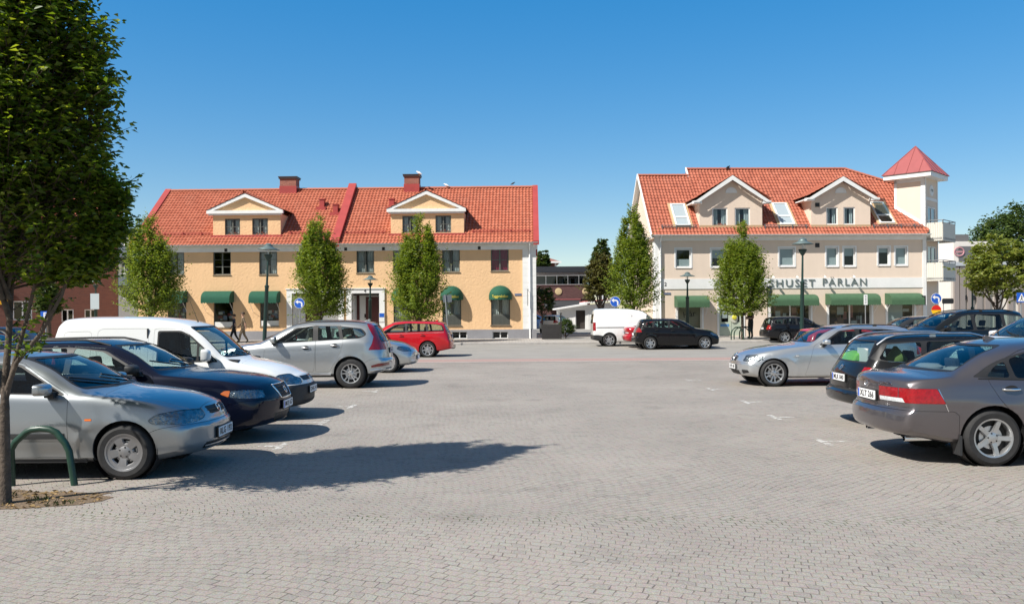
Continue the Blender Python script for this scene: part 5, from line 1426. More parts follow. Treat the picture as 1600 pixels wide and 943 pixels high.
        for x, fl_ in ((xa, 0), (xb, 1)): m.add([(x, dy, zb - .25), (x, dy, zt), (x, yb, zt)], [(0, 1, 2)] if fl_ else [(0, 2, 1)])
        xl, xr_ = fr.uz(pl, ztp, dy)[0], fr.uz(pr, ztp, dy)[0]; xm = .5 * (xl + xr_)
        m.add([(xl + .25, dy - .03, zt + .1), (xr_ - .25, dy - .03, zt + .1), (xm, dy - .03, za - .1)], [(0, 1, 2)])
        do = m.build('dormer', YEL, root)
        tr = MB(); pediment(tr, xl, xr_, zt + .20, za, dy - .22, dy - .02, .2); tr.box(xl, xr_, dy - .24, dy - .005, zt + .0, zt + .195); tr.box(xl + .1, xr_ - .1, dy - .16, dy - .004, zt - .1, zt - .005); tr.build('pediment_trim', WOOD_W, do)
        rz = za + .04; yr = (rz - Z1 - .05) / sl - .5
        for sg in (0, 1):                                            # its own little tiled roof running back into the main one
            ex = xl if sg == 0 else xr_; ez = zt + .22
            ye = (ez - Z1 - .05) / sl - .5
            P = (xm - ex, 0, rz - ez); hh = Vector(P).length
            if sg == 0: tiles('dormer_roof', do, (ex, yr + .2, ez), (0, -1, 0), P, yr + .2 - (dy - .26), hh, TILE, clips=[((0, 0, Z1 + .05 - sl * -.5), (0, sl, -1))])
            else: tiles('dormer_roof', do, (ex, dy - .26, ez), (0, 1, 0), P, yr + .2 - (dy - .26), hh, TILE, clips=[((0, 0, Z1 + .05 + sl * .5), (0, sl, -1))])
        ridge('dormer_ridge', do, (xm, dy - .26, rz + .02), (xm, yr, rz + .02), TILE, .1)
        sk = MB(); sk.box(xa - .1, xb + .1, dy - .12, dy - .002, zb - .1, zb + .03); sk.build('dormer_flashing', REDM, do)
        for w in wh: window(do, *w, y=dy + .05, cols=2, rows=2, fw=.06, merged=True, curtain=CURT)
    # chimneys
    for (x0p, x1p, yt, yb_) in ((436, 465, 276, 302), (630, 656.6, 272.5, 299)):
        dy = D / 2 - .3; a = fr.box(x0p + 2, yt, x1p - 2, yb_, dy); xa, xb, zb, zt = a
        c = MB(); c.box(xa, xb, dy - .1, dy + .75, zb + .45, zt - .16); co = c.build('chimney', BRICK, root)
        c = MB(); c.box(xa - .03, xb + .03, dy - .13, dy + .78, RZ - 1.0, zb + .5); c.box(xa - .2, xb + .2, dy - .45, dy - .1, RZ - .75, RZ - .55, 0); c.build('chimney_flashing', REDM, co)
        c = MB(); c.box(xa - .07, xb + .07, dy - .17, dy + .82, zt - .16, zt - .05); c.box(xa - .1, xb + .1, dy - .2, dy + .85, zt - .05, zt); c.build('chimney_cap', mat('dark sheet metal', (.05, .03, .03), .5), co)
    for (px, py) in ((500.7, 318), (525, 328), (610.6, 318)):
        dy = 2.6; x, z = fr.uz(px, py, dy); yv = (z - .1 - Z1 - .05) / sl - .5; zz = roofz(yv)
        c = MB(); c.box(x - .16, x + .16, yv - .2, yv + .2, zz - .2, zz + .42); c.box(x - .2, x + .2, yv - .24, yv + .24, zz + .42, zz + .47); c.box(x - .32, x + .32, yv - .45, yv - .19, zz - .35, zz - .10); c.build('roof_vent', REDM, root)
    return fr, root, RZ, D
yh_fr, yh_root, yh_RZ, yh_D = yellow_house()
# ------------------------------------------------------------------ the beige corner house with the little tower
def corner_house():
    fr = Frame(1024, 54.0, R(2.0)); B_ = fr.box
    Z1 = 6.62; ER = Vector((.70, .714, 0)); EN = Vector((.714, -.70, 0))
    loc = lambda v: Vector((v.dot(fr.ex), v.dot(fr.ey), 0))
    e, n_ = loc(ER), loc(EN); t_ = -n_                               # along the end wall, outwards from it
    XR = fr.uz(1447, 486)[0]; C = Vector((XR, 0, 0)); TL = 2.4
    root = thing('corner_house', 'beige rendered corner house with red tiled roof, two gabled dormers and a small tower', 'house', fr.O, fr.phi)
    ups = [(1055.7, 388.6, 1079.4, 417.8), (1111.3, 388.4, 1134.5, 417.4), (1217.5, 387, 1241.3, 416), (1291, 386, 1309, 416), (1318, 386, 1336, 416), (1372, 385.6, 1389.6, 414.4), (1398.8, 385.6, 1416.8, 414.4)]
    los = [(1059, 470, 1096, 514), (1204, 468, 1266, 516), (1295, 466, 1361, 516), (1387, 466, 1428, 516)]
    uph = [B_(*w) for w in ups]; loh = [B_(*w) for w in los]; dh = B_(1124, 466, 1160, 526); dh = (dh[0], dh[1], .15, dh[3])
    D = 8.4; RZ = 11.25; x2 = fr.uz(1073, 268, 4.6)[0]; sl = (RZ - Z1 - .05) / (D / 2 + .5)
    D2 = 9.5; RZ2 = Z1 + .05 + sl * (D2 / 2 + .5)
    roofz = lambda y: Z1 + .05 + (y + .5) * sl
    PW = fr.uz(1033.8, 486)[0]
    m = MB(); wall(m, PW, XR - .22, 0, Z1, uph + loh + [dh], 0, .14)
    m.quad((0, D, 0), (0, .01, 0), (0, .01, Z1), (0, D, Z1)); m.add([(0, D, Z1), (0, .01, Z1), (0, D / 2, RZ)], [(0, 1, 2)])
    Ce = C + e * TL
    m.quad(tuple(C + t_ * .004), tuple(Ce + t_ * .004), tuple(Ce + Vector((0, 0, Z1))), tuple(C + Vector((0, 0, Z1))))
    m.quad(tuple(Ce), (Ce.x - 2.0, D2, 0), (Ce.x - 2.0, D2, Z1), (Ce.x, Ce.y, Z1)); m.quad((Ce.x - 2, D2, 0), (0, D2, 0), (0, D2, Z1), (Ce.x - 2, D2, Z1))
    m.build('wall', BEI, root)
    fl = MB(); fl.box(.3, XR - 1, .5, D - .3, 3.15, 3.3); fl.box(.3, XR - 1, 2.6, 2.7, .05, Z1 - .1); fl.build('floor_slab', INSIDE, root)
    w = MB(); w.box(-.004, PW, -.06, .012, 0, Z1 - .28); w.box(-.06, -.002, .0, .5, 0, Z1 - .28); w.box(XR - .22, XR + .01, -.06, .012, 0, Z1 - .28)
    w.build('corner_pilaster', WHI, root)
    z0, z1 = fr.uz(1200, 450.5)[1], fr.uz(1200, 434.7)[1]
    s = MB(); s.box(PW, XR - .22, -.04, -.002, z0, z1); sb = s.build('sign_band', WHI, root)
    xa, xb = fr.uz(1201.5, 442, -.05)[0], fr.uz(1353.8, 442, -.05)[0]
    text_part('shop_lettering', 'SHUSET', .66, mat('sign letter grey', (.12, .155, .15), .6), sb, Matrix.Translation((xa + .235 * (xb - xa), -.075, .5 * (z0 + z1) - .01)) @ Matrix.Rotation(R(90), 4, 'X'), .03, 1.25, .0, fitw=(xb - xa) * .47)
    text_part('shop_lettering', 'PÄRLAN', .66, MATS['sign letter grey'], sb, Matrix.Translation((xa + .775 * (xb - xa), -.075, .5 * (z0 + z1) + .04)) @ Matrix.Rotation(R(90), 4, 'X'), .03, 1.25, .0, fitw=(xb - xa) * .45)
    text_part('house_number', '2', .34, MATS['plate ink'], sb, Matrix.Translation((fr.uz(1039.6, 444)[0], -.05, fr.uz(1039, 444)[1])) @ Matrix.Rotation(R(90), 4, 'X'), .01)
    s = MB(); x, z = fr.uz(1043, 458.5); s.box(x - .2, x + .2, -.03, -.004, z - .06, z + .06); s.build('street_name_plate', MATS['plate steel blue'], root)
    for px in (1205, 1242, 1285, 1330):
        x = fr.uz(px, 440)[0]; l = MB(); l.tube([(x, -.04, z1 + .05), (x, -.3, z1 + .16), (x, -.45, z1 + .1)], .014, 6)
        l.lathe([(.03, .05), (.11, -.04), (.10, -.045), (0, .02)], 12, 0, Matrix.Translation((x, -.46, z1 + .06))); l.build('sign_lamp', WOOD_W, root, 40)
    ev = MB(); ev.box(-.3, XR + .05, -.40, -.002, Z1 - .05, Z1 + .03); ev.box(-.05, XR + .02, -.09, -.003, Z1 - .28, Z1 - .05); ev.box(-.3, -.05, -.40, D + .3, Z1 - .05, Z1 + .0); ev.build('eaves_board', WOOD_W, root)
    gutter(root, -.35, XR + .1, -.50, Z1 + .07, WOOD_W, .08); downpipe(root, fr.uz(1031.6, 486)[0], -.14, 0, Z1 + .02, WOOD_W, .05, -.48)
    # roof: low bay by the gable, higher main roof, cut by the hip behind and by the end wall
    P1 = Vector((fr.uz(1320, 264, D2 / 2)[0], D2 / 2, 0)); P2 = Vector((fr.uz(1398, 304, 3.4)[0], 3.4, 0))
    dd = (P2 - P1).normalized(); hn = Vector((-dd.y, dd.x, 0)); hn = hn if hn.x > 0 else -hn
    xr2 = XR + .25
    tiles('roof', root, (-.3, -.5, Z1 + .05), (1, 0, 0), (0, D / 2 + .5, RZ - Z1 - .05), x2 + .3, math.hypot(D / 2 + .5, RZ - Z1 - .05), TILE2)['label'] = 'red pantile roof'
    tiles('roof', root, (x2, -.5, Z1 + .05), (1, 0, 0), (0, D2 / 2 + .5, RZ2 - Z1 - .05), xr2 - x2, math.hypot(D2 / 2 + .5, RZ2 - Z1 - .05), TILE2, clips=[(P1, hn), (C + n_ * .25, n_)])
    tiles('roof_back', root, (x2, D + .5, Z1 + .05), (-1, 0, 0), (0, -D / 2 - .5, RZ - Z1 - .05), x2 + .3, math.hypot(D / 2 + .5, RZ - Z1 - .05), TILE2)
    b = MB(); zr = roofz(P1.y) - .02; P3 = C - t_ * .2
    b.add([(P1.x, P1.y, zr), (x2, D2 / 2, zr), (x2, D2 + .5, Z1), (P1.x + 3, D2 + .5, Z1)], [(0, 1, 2, 3)]); b.add([(P1.x, P1.y, zr), (P1.x + 3, D2 + .5, Z1), (P2.x + .5, P2.y + 1, roofz(P2.y) - .6), (P2.x, P2.y, roofz(P2.y) - .02)], [(0, 1, 2, 3)])
    b.add([(x2, D / 2, RZ - .1), (x2, D2 / 2, zr), (x2, D2 / 2 + 1.5, zr - 1.5 * sl), (x2, D / 2 + .1, RZ - .2)], [(0, 1, 2, 3)]); b.build('roof_end', TILE2, root)
    dk = MB(); dk.quad((0, -.5, Z1 - .02), (x2, -.5, Z1 - .02), (x2, D / 2, RZ - .07), (0, D / 2, RZ - .07)); dk.quad((x2, -.5, Z1 - .02), (XR - .5, -.5, Z1 - .02), (P1.x, D2 / 2, zr - .06), (x2, D2 / 2, zr - .06)); dk.build('roof_deck', INSIDE, root)
    ridge('ridge_tiles', root, (-.3, D / 2, RZ + .02), (x2, D / 2, RZ + .02), TILE2); ridge('ridge_tiles', root, (x2, D2 / 2, RZ2 + .02), (P1.x, D2 / 2, RZ2 + .02), TILE2)
    ridge('hip_tiles', root, (P1.x, P1.y, RZ2 + .02), (P2.x, P2.y, roofz(P2.y) + .05), TILE2)
    x = -.36; vb = MB()
    if 1:
        vb.prism([(-.55, Z1 - .16), (-.55, Z1 + .12), (D / 2, RZ + .13), (D / 2, RZ - .16)], 'x', x, x + .07); vb.prism([(D + .55, Z1 - .16), (D / 2, RZ - .16), (D / 2, RZ + .13), (D + .55, Z1 + .12)], 'x', x, x + .07)
    vb.build('barge_board', WOOD_W, root); vb = MB(); vb.prism([(D / 2 - .1, roofz(D / 2 - .1) - .05), (D / 2 - .1, roofz(D / 2 - .1) + .12), (D2 / 2, RZ2 + .14), (D2 / 2, RZ2 - .1)], 'x', x2 - .07, x2 + .02); vb.build('barge_board', WOOD_W, root)
    sf = MB(); sf.quad((-.3, -.5, Z1 - .06), (0, -.5, Z1 - .06), (0, D / 2, RZ - .12), (-.3, D / 2, RZ - .12)); sf.quad((-.3, D / 2, RZ - .12), (0, D / 2, RZ - .12), (0, D + .5, Z1 - .06), (-.3, D + .5, Z1 - .06)); sf.build('soffit', WOOD_W, root)
    y = -.05
    for a, c in ((.4, fr.uz(1090, 486)[0]), (fr.uz(1194, 486)[0], fr.uz(1264, 486)[0]), (fr.uz(1364, 486)[0], XR - .2)):
        sg = MB()
        for dz in (.14, .24): sg.tube([(a, y, roofz(y) + dz), (c, y, roofz(y) + dz)], .022, 6)
        for x in np.arange(a + .1, c, .9): sg.box(x - .015, x + .015, y - .04, y + .14, roofz(y) - .05, roofz(y) + .28)
        sg.build('snow_guard', mat('grey galvanised', (.20, .21, .22), .5, .5), root)
    BLIND_SKY = mat('blind with sky reflection', (.55, .60, .62), .8)  # pale blind colour also paints in the sky reflected by the panes
    for i, h in enumerate(uph):
        wo = window(root, *h, y=.05, frame=WOOD_W, cols=1, rows=1, fw=.085, sill=WOOD_W)
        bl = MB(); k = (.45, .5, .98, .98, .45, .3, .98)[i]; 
        if k: bl.box(h[0] + .08, h[1] - .08, .14, .15, h[2] + .06 if i == 0 else h[3] - (h[3] - h[2]) * k, h[2] + (h[3] - h[2]) * k if i == 0 else h[3] - .06); bl.build('blind', BLIND_SKY, wo)  # drawn blinds, some added to stand in for the panes' sky reflection
        pl = MB(); pl.box(h[0] - .09, h[0] - .0, -.02, .05, h[2] - .02, h[3] + .09); pl.box(h[1], h[1] + .09, -.02, .05, h[2] - .02, h[3] + .09); pl.box(h[0], h[1], -.02, .05, h[3], h[3] + .09); pl.build('window_casing', WOOD_W, wo)
    for i, (h, ap) in enumerate(zip(loh, [(1053.6, 461.6, 1102.8, 480.6), (1199, 459.8, 1270.8, 478), (1289.5, 458.3, 1365.8, 477), (1382.5, 457.6, 1432.7, 476.5)])):
        wo = window(root, *h, y=.06, frame=WOOD_W, cols=1 if i in (0, 3) else 2, rows=1, fw=.07)
        for xx in (h[0] - .14, h[1]): pl = MB(); pl.box(xx, xx + .14, -.03, .06, h[2] - .3, h[3] + .15); pl.build('window_casing', WOOD_W, wo)
        g = MB(); r_ = random.Random(20 + i)
        if i == 0:
            g.box(h[0], h[1], .25, .27, h[2], h[3])
            g.build('window_display', mat('warm beige screen', (.50, .44, .33), .8), wo)
            text_part('window_lettering', 'Hår', .55, MATS['plate ink'], wo, Matrix.Translation((.5 * (h[0] + h[1]), .07, .5 * (h[2] + h[3]) + .05)) @ Matrix.Rotation(R(90), 4, 'X') @ Matrix.Rotation(R(8), 4, 'Z'), .004)
        else:
            for k in range(16):
                x = r_.uniform(h[0] + .1, h[1] - .5); zz = r_.uniform(h[2] + .1, h[3] - .8); w_, h_ = r_.uniform(.1, .45), r_.uniform(.15, .7); yy = .3 + .03 * k
                g.box(x, x + w_, yy, yy + .015, zz, zz + h_, k % 4)
            if i == 3: g.box(h[0] + .1, h[0] + .62 * (h[1] - h[0]), .2, .21, h[2], h[3], 0)
            g.build('window_display', [mat('pale cloth', (.5, .55, .55), .9), mat('wood brown', (.16, .09, .05), .7), mat('dark cloth', (.05, .05, .055), .9), mat('rose cloth', (.4, .16, .15), .9)], wo)
        x0, x1, zz0, zz1 = B_(*ap); awning_box(root, x0, x1, zz0, zz1, .95, AWN2, .3)
    # door
    t = MB(); t.box(dh[0] - .14, dh[0], -.04, .1, .12, dh[3] + .14); t.box(dh[1], dh[1] + .14, -.04, .1, .12, dh[3] + .14); t.box(dh[0], dh[1], -.04, .1, dh[3], dh[3] + .14); po = t.build('door_casing', WOOD_W, root)
    DG = mat('pale green door paint', (.42, .47, .38), .6, var=.06)
    d = MB(); xm = .5 * (dh[0] + dh[1]); zt = dh[3] - .5
    lw = xm - dh[0]; holes = [(dh[0] + .16, xm - .14, 1.05, zt - .2), (xm + .14, dh[1] - .16, 1.05, zt - .2), (dh[0] + .1, dh[1] - .1, zt + .08, dh[3] - .06)]
    wall(d, dh[0], dh[1], dh[2], dh[3], holes, .08, .05); d.box(xm - .03, xm + .03, .06, .08, dh[2], zt); d.box(dh[0], dh[1], .055, .08, zt, zt + .07); do = d.build('door', DG, root)
    g = MB()
    for h in holes: g.quad((h[0], .11, h[2]), (h[1], .11, h[2]), (h[1], .11, h[3]), (h[0], .11, h[3]))
    g.build('pane', PANE, do)
    g = MB(); g.box(dh[0] - .1, dh[1] + .1, .7, .72, 0, dh[3]); g.build('lobby', INSIDE, do)
    g = MB(); g.box(dh[0] + .2, xm - .2, .118, .124, 1.3, 1.75); g.box(dh[0] + .1, xm - .1, .068, .076, .75, .92, 1); g.build('door_sticker', [MATS['paper white'], mat('sticker blue', (.1, .25, .5), .5)], do)
    g = MB(); g.lathe([(.0, 0), (.25, .01), (.25, .03), (0, .04)], 20, 0, Matrix.Translation((xm + .22, .05, 1.25)) @ Matrix.Rotation(R(90), 4, 'X')); g.lathe([(.0, 0), (.16, .01), (.13, .08), (0, .1)], 12, 1, Matrix.Translation((xm + .24, .03, 1.35)) @ Matrix.Rotation(R(90), 4, 'X')); g.build('door_wreath', [mat('pale wreath', (.5, .5, .42), .9), mat('yellow bloom', (.6, .55, .05), .9)], do)
    # roof windows
    for i, q in enumerate([((1047.9, 320.8), (1073.3, 320), (1076, 355), (1053, 355.7)), ((1206.7, 319.4), (1231.8, 318.7), (1237.9, 353), (1216.5, 353.7)), ((1361, 318), (1383.5, 318), (1390, 350.6), (1373, 351.7))]):
        def on(px, py):
            for yy in np.linspace(-.4, 4.4, 300):
                x, z = fr.uz(px, py, yy)
                if z < roofz(yy): return x, yy
            return x, yy
        xb_, yb_ = on(.5 * (q[2][0] + q[3][0]), q[2][1]); xt_, yt_ = on(.5 * (q[0][0] + q[1][0]), q[0][1])
        xc = .5 * (xb_ + xt_); hl = (yt_ - yb_) * math.hypot(1, sl); ww = .98
        M = Matrix.Translation((xc, yb_, roofz(yb_))) @ Matrix.Rotation(math.atan(sl), 4, 'X')
        f = MB(); f.box(-ww / 2 - .16, ww / 2 + .16, -.12, hl + .14, .0, .085, 1, M)
        hw = ww / 2
        for a_, b__, c_, d_ in ((-hw, -hw + .09, 0, hl), (hw - .09, hw, 0, hl), (-hw + .09, hw - .09, 0, .09), (-hw + .09, hw - .09, hl - .09, hl), (-hw + .09, hw - .09, hl * .38 - .06, hl * .38 + .06)): f.box(a_, b__, c_, d_, .085, .16, 0, M)
        fo = f.build('roof_window', [WOOD_W, mat('ochre flashing', (.48, .33, .19), .6)], root); SKYP = mat('roof window with blind', (.36, .42, .45), .06, coat=.6)
        g = MB()
        if i == 2:
            f2 = M @ Matrix.Translation((0, hl * .38, .14)) @ Matrix.Rotation(R(16), 4, 'X')
            g.box(-hw + .06, hw - .06, .0, hl * .6, .0, .03, 0, f2); g.box(-hw + .09, hw - .09, .09, hl * .36, .088, .10, 0, M)
        else: g.box(-hw + .09, hw - .09, .09, hl - .09, .088, .115, 0, M)
        g.build('pane', SKYP if i < 2 else glassy, fo)
    # dormers
    for (x0p, x1p, apx, apy, el, er, ely, zbp, wins, vx) in ((1093, 1191, 1143.6, 274.3, 1082, 1204.5, 311, 355, [(1113, 324.5, 1136.8, 353.4), (1148, 324.5, 1172, 353.4)], 1142.5),
                                                    (1267.5, 1360, 1315.6, 276, 1256, 1373.5, 306.5, 353, [(1291, 323.5, 1309, 351), (1318, 323.5, 1336, 351)], 1313.7)):
        dy = .02; xa = fr.uz(x0p, 350, dy)[0]; xb = fr.uz(x1p, 350, dy)[0]; za = fr.uz(apx, apy, dy - .3)[1]; ze = fr.uz(er, ely, dy - .3)[1]; xm = .5 * (xa + xb)
        xl, xr_ = xm - (fr.uz(er, 300, dy - .3)[0] - xm), fr.uz(er, 300, dy - .3)[0]
        wh = [fr.box(*w, dy) for w in wins]; zb = roofz(dy) - .1; ds = (za - ze) / (xm - xl); zt = za - .22 - ds * (xm - xa)
        m = MB(); wall(m, xa, xb, zb, zt, wh, dy, .12); m.add([(xa, dy, zt), (xb, dy, zt), (xm, dy, za - .22)], [(0, 1, 2)])
        yb = (zt - Z1 - .05) / sl - .5
        m.add([(xa, dy, zb), (xa, dy, zt), (xa, yb, zt)], [(0, 2, 1)]); m.add([(xb, dy, zb), (xb, dy, zt), (xb, yb, zt)], [(0, 1, 2)]); do = m.build('dormer', BEI, root)
        tr = MB(); pediment(tr, xl, xr_, ze - .2, za, dy - .46, dy - .40, .26)
        for x, sg in ((xl, 1), (xr_, -1)):
            a_, b__ = (x, x + .55) if sg > 0 else (x - .55, x)
            tr.box(a_, b__, dy - .40, dy - .002, ze - .28, ze - .10); tr.box(a_ + .02, b__ - .02, dy - .39, dy + 1.6, ze - .2, ze - .13)
        tr.build('gable_trim', WOOD_W, do)
        ov = MB(); cx, cz = fr.uz(vx, 301.5, dy); r = .38
        ov.add([(cx + r * math.cos(a), dy - .02, cz + r * math.sin(a)) for a in np.linspace(0, math.pi, 13)], [tuple(range(12, -1, -1))]); ov.build('lunette', WOOD_W, do)
        oc = MB(); oc.box(xa - .02, xb + .02, dy - .03, dy - .002, zb + .02, zb + .27); oc.build('dormer_flashing', mat('ochre flashing'), do)
        rz = za + .03; yr = (rz - Z1 - .05) / sl - .5
        for sg in (0, 1):
            ex = xl if sg == 0 else xr_; P = (xm - ex, 0, za - ze); hh = Vector(P).length; yend = min(yr, D2 / 2) + .3
            cl = [((0, 0, Z1 + .05 + sl * .5), (0, sl, -1))]
            if sg == 0: tiles('dormer_roof', do, (ex, yend, ze + .02), (0, -1, 0), P, yend - (dy - .44), hh, TILE2, clips=cl)
            else: tiles('dormer_roof', do, (ex, dy - .44, ze + .02), (0, 1, 0), P, yend - (dy - .44), hh, TILE2, clips=cl)
        for w in wh: window(do, *w, y=dy + .04, frame=WOOD_W, cols=1, rows=1, fw=.08, merged=True, curtain=BLIND_SKY)
    # tower: left face runs back to the left, right face is the end wall
    u_ = Vector((-n_.x, -n_.y, 0)); TW = 1.95                         # from the corner along the left face (towards the back left)
    ZT = fr.uz(1446, 277)[1]
    A0 = C + Vector((0, 0.02, 0)); pts = [A0, A0 + e * TL, A0 + e * TL + u_ * TW, A0 + u_ * TW]
    m = MB(); dz = [(.0, Z1 - .4)]
    def face(p, q, z0, z1, mb, off=.0, mi=0):
        nn = (q - p).normalized(); o = Vector((nn.y, -nn.x, 0)) * off
        mb.quad(*[tuple(v) for v in (p + o + Vector((0, 0, z0)), q + o + Vector((0, 0, z0)), q + o + Vector((0, 0, z1)), p + o + Vector((0, 0, z1)))], mi)
    face(pts[3], pts[0], Z1 - .5, ZT, m); face(pts[0], pts[1], Z1 - .5, ZT, m); face(pts[1], pts[2], Z1 - .5, ZT, m); face(pts[2], pts[3], Z1 - .5, ZT, m)
    tw = m.build('tower', BEI, root)
    w = MB(); up = Vector((0, 0, 1))
    def strip(p, q, z0a, z0b, th, off=.03):
        nn = (q - p).normalized(); o = Vector((nn.y, -nn.x, 0))
        a, b_, c, d_ = p + up * z0a, q + up * z0b, q + up * (z0b + th), p + up * (z0a + th)
        vs = [v + o * off for v in (a, b_, c, d_)] + [v - o * .05 for v in (a, b_, c, d_)]
        w.add([tuple(v) for v in vs], [(0, 1, 2, 3), (7, 6, 5, 4), (0, 4, 5, 1), (1, 5, 6, 2), (2, 6, 7, 3), (3, 7, 4, 0)])
    la = lambda t: A0 + u_ * t; ra = lambda t: A0 + e * t
    strip(la(.26), la(-.03), Z1 - .3, Z1 - .3, ZT - Z1 + .3); strip(la(TW), la(TW - .16), roofz(la(TW).y) - .2, roofz(la(TW).y) - .2, ZT - roofz(la(TW).y) + .2); strip(la(TW), la(.26), ZT - .22, ZT - .22, .22)
    strip(la(TW), la(.2), roofz(la(TW).y) - .02, roofz(la(.2).y) + .02, .24, .035)
    strip(ra(-.03), ra(.12), 0, 0, ZT, .03); strip(ra(TL - .14), ra(TL + .03), 0, 0, ZT, .03)
    zc = fr.uz(1458, 309)[1]; strip(ra(.12), ra(TL - .14), zc - .1, zc - .1, .2, .02); w.build('tower_trim', WHI, tw)
    ef = MB(); ov = .52; E = [A0 + e * -ov * .3 + n_ * 0, None, None, None]
    c0 = .5 * (pts[0] + pts[2]); E = [c0 + (e * (1 if k in (1, 2) else -1) * (TL / 2 + ov)) + (u_ * (1 if k in (2, 3) else -1) * (TW / 2 + ov)) for k in range(4)]
    za = fr.uz(1433, 226, 1.0)[1]; z0 = ZT + .02
    for k in range(4):
        p, q = E[k], E[(k + 1) % 4]; ef.quad(*[tuple(v) for v in (p + up * z0, q + up * z0, q + up * (z0 + .3), p + up * (z0 + .3))]); ef.add([tuple(p + up * z0), tuple(pts[k] + up * ZT), tuple(pts[(k + 1) % 4] + up * ZT), tuple(q + up * z0)], [(0, 1, 2, 3)])
    ef.build('tower_eaves', WOOD_W, tw)
    rf = MB(); ap = c0 + up * za; seams = MB(); rv = .07
    E2 = [c0 + (v - c0) * 1.05 for v in E]
    for k in range(4):
        p, q = E2[k] + up * (z0 + .3), E2[(k + 1) % 4] + up * (z0 + .3); rf.add([tuple(p), tuple(q), tuple(ap)], [(0, 1, 2)])
        nn = (q - p).cross(ap - p).normalized()
        nseam = 5 if (q - p).length > 3.2 else 4
        for j in range(0, nseam + 1):
            s0 = p + (q - p) * (j / nseam); mid = .5 * (p + q); upv = ap - mid
            tt = j / nseam; f_ = 1 - abs(2 * tt - 1)
            s1 = s0 + upv * f_ if 0 < f_ else None
            if j == 0: s1 = ap
            if s1 is not None and (s1 - s0).length > .1: seams.tube([s0 + nn * .01, s1 + nn * .01], .028, 5)
    ro = rf.build('tower_roof', PINKM, tw); seams.build('roof_seam', PINKM, ro)
    g = MB(); p = ra(TL * .5) ; o = n_ * .03
    M = Matrix.Translation(p + up * fr.uz(1460, 295)[1]) @ Vector((n_.x, n_.y, 0)).to_track_quat('Z', 'Y').to_matrix().to_4x4()
    g.lathe([(.38, .0), (.36, .04), (0, .04)], 20, 0, M); go = g.build('roundel', WHI, tw)
    text_part('year_numerals', '1990', .26, MATS['sign letter grey'], go, M @ Matrix.Translation((0, 0, .045)), .006)
    # end-wall doors and balconies
    for i, (zr_, zbm) in enumerate(((fr.uz(1476, 345)[1], fr.uz(1476, 374)[1]), (fr.uz(1476, 407)[1], fr.uz(1476, 436)[1]))):
        z0 = zbm + .1
        dm = MB(); a, b_ = ra(.35), ra(1.75)
        def bb(mb, u0, u1, v0, v1, za_, zb_, mi=0):                   # u along the end wall, v outwards
            vs = [tuple(A0 + e * u + n_ * v + up * z) for u in (u0, u1) for v in (v0, v1) for z in (za_, zb_)]
            mb.add(vs, [(0, 1, 3, 2), (4, 6, 7, 5), (0, 4, 5, 1), (2, 3, 7, 6), (0, 2, 6, 4), (1, 5, 7, 3)], mi)
        for (p0, p1) in ((.3, .38), (.95, 1.05), (1.7, 1.78)): bb(dm, p0, p1, .0, .05, z0, z0 + 2.1)
        bb(dm, .38, 1.7, .0, .05, z0 + 2.02, z0 + 2.1); bb(dm, .38, .95, .005, .02, z0, z0 + 2.02, 1); bb(dm, 1.05, 1.7, .005, .02, z0, z0 + 2.02, 1)
        dm.build('balcony_door', [WOOD_W, mat('dark window', (.03, .035, .04), .05, coat=1)], root)
        bl = MB(); PJ = 1.08; U0, U1 = -.02, TL + .1
        bb(bl, U0, U1, .06, PJ, zbm - .04, zbm + .1); bo = bl.build('balcony_slab', mat('concrete', (.45, .44, .42), .85), root)
        pn = MB(); top = zr_ - .14
        def slats(f, L_, mi):
            k = int(L_ / .13)
            for j in range(k): f(L_ * j / k + .006, L_ * (j + 1) / k - .006)
        bb(pn, U0, U1, PJ - .03, PJ - .022, zbm - .08, top); bb(pn, U0 + .02, U0 + .028, .06, PJ - .03, zbm - .08, top)
        slats(lambda p0, p1: bb(pn, U0 + p0, U0 + p1, PJ - .022, PJ, zbm - .12, top), U1 - U0, 0); slats(lambda p0, p1: bb(pn, U0, U0 + .02, .06 + p0, .06 + p1, zbm - .12, top), PJ - .1, 0)
        slats(lambda p0, p1: bb(pn, U1 - .02, U1, .06 + p0, .06 + p1, zbm - .12, top), PJ - .1, 0)
        pn.build('balcony_panel', mat('cream balcony board', (.58, .56, .50), .6), bo)
        rl = MB(); q = [A0 + e * U0 + n_ * .06, A0 + e * U0 + n_ * PJ, A0 + e * U1 + n_ * PJ, A0 + e * U1 + n_ * .06]; rl.tube([v + up * zr_ for v in q], .03, 6)
        for a_, b__ in ((0, 1), (1, 2), (2, 3)):
            for t in (.02, .5, .98): v = q[a_] + (q[b__] - q[a_]) * t; rl.tube([v + up * (top - .1), v + up * zr_], .018, 5)
        rl.build('balcony_rail', mat('grey galvanised'), bo)
    v = MB(); x = fr.uz(1277, 320, .02)[0]; zz = fr.uz(1277, 320, .02)[1]; v.box(x - .14, x + .14, -.02, .018, zz - .13, zz + .13); x, zz = fr.uz(1277, 383); v.box(x - .14, x + .14, -.03, -.002, zz - .14, zz + .14); v.build('vent_hole', DK, root)
    for px, pt, pb in ((1437.5, 462.5, 476), ):
        s = MB(); x, z = fr.uz(px, 469, -.4); s.box(x - .12, x + .12, -.9, -.05, z - .3, z + .3); s.build('projecting_sign', MATS['car trim dark'], root)
    return fr, root
glassy = glass('sky reflecting pane', (.55, .62, .66), 0.0)
cr_fr, cr_root = corner_house()
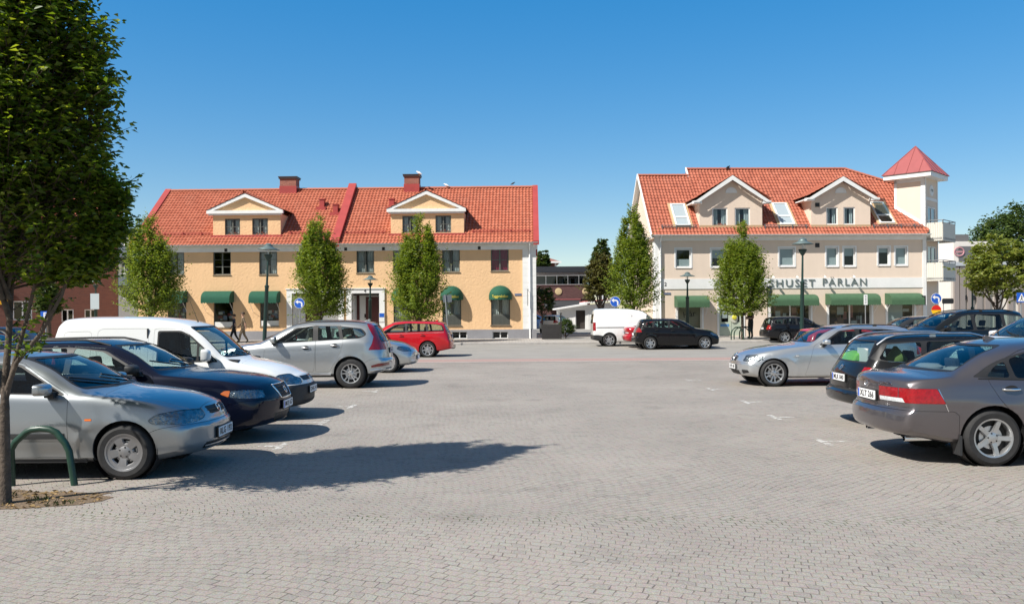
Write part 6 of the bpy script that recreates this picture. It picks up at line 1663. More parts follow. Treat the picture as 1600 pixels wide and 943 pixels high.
# ------------------------------------------------------------------ ground
def sett_mat(name):
    m = bpy.data.materials.new(name); m.use_nodes = True; nt = m.node_tree; L = nt.links.new; b = nt.nodes['Principled BSDF']
    b.inputs['Roughness'].default_value = .72; b.inputs['Specular IOR Level'].default_value = .35
    def mth(op, a, c=None, d=None):
        n = nd(nt, 'ShaderNodeMath', operation=op)
        for i, v in enumerate((a, c, d)):
            if v is None: continue
            if isinstance(v, (int, float)): n.inputs[i].default_value = v
            else: L(v, n.inputs[i])
        return n.outputs[0]
    tc = nd(nt, 'ShaderNodeTexCoord'); sp = nd(nt, 'ShaderNodeSeparateXYZ'); L(tc.outputs['Object'], sp.inputs[0]); X, Y = sp.outputs[0], sp.outputs[1]
    wob = nd(nt, 'ShaderNodeTexNoise', i_Scale=.35, i_Detail=2.0); L(tc.outputs['Object'], wob.inputs['Vector'])
    wo2 = nd(nt, 'ShaderNodeTexNoise', i_Scale=2.6, i_Detail=2.0); L(tc.outputs['Object'], wo2.inputs['Vector'])
    ws = nd(nt, 'ShaderNodeSeparateColor'); L(wob.outputs[1], ws.inputs[0]); w2 = nd(nt, 'ShaderNodeSeparateColor'); L(wo2.outputs[1], w2.inputs[0])
    # a gutter line crosses the square a little askew; the courses in front of it slant one way, those behind it the other way
    G = mth('SUBTRACT', Y, mth('ADD', mth('MULTIPLY', X, -.06), 7.45)); A = mth('ABSOLUTE', G); back = mth('GREATER_THAN', G, 0.0)
    jx = mth('ADD', mth('MULTIPLY', mth('SUBTRACT', ws.outputs[0], .5), .8), mth('MULTIPLY', mth('SUBTRACT', w2.outputs[0], .5), .10))
    jy = mth('ADD', mth('MULTIPLY', mth('SUBTRACT', ws.outputs[1], .5), .8), mth('MULTIPLY', mth('SUBTRACT', w2.outputs[1], .5), .10))
    bend = mth('MULTIPLY', mth('EXPONENT', mth('MULTIPLY', A, -2.2)), .22)                # stones turn in towards the gutter
    x_, y_ = mth('ADD', mth('ADD', X, jx), bend), mth('ADD', Y, jy)
    def rot(deg):
        c, s_ = math.cos(R(deg)), math.sin(R(deg))
        return mth('ADD', mth('MULTIPLY', x_, c), mth('MULTIPLY', y_, s_)), mth('SUBTRACT', mth('MULTIPLY', y_, c), mth('MULTIPLY', x_, s_))
    (uf, vf), (ub, vb) = rot(-19), rot(38)
    def pick(p, q): return mth('ADD', p, mth('MULTIPLY', back, mth('SUBTRACT', q, p)))
    cb = nd(nt, 'ShaderNodeCombineXYZ'); L(pick(uf, ub), cb.inputs[0]); L(pick(vf, vb), cb.inputs[1])
    def bricks(c1, c2, mo):
        br = nd(nt, 'ShaderNodeTexBrick', i_Scale=1.0, offset=.43); L(cb.outputs[0], br.inputs['Vector'])
        br.inputs['Color1'].default_value = c1; br.inputs['Color2'].default_value = c2; br.inputs['Mortar'].default_value = mo
        br.inputs['Brick Width'].default_value = .108; br.inputs['Row Height'].default_value = .090; br.inputs['Mortar Size'].default_value = .0055; br.inputs['Mortar Smooth'].default_value = .5
        return br
    br = bricks((.310, .271, .242, 1), (.300, .284, .252, 1), (.278, .240, .204, 1))
    b2 = bricks((0, 0, 0, 1), (1, 1, 1, 1), (.5, .5, .5, 1)); vs = nd(nt, 'ShaderNodeSeparateColor'); L(b2.outputs[0], vs.inputs[0])
    odd = nd(nt, 'ShaderNodeMapRange', i_1=.90, i_2=.95, i_3=0.0, i_4=.30); L(vs.outputs[0], odd.inputs[0])
    gp = nd(nt, 'ShaderNodeTexNoise', i_Scale=5.0, i_Detail=3.0); L(tc.outputs['Object'], gp.inputs['Vector'])
    gap = nd(nt, 'ShaderNodeMapRange', i_1=.50, i_2=.62, i_3=0.0, i_4=.75); L(gp.outputs[0], gap.inputs[0])
    m0 = nd(nt, 'ShaderNodeMix', data_type='RGBA'); m0.inputs[7].default_value = (.11, .095, .08, 1); L(mth('MULTIPLY', gap.outputs[0], br.outputs['Fac']), m0.inputs[0]); L(br.outputs[0], m0.inputs[6])
    sk = nd(nt, 'ShaderNodeTexNoise', i_Scale=38.0, i_Detail=2.0); L(tc.outputs['Object'], sk.inputs['Vector'])
    m1 = nd(nt, 'ShaderNodeMix', data_type='RGBA', blend_type='OVERLAY', i_0=.22); L(m0.outputs[2], m1.inputs[6]); L(sk.outputs[1], m1.inputs[7])
    mx = nd(nt, 'ShaderNodeMix', data_type='RGBA'); mx.inputs[7].default_value = (.20, .165, .155, 1); L(odd.outputs[0], mx.inputs[0]); L(m1.outputs[2], mx.inputs[6])
    st = nd(nt, 'ShaderNodeTexNoise', i_Scale=.28, i_Detail=8.0, i_Roughness=.68); L(tc.outputs['Object'], st.inputs['Vector'])
    sr = nd(nt, 'ShaderNodeMapRange', i_1=.3, i_2=.7, i_3=.82, i_4=1.12); L(st.outputs[0], sr.inputs[0])
    gr = nd(nt, 'ShaderNodeTexNoise', i_Scale=75.0, i_Detail=3.0); L(tc.outputs['Object'], gr.inputs['Vector'])
    gg = nd(nt, 'ShaderNodeMapRange', i_1=.3, i_2=.7, i_3=.80, i_4=1.20); L(gr.outputs[0], gg.inputs[0])
    ol = nd(nt, 'ShaderNodeTexNoise', i_Scale=.9, i_Detail=4.0, i_Roughness=.6); L(tc.outputs['Object'], ol.inputs['Vector'])   # drips, tyre dirt
    oo = nd(nt, 'ShaderNodeMapRange', i_1=.58, i_2=.76, i_3=1.0, i_4=.74); L(ol.outputs[0], oo.inputs[0])
    fa = mth('MULTIPLY', mth('MULTIPLY', sr.outputs[0], gg.outputs[0]), oo.outputs[0])
    sc_ = nd(nt, 'ShaderNodeVectorMath', operation='SCALE'); L(mx.outputs[2], sc_.inputs[0]); L(fa, sc_.inputs['Scale'])
    # weeds in the gutter joints
    gm = nd(nt, 'ShaderNodeMapRange', i_1=.34, i_2=.05, i_3=0.0, i_4=1.0); L(A, gm.inputs[0])
    wd = nd(nt, 'ShaderNodeTexNoise', i_Scale=2.2, i_Detail=3.0); L(tc.outputs['Object'], wd.inputs['Vector']); wg = nd(nt, 'ShaderNodeMapRange', i_1=.42, i_2=.58, i_3=0.0, i_4=1.0); L(wd.outputs[0], wg.inputs[0])
    m2 = nd(nt, 'ShaderNodeMix', data_type='RGBA'); m2.inputs[7].default_value = (.07, .085, .03, 1)
    L(mth('MULTIPLY', mth('MULTIPLY', gm.outputs[0], wg.outputs[0]), br.outputs['Fac']), m2.inputs[0]); L(sc_.outputs[0], m2.inputs[6])
    L(m2.outputs[2], b.inputs['Base Color'])
    hh = mth('ADD', mth('MULTIPLY', br.outputs['Fac'], -1.0), mth('ADD', mth('MULTIPLY', vs.outputs[0], .5), mth('MULTIPLY', gr.outputs[0], .5)))
    bp = nd(nt, 'ShaderNodeBump', i_Strength=.7, i_Distance=.011); L(hh, bp.inputs['Height']); L(bp.outputs[0], b.inputs['Normal'])
    MATS[name] = m; return m
SETT = sett_mat('granite sett paving')
ASPH = mat('pale worn asphalt', (.265, .25, .228), .85, var=.10, vscale=.6, bump=.35, bscale=60)
PINK = mat('pinkish paving', (.33, .225, .20), .8, var=.10, vscale=9, bump=.2, bscale=40)
LINE = mat('pale granite strip', (.60, .59, .55), .8, var=.10, vscale=5)
def slab_mat(name):
    m = bpy.data.materials.new(name); m.use_nodes = True; nt = m.node_tree; L = nt.links.new; b = nt.nodes['Principled BSDF']; b.inputs['Roughness'].default_value = .85
    tc = nd(nt, 'ShaderNodeTexCoord'); br = nd(nt, 'ShaderNodeTexBrick', i_Scale=1.0); L(tc.outputs['Object'], br.inputs['Vector'])
    br.inputs['Color1'].default_value = (.33, .30, .27, 1); br.inputs['Color2'].default_value = (.40, .37, .335, 1); br.inputs['Mortar'].default_value = (.2, .18, .16, 1)
    br.inputs['Brick Width'].default_value = .35; br.inputs['Row Height'].default_value = .35; br.inputs['Mortar Size'].default_value = .012; L(br.outputs[0], b.inputs['Base Color'])
    MATS[name] = m; return m
def sheet(name, x0, x1, y0, y1, z, m):
    g = MB(); g.quad((x0, y0, z), (x1, y0, z), (x1, y1, z), (x0, y1, z)); return tag(g.build(name, m), kind='structure')
yl = gnd(800, 565.4).y
sheet('ground', -1500, 1500, -300, 2600, -.03, mat('distant ground', (.16, .16, .10), .95, var=.2, vscale=.05))
sheet('square_paving', -90, 90, -60, 47, 0.0, SETT)
sheet('road', -90, 90, yl + 1.9, 46.9, .004, ASPH)
sheet('paving_band', -90, 90, yl + .13, yl + 1.9, .008, PINK)
sheet('granite_strip', -90, 90, yl, yl + .13, .010, LINE)
g = MB(); g.box(-90, 90, 46.0, 46.15, -.02, .125); tag(g.build('kerb', mat('kerb granite', (.36, .34, .32), .8, var=.15, vscale=3), bevel=.02), kind='structure')
SLAB = slab_mat('pavement slabs')
g = MB(); g.box(-90, 90, 46.15, 140, -.02, .12); tag(g.build('pavement', SLAB), kind='structure')
sheet('alley_road', fr_x0 := yh_fr.world(.4, 0, 0).x, fr_x1 := cr_fr.world(-.6, 0, 0).x, 49.5, 110, .124, ASPH)
sheet('street', 28.5, 90, 47.5, 90, .124, ASPH)
# worn paint marks at the ends of the parking bays
MARK = bpy.data.materials.new('worn bay paint'); MARK.use_nodes = True
def _mark():
    nt = MARK.node_tree; L = nt.links.new; b = nt.nodes['Principled BSDF']; b.inputs['Base Color'].default_value = (.62, .61, .58, 1); b.inputs['Roughness'].default_value = .8
    tc = nd(nt, 'ShaderNodeTexCoord'); nz = nd(nt, 'ShaderNodeTexNoise', i_Scale=9.0, i_Detail=4.0, i_Roughness=.7); L(tc.outputs['Object'], nz.inputs['Vector'])
    mr = nd(nt, 'ShaderNodeMapRange', i_1=.42, i_2=.56, i_3=0.0, i_4=.85); L(nz.outputs[0], mr.inputs[0]); L(mr.outputs[0], b.inputs['Alpha'])
_mark()
for (px, py, sg) in ((440, 697, -1), (505, 660, -1), (550, 635, -1), (588, 611, -1), (1110, 608, 1), (1165, 628, 1), (1210, 652, 1), (1285, 690, 1), (1075, 594, 1)):
    p = gnd(px, py); g = MB(); z = .006
    g.quad((p.x - .28 * (sg < 0) - .05, p.y - .05, z), (p.x + .28 * (sg > 0) + .05, p.y - .05, z), (p.x + .28 * (sg > 0) + .05, p.y + .05, z), (p.x - .28 * (sg < 0) - .05, p.y + .05, z))
    g.quad((p.x - .05, p.y - .32, z), (p.x + .05, p.y - .32, z), (p.x + .05, p.y - .055, z), (p.x - .05, p.y - .055, z)); g.quad((p.x - .05, p.y + .055, z), (p.x + .05, p.y + .055, z), (p.x + .05, p.y + .3, z), (p.x - .05, p.y + .3, z))
    tag(g.build('bay_marking', MARK), kind='structure')

# ------------------------------------------------------------------ trees
def leaf_mat(name, c1, c2, c3, trans=.35):
    m = bpy.data.materials.new(name); m.use_nodes = True; nt = m.node_tree; nt.nodes.clear(); L = nt.links.new
    o = nd(nt, 'ShaderNodeOutputMaterial'); ge = nd(nt, 'ShaderNodeNewGeometry'); cr = nd(nt, 'ShaderNodeValToRGB'); e = cr.color_ramp.elements
    e[0].color = rgba(c1); e[1].color = rgba(c3); x = e.new(.6); x.color = rgba(c2); L(ge.outputs['Random Per Island'], cr.inputs[0])
    d = nd(nt, 'ShaderNodeBsdfPrincipled', i_Roughness=.42); d.inputs['Specular IOR Level'].default_value = .4; L(cr.outputs[0], d.inputs['Base Color'])
    t = nd(nt, 'ShaderNodeBsdfTranslucent'); hs = nd(nt, 'ShaderNodeHueSaturation', i_Value=1.7, i_Saturation=1.1, i_Hue=.485); L(cr.outputs[0], hs.inputs['Color']); L(hs.outputs[0], t.inputs[0])
    mx = nd(nt, 'ShaderNodeMixShader', i_0=trans); L(d.outputs[0], mx.inputs[1]); L(t.outputs[0], mx.inputs[2]); L(mx.outputs[0], o.inputs[0])
    MATS[name] = m; return m
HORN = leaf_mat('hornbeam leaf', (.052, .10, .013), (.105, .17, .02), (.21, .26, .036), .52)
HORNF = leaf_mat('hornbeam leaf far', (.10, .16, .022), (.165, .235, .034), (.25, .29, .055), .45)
MAPLE = leaf_mat('pale maple leaf', (.12, .17, .03), (.19, .23, .045), (.27, .28, .07), .4)
DARKL = leaf_mat('dark broad leaf', (.035, .068, .016), (.06, .10, .022), (.10, .14, .033), .3)
COPPER = leaf_mat('reddish leaf', (.085, .075, .022), (.10, .10, .028), (.13, .135, .035), .3)
BARK = mat('grey brown bark', (.085, .065, .05), .9, var=.35, vscale=14, bump=.8, bscale=30)

def leaves_mesh(name, P, D, S, m, width=.55, fold=.25, rs=None):
    """P: leaf bases, D: leaf axes, S: lengths -> folded leaf blades of two faces each"""
    n = len(P); rs = rs or np.random.RandomState(1)
    up = np.tile([0, 0, 1.0], (n, 1)) + rs.normal(0, .55, (n, 3))
    side = np.cross(D, up); side /= np.linalg.norm(side, axis=1)[:, None] + 1e-9
    nor = np.cross(side, D)
    S = S[:, None]
    tip = P + D * S - nor * S * .18; mid = P + D * S * .45
    l = mid + side * S * width * .5 + nor * S * fold * .35; r = mid - side * S * width * .5 + nor * S * fold * .35
    V = np.stack([P, r, tip, l], 1).reshape(-1, 3)
    i = np.arange(n) * 4
    F = np.stack([np.stack([i, i + 1, i + 2], 1), np.stack([i, i + 2, i + 3], 1)], 1).reshape(-1, 3)
    return fast_mesh(name, V, F, m, True)
def col_r(t): return max(.0, (math.sin(math.pi * min(1, max(0, .27 + .73 * t ** .8)))) ** .7)
def broad_r(t): return max(.0, math.sin(math.pi * (.12 + .86 * t)) ** .6)
def make_tree(name, label, cat, loc, h, zc, rad, seed, m, limbs=7, twigs=420, lpt=22, leaf=.1, prof=col_r, trunk_r=.09, up=.9, group=None, forks=None, tops=(.72, 1.0), spill=.06, dens_low=1.0, lean=(0, 0), limb_r=.4, sides=7, fork_z=0, low=False):
    rs = np.random.RandomState(seed); root = thing(name, label, cat, loc, 0, group)
    tb = MB(); H = h - zc; L_ = []
    if fork_z: tb.tube([(0, 0, -.05), (0, 0, .03), (0, 0, fork_z * .5), (0, 0, fork_z)], [trunk_r * 1.4, trunk_r * 1.15, trunk_r, trunk_r * .85], sides + 2)
    else: tb.tube([(0, 0, -.05), (.0, 0, .03), (lean[0] * .3, lean[1] * .3, zc * .5), (lean[0], lean[1], zc), (lean[0] * 1.3, lean[1], zc + H * .55), (lean[0] * 1.3, lean[1], zc + H * .92)], [trunk_r * 1.35, trunk_r * 1.12, trunk_r, trunk_r * .85, trunk_r * .4, .012], sides + 2)
    if not fork_z: L_.append(np.array([(lean[0], lean[1], zc + H * t) for t in np.linspace(0, .97, 12)]))
    fk = forks or []
    for k in range(limbs):
        if k < len(fk): pts = np.array(fk[k][0]); r0 = fk[k][1]
        else:
            a = 2 * math.pi * (k + rs.uniform(-.3, .3)) / limbs; th = rs.uniform(*tops); z0 = zc * (1.0 if fork_z else rs.uniform(.72, 1.1))
            rr = rad * limb_r * rs.uniform(.8, 1.2)
            pts = []
            for t in np.linspace(0, 1, 9):
                z = z0 + (zc + H * th - z0) * t; q = rr * (1 - (1 - min(1, t * 1.6)) ** 2) * (1 - .35 * t ** 3)
                pts.append((lean[0] + q * math.cos(a) + .05 * rad * math.sin(5 * t + k), lean[1] + q * math.sin(a) + .05 * rad * math.cos(4 * t + k), z))
            pts = np.array(pts); r0 = trunk_r * .5
        L_.append(pts)
        tb.tube([tuple(p) for p in pts], [r0 * (1 - .85 * j / (len(pts) - 1)) for j in range(len(pts))], sides)
    P, D, S = [], [], []
    for k in range(twigs):
        pl = L_[rs.randint(len(L_))]; u = rs.uniform(.02 if low else .12, 1.0) ** (.8 / dens_low); i = u * (len(pl) - 1); j = min(int(i), len(pl) - 2); b = pl[j] + (pl[j + 1] - pl[j]) * (i - j)
        if fork_z and b[2] < zc + .1 and rs.rand() < .97: continue
        t = (b[2] - zc) / H; a = math.atan2(b[1] - lean[1], b[0] - lean[0]) + rs.normal(0, .8)
        if math.hypot(b[0] - lean[0], b[1] - lean[1]) < .15 * rad: a = rs.uniform(0, 2 * math.pi)
        R_ = rad * prof(min(1, max(0, t + .12))); cur = math.hypot(b[0] - lean[0], b[1] - lean[1])
        ln = max(.22 * rad, (R_ - cur) * rs.uniform(.55, 1.08)) * (1.5 if rs.rand() < spill else 1)
        ln = min(ln, rad * .95) * (.4 if fork_z and b[2] < zc else 1)
        d = np.array([math.cos(a), math.sin(a), up * rs.uniform(.35, 1.3) * (min(1, max(-.25, t * 4 - .1)) if low else 1)]); d /= np.linalg.norm(d)
        n = max(5, int(lpt * (.5 + .5 * ln / (rad * .6)))); s = np.linspace(.18, 1.0, n) + rs.normal(0, .02, n)
        cv = np.array([0, 0, .25 * ln * (up - .5)])
        base = b + d * ln * s[:, None] + cv * (s ** 2)[:, None] + rs.normal(0, .018 * rad, (n, 3))
        if leaf < .084 and fork_z: tb.tube([tuple(b), tuple(b + d * ln * .5 + cv * .25), tuple(b + d * ln * .95 + cv * .9)], [.009, .006, .002], 4, cap=False)
        sd = np.cross(d, [0, 0, 1.0]); sd /= np.linalg.norm(sd); sg = np.where(np.arange(n) % 2 == 0, 1, -1)[:, None]
        ax = d * .55 + sd * sg * .8 + rs.normal(0, .25, (n, 3)) - np.array([0, 0, .18]); ax /= np.linalg.norm(ax, axis=1)[:, None]
        P.append(base); D.append(ax); S.append(leaf * rs.uniform(.65, 1.2, n) * (1 - .3 * np.clip(s - .8, 0, 1)))
    P, D, S = np.concatenate(P), np.concatenate(D), np.concatenate(S)
    tb.build('trunk', BARK, root, 60)
    link('crown', leaves_mesh('crown', P, D, S, m, rs=rs), root)
    return root
# the near hornbeam: trunk at the left edge, forked low
tp = gnd(8, 786)
fk = []
for pts, r0 in ((((8, 640), (7, 613), (14, 520), (18, 440), (24, 300), (30, 120), (34, -60)), .042), (((8, 630), (24, 561), (40, 505), (58, 430), (75, 300), (88, 150), (95, 0)), .026),
                (((8, 625), (10, 610), (26, 566), (64, 520), (97, 460), (125, 360), (140, 220), (135, 60)), .03), (((16, 500), (-10, 420), (-35, 300), (-50, 100), (-50, -50)), .03), (((64, 520), (82, 470), (120, 430), (150, 380), (165, 300)), .018)):
    q = []
    for i, (px, py) in enumerate(pts):
        v = at(px, py, tp.y + (.0 if i < 2 else .18 * (i - 1) * (1 if r0 > .03 else -.6) * .5)); q.append((v.x - tp.x, v.y - tp.y, v.z))
    fk.append((q, r0))
make_tree('hornbeam_tree', 'nearest tree, dense dark leaves over a low forked trunk beside the bicycle hoop', 'tree', (tp.x, tp.y, 0), 6.9, 2.0, 1.24, 11, HORN, limbs=13, twigs=4300, lpt=22, leaf=.082, forks=fk, trunk_r=.052, up=.6, spill=.05, limb_r=.42, sides=8, fork_z=.98, prof=lambda t: broad_r(t * .9 + .08))
g = MB(); r_ = random.Random(4); n = 26
g.add([(tp.x - .1 + (.75 + r_.uniform(-.12, .12)) * 1.5 * math.cos(2 * math.pi * k / n), tp.y + .15 + (.42 + r_.uniform(-.08, .08)) * math.sin(2 * math.pi * k / n), .004) for k in range(n)], [tuple(range(n))])
tag(g.build('tree_pit_soil', mat('dry soil', (.15, .105, .066), .95, var=.35, vscale=9, bump=.9, bscale=40)), kind='structure')
rs = np.random.RandomState(5); n = 260
a = rs.uniform(0, 6.28, n); rr = np.sqrt(rs.uniform(0, 1, n)); P = np.stack([tp.x - .1 + rr * 1.0 * np.cos(a), tp.y + .15 + rr * .42 * np.sin(a), np.full(n, .006)], 1); D = np.stack([np.cos(a * 3), np.sin(a * 3), rs.uniform(.05, .3, n)], 1); D /= np.linalg.norm(D, axis=1)[:, None]
tag(link('fallen_leaves', leaves_mesh('fallen_leaves', P, D, rs.uniform(.03, .07, n), mat('dry leaf', (.26, .17, .07), .8, var=.3))), kind='stuff')
n = 170; c = rs.randint(0, 6, n); cx = rs.uniform(-.6, .7, 6); cy = rs.uniform(-.2, .35, 6); P = np.stack([tp.x + cx[c] + rs.normal(0, .06, n), tp.y + cy[c] + rs.normal(0, .05, n), np.full(n, .0)], 1); D = np.stack([rs.normal(0, .35, n), rs.normal(0, .35, n), np.ones(n)], 1); D /= np.linalg.norm(D, axis=1)[:, None]
tag(link('grass', leaves_mesh('grass', P, D, rs.uniform(.03, .09, n), mat('grass blade', (.07, .10, .025), .7), width=.08)), kind='stuff')
# columns of hornbeam along the houses
GRP = 'columnar hornbeams along the pavement'
for (px, yb, ytop, w, d, sd, lb) in ((236, 486, 338, 92, 47.5, 21, 'columnar green tree between the brick building and the yellow house'), (500, 490, 341, 80, 47.5, 22, 'columnar green tree between the two white doorways of the yellow house'),
                              (654, 494, 338, 80, 47.5, 23, 'columnar green tree with a thin pointed top in front of the domed awnings'), (990, 486, 322, 74, 48.5, 24, 'columnar green tree behind the white panel van beside the corner house'),
                              (1160, 486, 352, 78, 48.4, 25, 'columnar green tree with bicycle hoops round its trunk by the pale green door')):
    b = at(px, yb, d); t = at(px, ytop, d); z0 = .12 if d < 48.45 or px < 1000 else .12
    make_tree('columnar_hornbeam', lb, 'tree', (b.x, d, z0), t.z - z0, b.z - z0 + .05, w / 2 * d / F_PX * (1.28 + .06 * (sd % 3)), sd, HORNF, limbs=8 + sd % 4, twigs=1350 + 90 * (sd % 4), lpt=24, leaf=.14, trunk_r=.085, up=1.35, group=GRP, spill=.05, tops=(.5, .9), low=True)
def bg_tree(lb, px, ytop, yb, w, d, sd, m, nm='broadleaf_tree', leaf=.3, twigs=420, **k):
    b = at(px, yb, d); t = at(px, ytop, d)
    return make_tree(nm, lb, 'tree', (b.x, d, .1), t.z, max(1.0, b.z), w / 2 * d / F_PX, sd, m, limbs=8, twigs=twigs, lpt=24, leaf=leaf, prof=broad_r, trunk_r=.16, up=.5, group='trees behind the houses', limb_r=.5, **k)
bg_tree('large dark green tree rising behind the white commercial building', 1592, 322, 440, 170, 95, 31, DARKL, leaf=.42, twigs=900)
bg_tree('dark green tree top above the reddish tree in the gap between the houses', 940, 372, 470, 42, 86, 32, DARKL, leaf=.3)
bg_tree('reddish leafed tree in the gap left of the corner house', 938, 396, 480, 62, 72, 33, COPPER, leaf=.26)
bg_tree('small green tree peeping over the flat dark roof', 849, 392, 450, 30, 90, 34, DARKL, leaf=.28, twigs=260)
bg_tree('dark bushy tree in front of the brick building', 76, 432, 500, 44, 52, 35, DARKL, leaf=.2, twigs=300)
b = at(1558, 470, 42.0); t = at(1560, 366, 42.0)
make_tree('young_maple', 'young tree with loose light green leaves by the crossing sign', 'tree', (b.x, 42, 0), t.z, 2.1, 1.85, 36, MAPLE, limbs=11, twigs=430, lpt=24, leaf=.21, prof=broad_r, trunk_r=.07, up=.55, limb_r=.55)
# ------------------------------------------------------------------ buildings behind
def flat_house(name, label, fr, x0, x1, D, Z, m, holes=(), roof=None, cat='building', group=None, wk=None):
    root = thing(name, label, cat, fr.O, fr.phi, group); w = MB(); wall(w, x0, x1, 0, Z, list(holes), 0, .15)
    w.quad((x0, D, 0), (x0, 0, 0), (x0, 0, Z), (x0, D, Z)); w.quad((x1, 0, 0), (x1, D, 0), (x1, D, Z), (x1, 0, Z)); w.quad((x1, D, 0), (x0, D, 0), (x0, D, Z), (x1, D, Z)); w.build('wall', m, root)
    if roof: r = MB(); r.box(x0 - .25, x1 + .25, -.3, D + .3, Z, Z + .25); r.build('roof', roof, root)
    for h in holes: window(root, *h, y=.06, frame=WOOD_W, cols=2, rows=1, fw=.07, merged=True, **(wk or {}))
    return root
fr = Frame(184, 60.0, R(25)); bx = lambda *a: fr.box(*a)
hs = [bx(96, 483, 115, 503), bx(132, 483, 151, 503), bx(20, 470, 50, 500)]
rt = flat_house('brick_building', 'dark red brick building with a red tiled roof behind the near tree', fr, -17, 0, 10, 8.6, BRICKD, hs)
tiles('roof', rt, (-17.3, -.4, 8.55), (1, 0, 0), (0, 5.4, 3.4), 17.6, math.hypot(5.4, 3.4), TILE); tiles('roof', rt, (.3, 10.4, 8.55), (-1, 0, 0), (0, -5.4, 3.4), 17.6, math.hypot(5.4, 3.4), TILE)
g = MB(); g.add([(0, 0, 8.6), (0, 10, 8.6), (0, 5, 11.8)], [(0, 1, 2)]); g.build('gable', BRICKD, rt)
y_, = (mat('yellow sign plastic', (.80, .45, .01), .4),); g = MB(); x, z = fr.uz(8, 466); g.box(x - .5, x + .5, -.16, -.02, z - .42, z + .35); g.build('shop_sign', y_, rt)
fr = Frame(232, 76.0, 0); x0 = fr.uz(181, 486)[0]
hs = [fr.box(190, 366, 197, 384), fr.box(206, 366, 213, 384), fr.box(190, 410, 197, 428), fr.box(190, 452, 197, 466)]
rt = flat_house('grey_flats', 'grey block of flats with balconies seen between brick building and tree', fr, x0, 4, 12, fr.uz(200, 362)[1], mat('grey render', (.27, .26, .25), .9), hs, mat('flat roof felt', (.05, .05, .055), .9))
for py in (396, 440): x, z = fr.uz(192, py); g = MB(); g.box(x0 + .1, x0 + 1.5, -1.0, -.02, z - .35, z + .6); g.build('balcony', mat('blue grey panel', (.13, .16, .2), .7), rt)
# the gap: restaurant with a roof terrace, shed, far house
fr = Frame(922, 86.0, 0); u = lambda px, py, dy=0: fr.uz(px, py, dy)
xl, xr = u(836, 450)[0], u(922, 450)[0]; zt = u(880, 446)[1]
rt = thing('terrace_restaurant', 'maroon brick building with two pale roundels, roof terrace and dark awning', 'building', fr.O, 0)
g = MB(); hs = [fr.box(862, 490, 872, 502), fr.box(884, 490, 892, 502), fr.box(846, 490, 854, 502)]; wall(g, xl, xr, 0, zt, hs, 0, .2); g.quad((xr, 0, 0), (xr, 9, 0), (xr, 9, zt), (xr, 0, zt)); g.quad((xl, 0, zt), (xr, 0, zt), (xr, 9, zt), (xl, 9, zt)); g.build('wall', BRICKM, rt)
for h in hs: window(rt, *h, y=.08, frame=DK, cols=1, rows=1, merged=True)
g = MB(); z = u(880, 466)[1]; g.box(xl, xr + .06, -.08, -.001, z - .06, z + .06); g.box(xl, xr + .05, -.06, .3, zt, zt + .08); g.build('string_course', BRICKM, rt)
for px in (872.5, 915):
    x, z = u(px, 455); g = MB(); g.lathe([(.36, 0), (.36, .05), (.2, .07), (0, .07)], 18, 0, Matrix.Translation((x, -.01, z)) @ Matrix.Rotation(R(90), 4, 'X')); g.build('roundel', mat('pale ochre plaster', (.52, .40, .22), .8), rt)
g = MB(); z0, z1 = u(880, 446, 2.5)[1], u(880, 428, 2.5)[1]; hs = [fr.box(a, 434, b, 447, 2.5) for a, b in ((866, 874), (879, 888), (891, 899), (904, 914))]; wall(g, xl, xr - .3, zt + .08, z1, hs, 2.5, .1); g.build('upper_wall', mat('cream wall', (.52, .48, .40), .85), rt)
for h in hs: window(rt, *h, y=2.55, frame=WOOD_W, cols=1, rows=1, merged=True)
g = MB(); z2 = u(880, 421, 1.2)[1]; g.box(xl - 1, xr + .0, .6, 9, z1 + .12, z2 + .3); g.build('flat_roof', mat('black roof edge', (.018, .022, .03), .6), rt); g = MB(); g.box(xl, xr - .1, 1.3, 1.45, z1 - .1, z1 + .11); g.box(xr - .45, xr - .2, 1.3, 1.5, zt + .08, z1 - .1); g.build('roof_beam', WOOD_W, rt)
g = MB()
for z in (.12, 1.05): g.tube([(xl, .15, zt + z), (xr, .15, zt + z)], .02, 5)
for x in np.linspace(xl, xr, 6): g.tube([(x, .15, zt), (x, .15, zt + 1.05)], .018, 5)
g.build('terrace_rail', ZINC, rt); g = MB(); g.box(xl, xr, .17, .18, zt + .1, zt + 1.0); g.build('rail_glass', glassy, rt)
g = MB(); z0, z1 = u(880, 480, -1.6)[1], u(880, 470, -.1)[1]; a, b = u(850, 470)[0], u(907, 470)[0]; g.prism([(-1.7, z0 - .1), (-1.7, z0 + .15), (0, z1 + .1), (0, z1 - .05)], 'x', a, b); g.build('awning', mat('charcoal awning', (.03, .032, .036), .8), rt)
g = MB(); g.box(a - .3, b, -.2, -.02, z1 + .1, z1 + .22); g.build('awning_box', mat('faded red trim', (.3, .09, .09), .7), rt)
g = MB()
for sx in (924.5, 941): q0, q1 = at(sx + 1, 473, 84), at(sx, 441, 88); g.tube([tuple(fr_p - fr.O) for fr_p in (q0, q1)], .07, 6)
for t in np.linspace(.08, .95, 9): p0, p1 = at(925.5, 473, 84).lerp(at(924.5, 441, 88), t) - fr.O, at(942, 473, 84).lerp(at(941, 441, 88), t) - fr.O; g.box(p0.x, p1.x, p0.y - .12, p0.y + .12, p0.z - .02, p0.z + .02)
g.build('stair', ZINC, rt)
fr = Frame(945, 77.0, R(0)); xl = fr.uz(875, 500)[0]; xr = fr.uz(965, 500)[0]; dh = fr.box(900, 484.5, 914.5, 514); dh = (dh[0], dh[1], .14, dh[3])
zL, zM, zR = fr.uz(880, 483)[1], fr.uz(915, 476)[1], fr.uz(950, 471)[1]; xm = fr.uz(917, 486)[0]
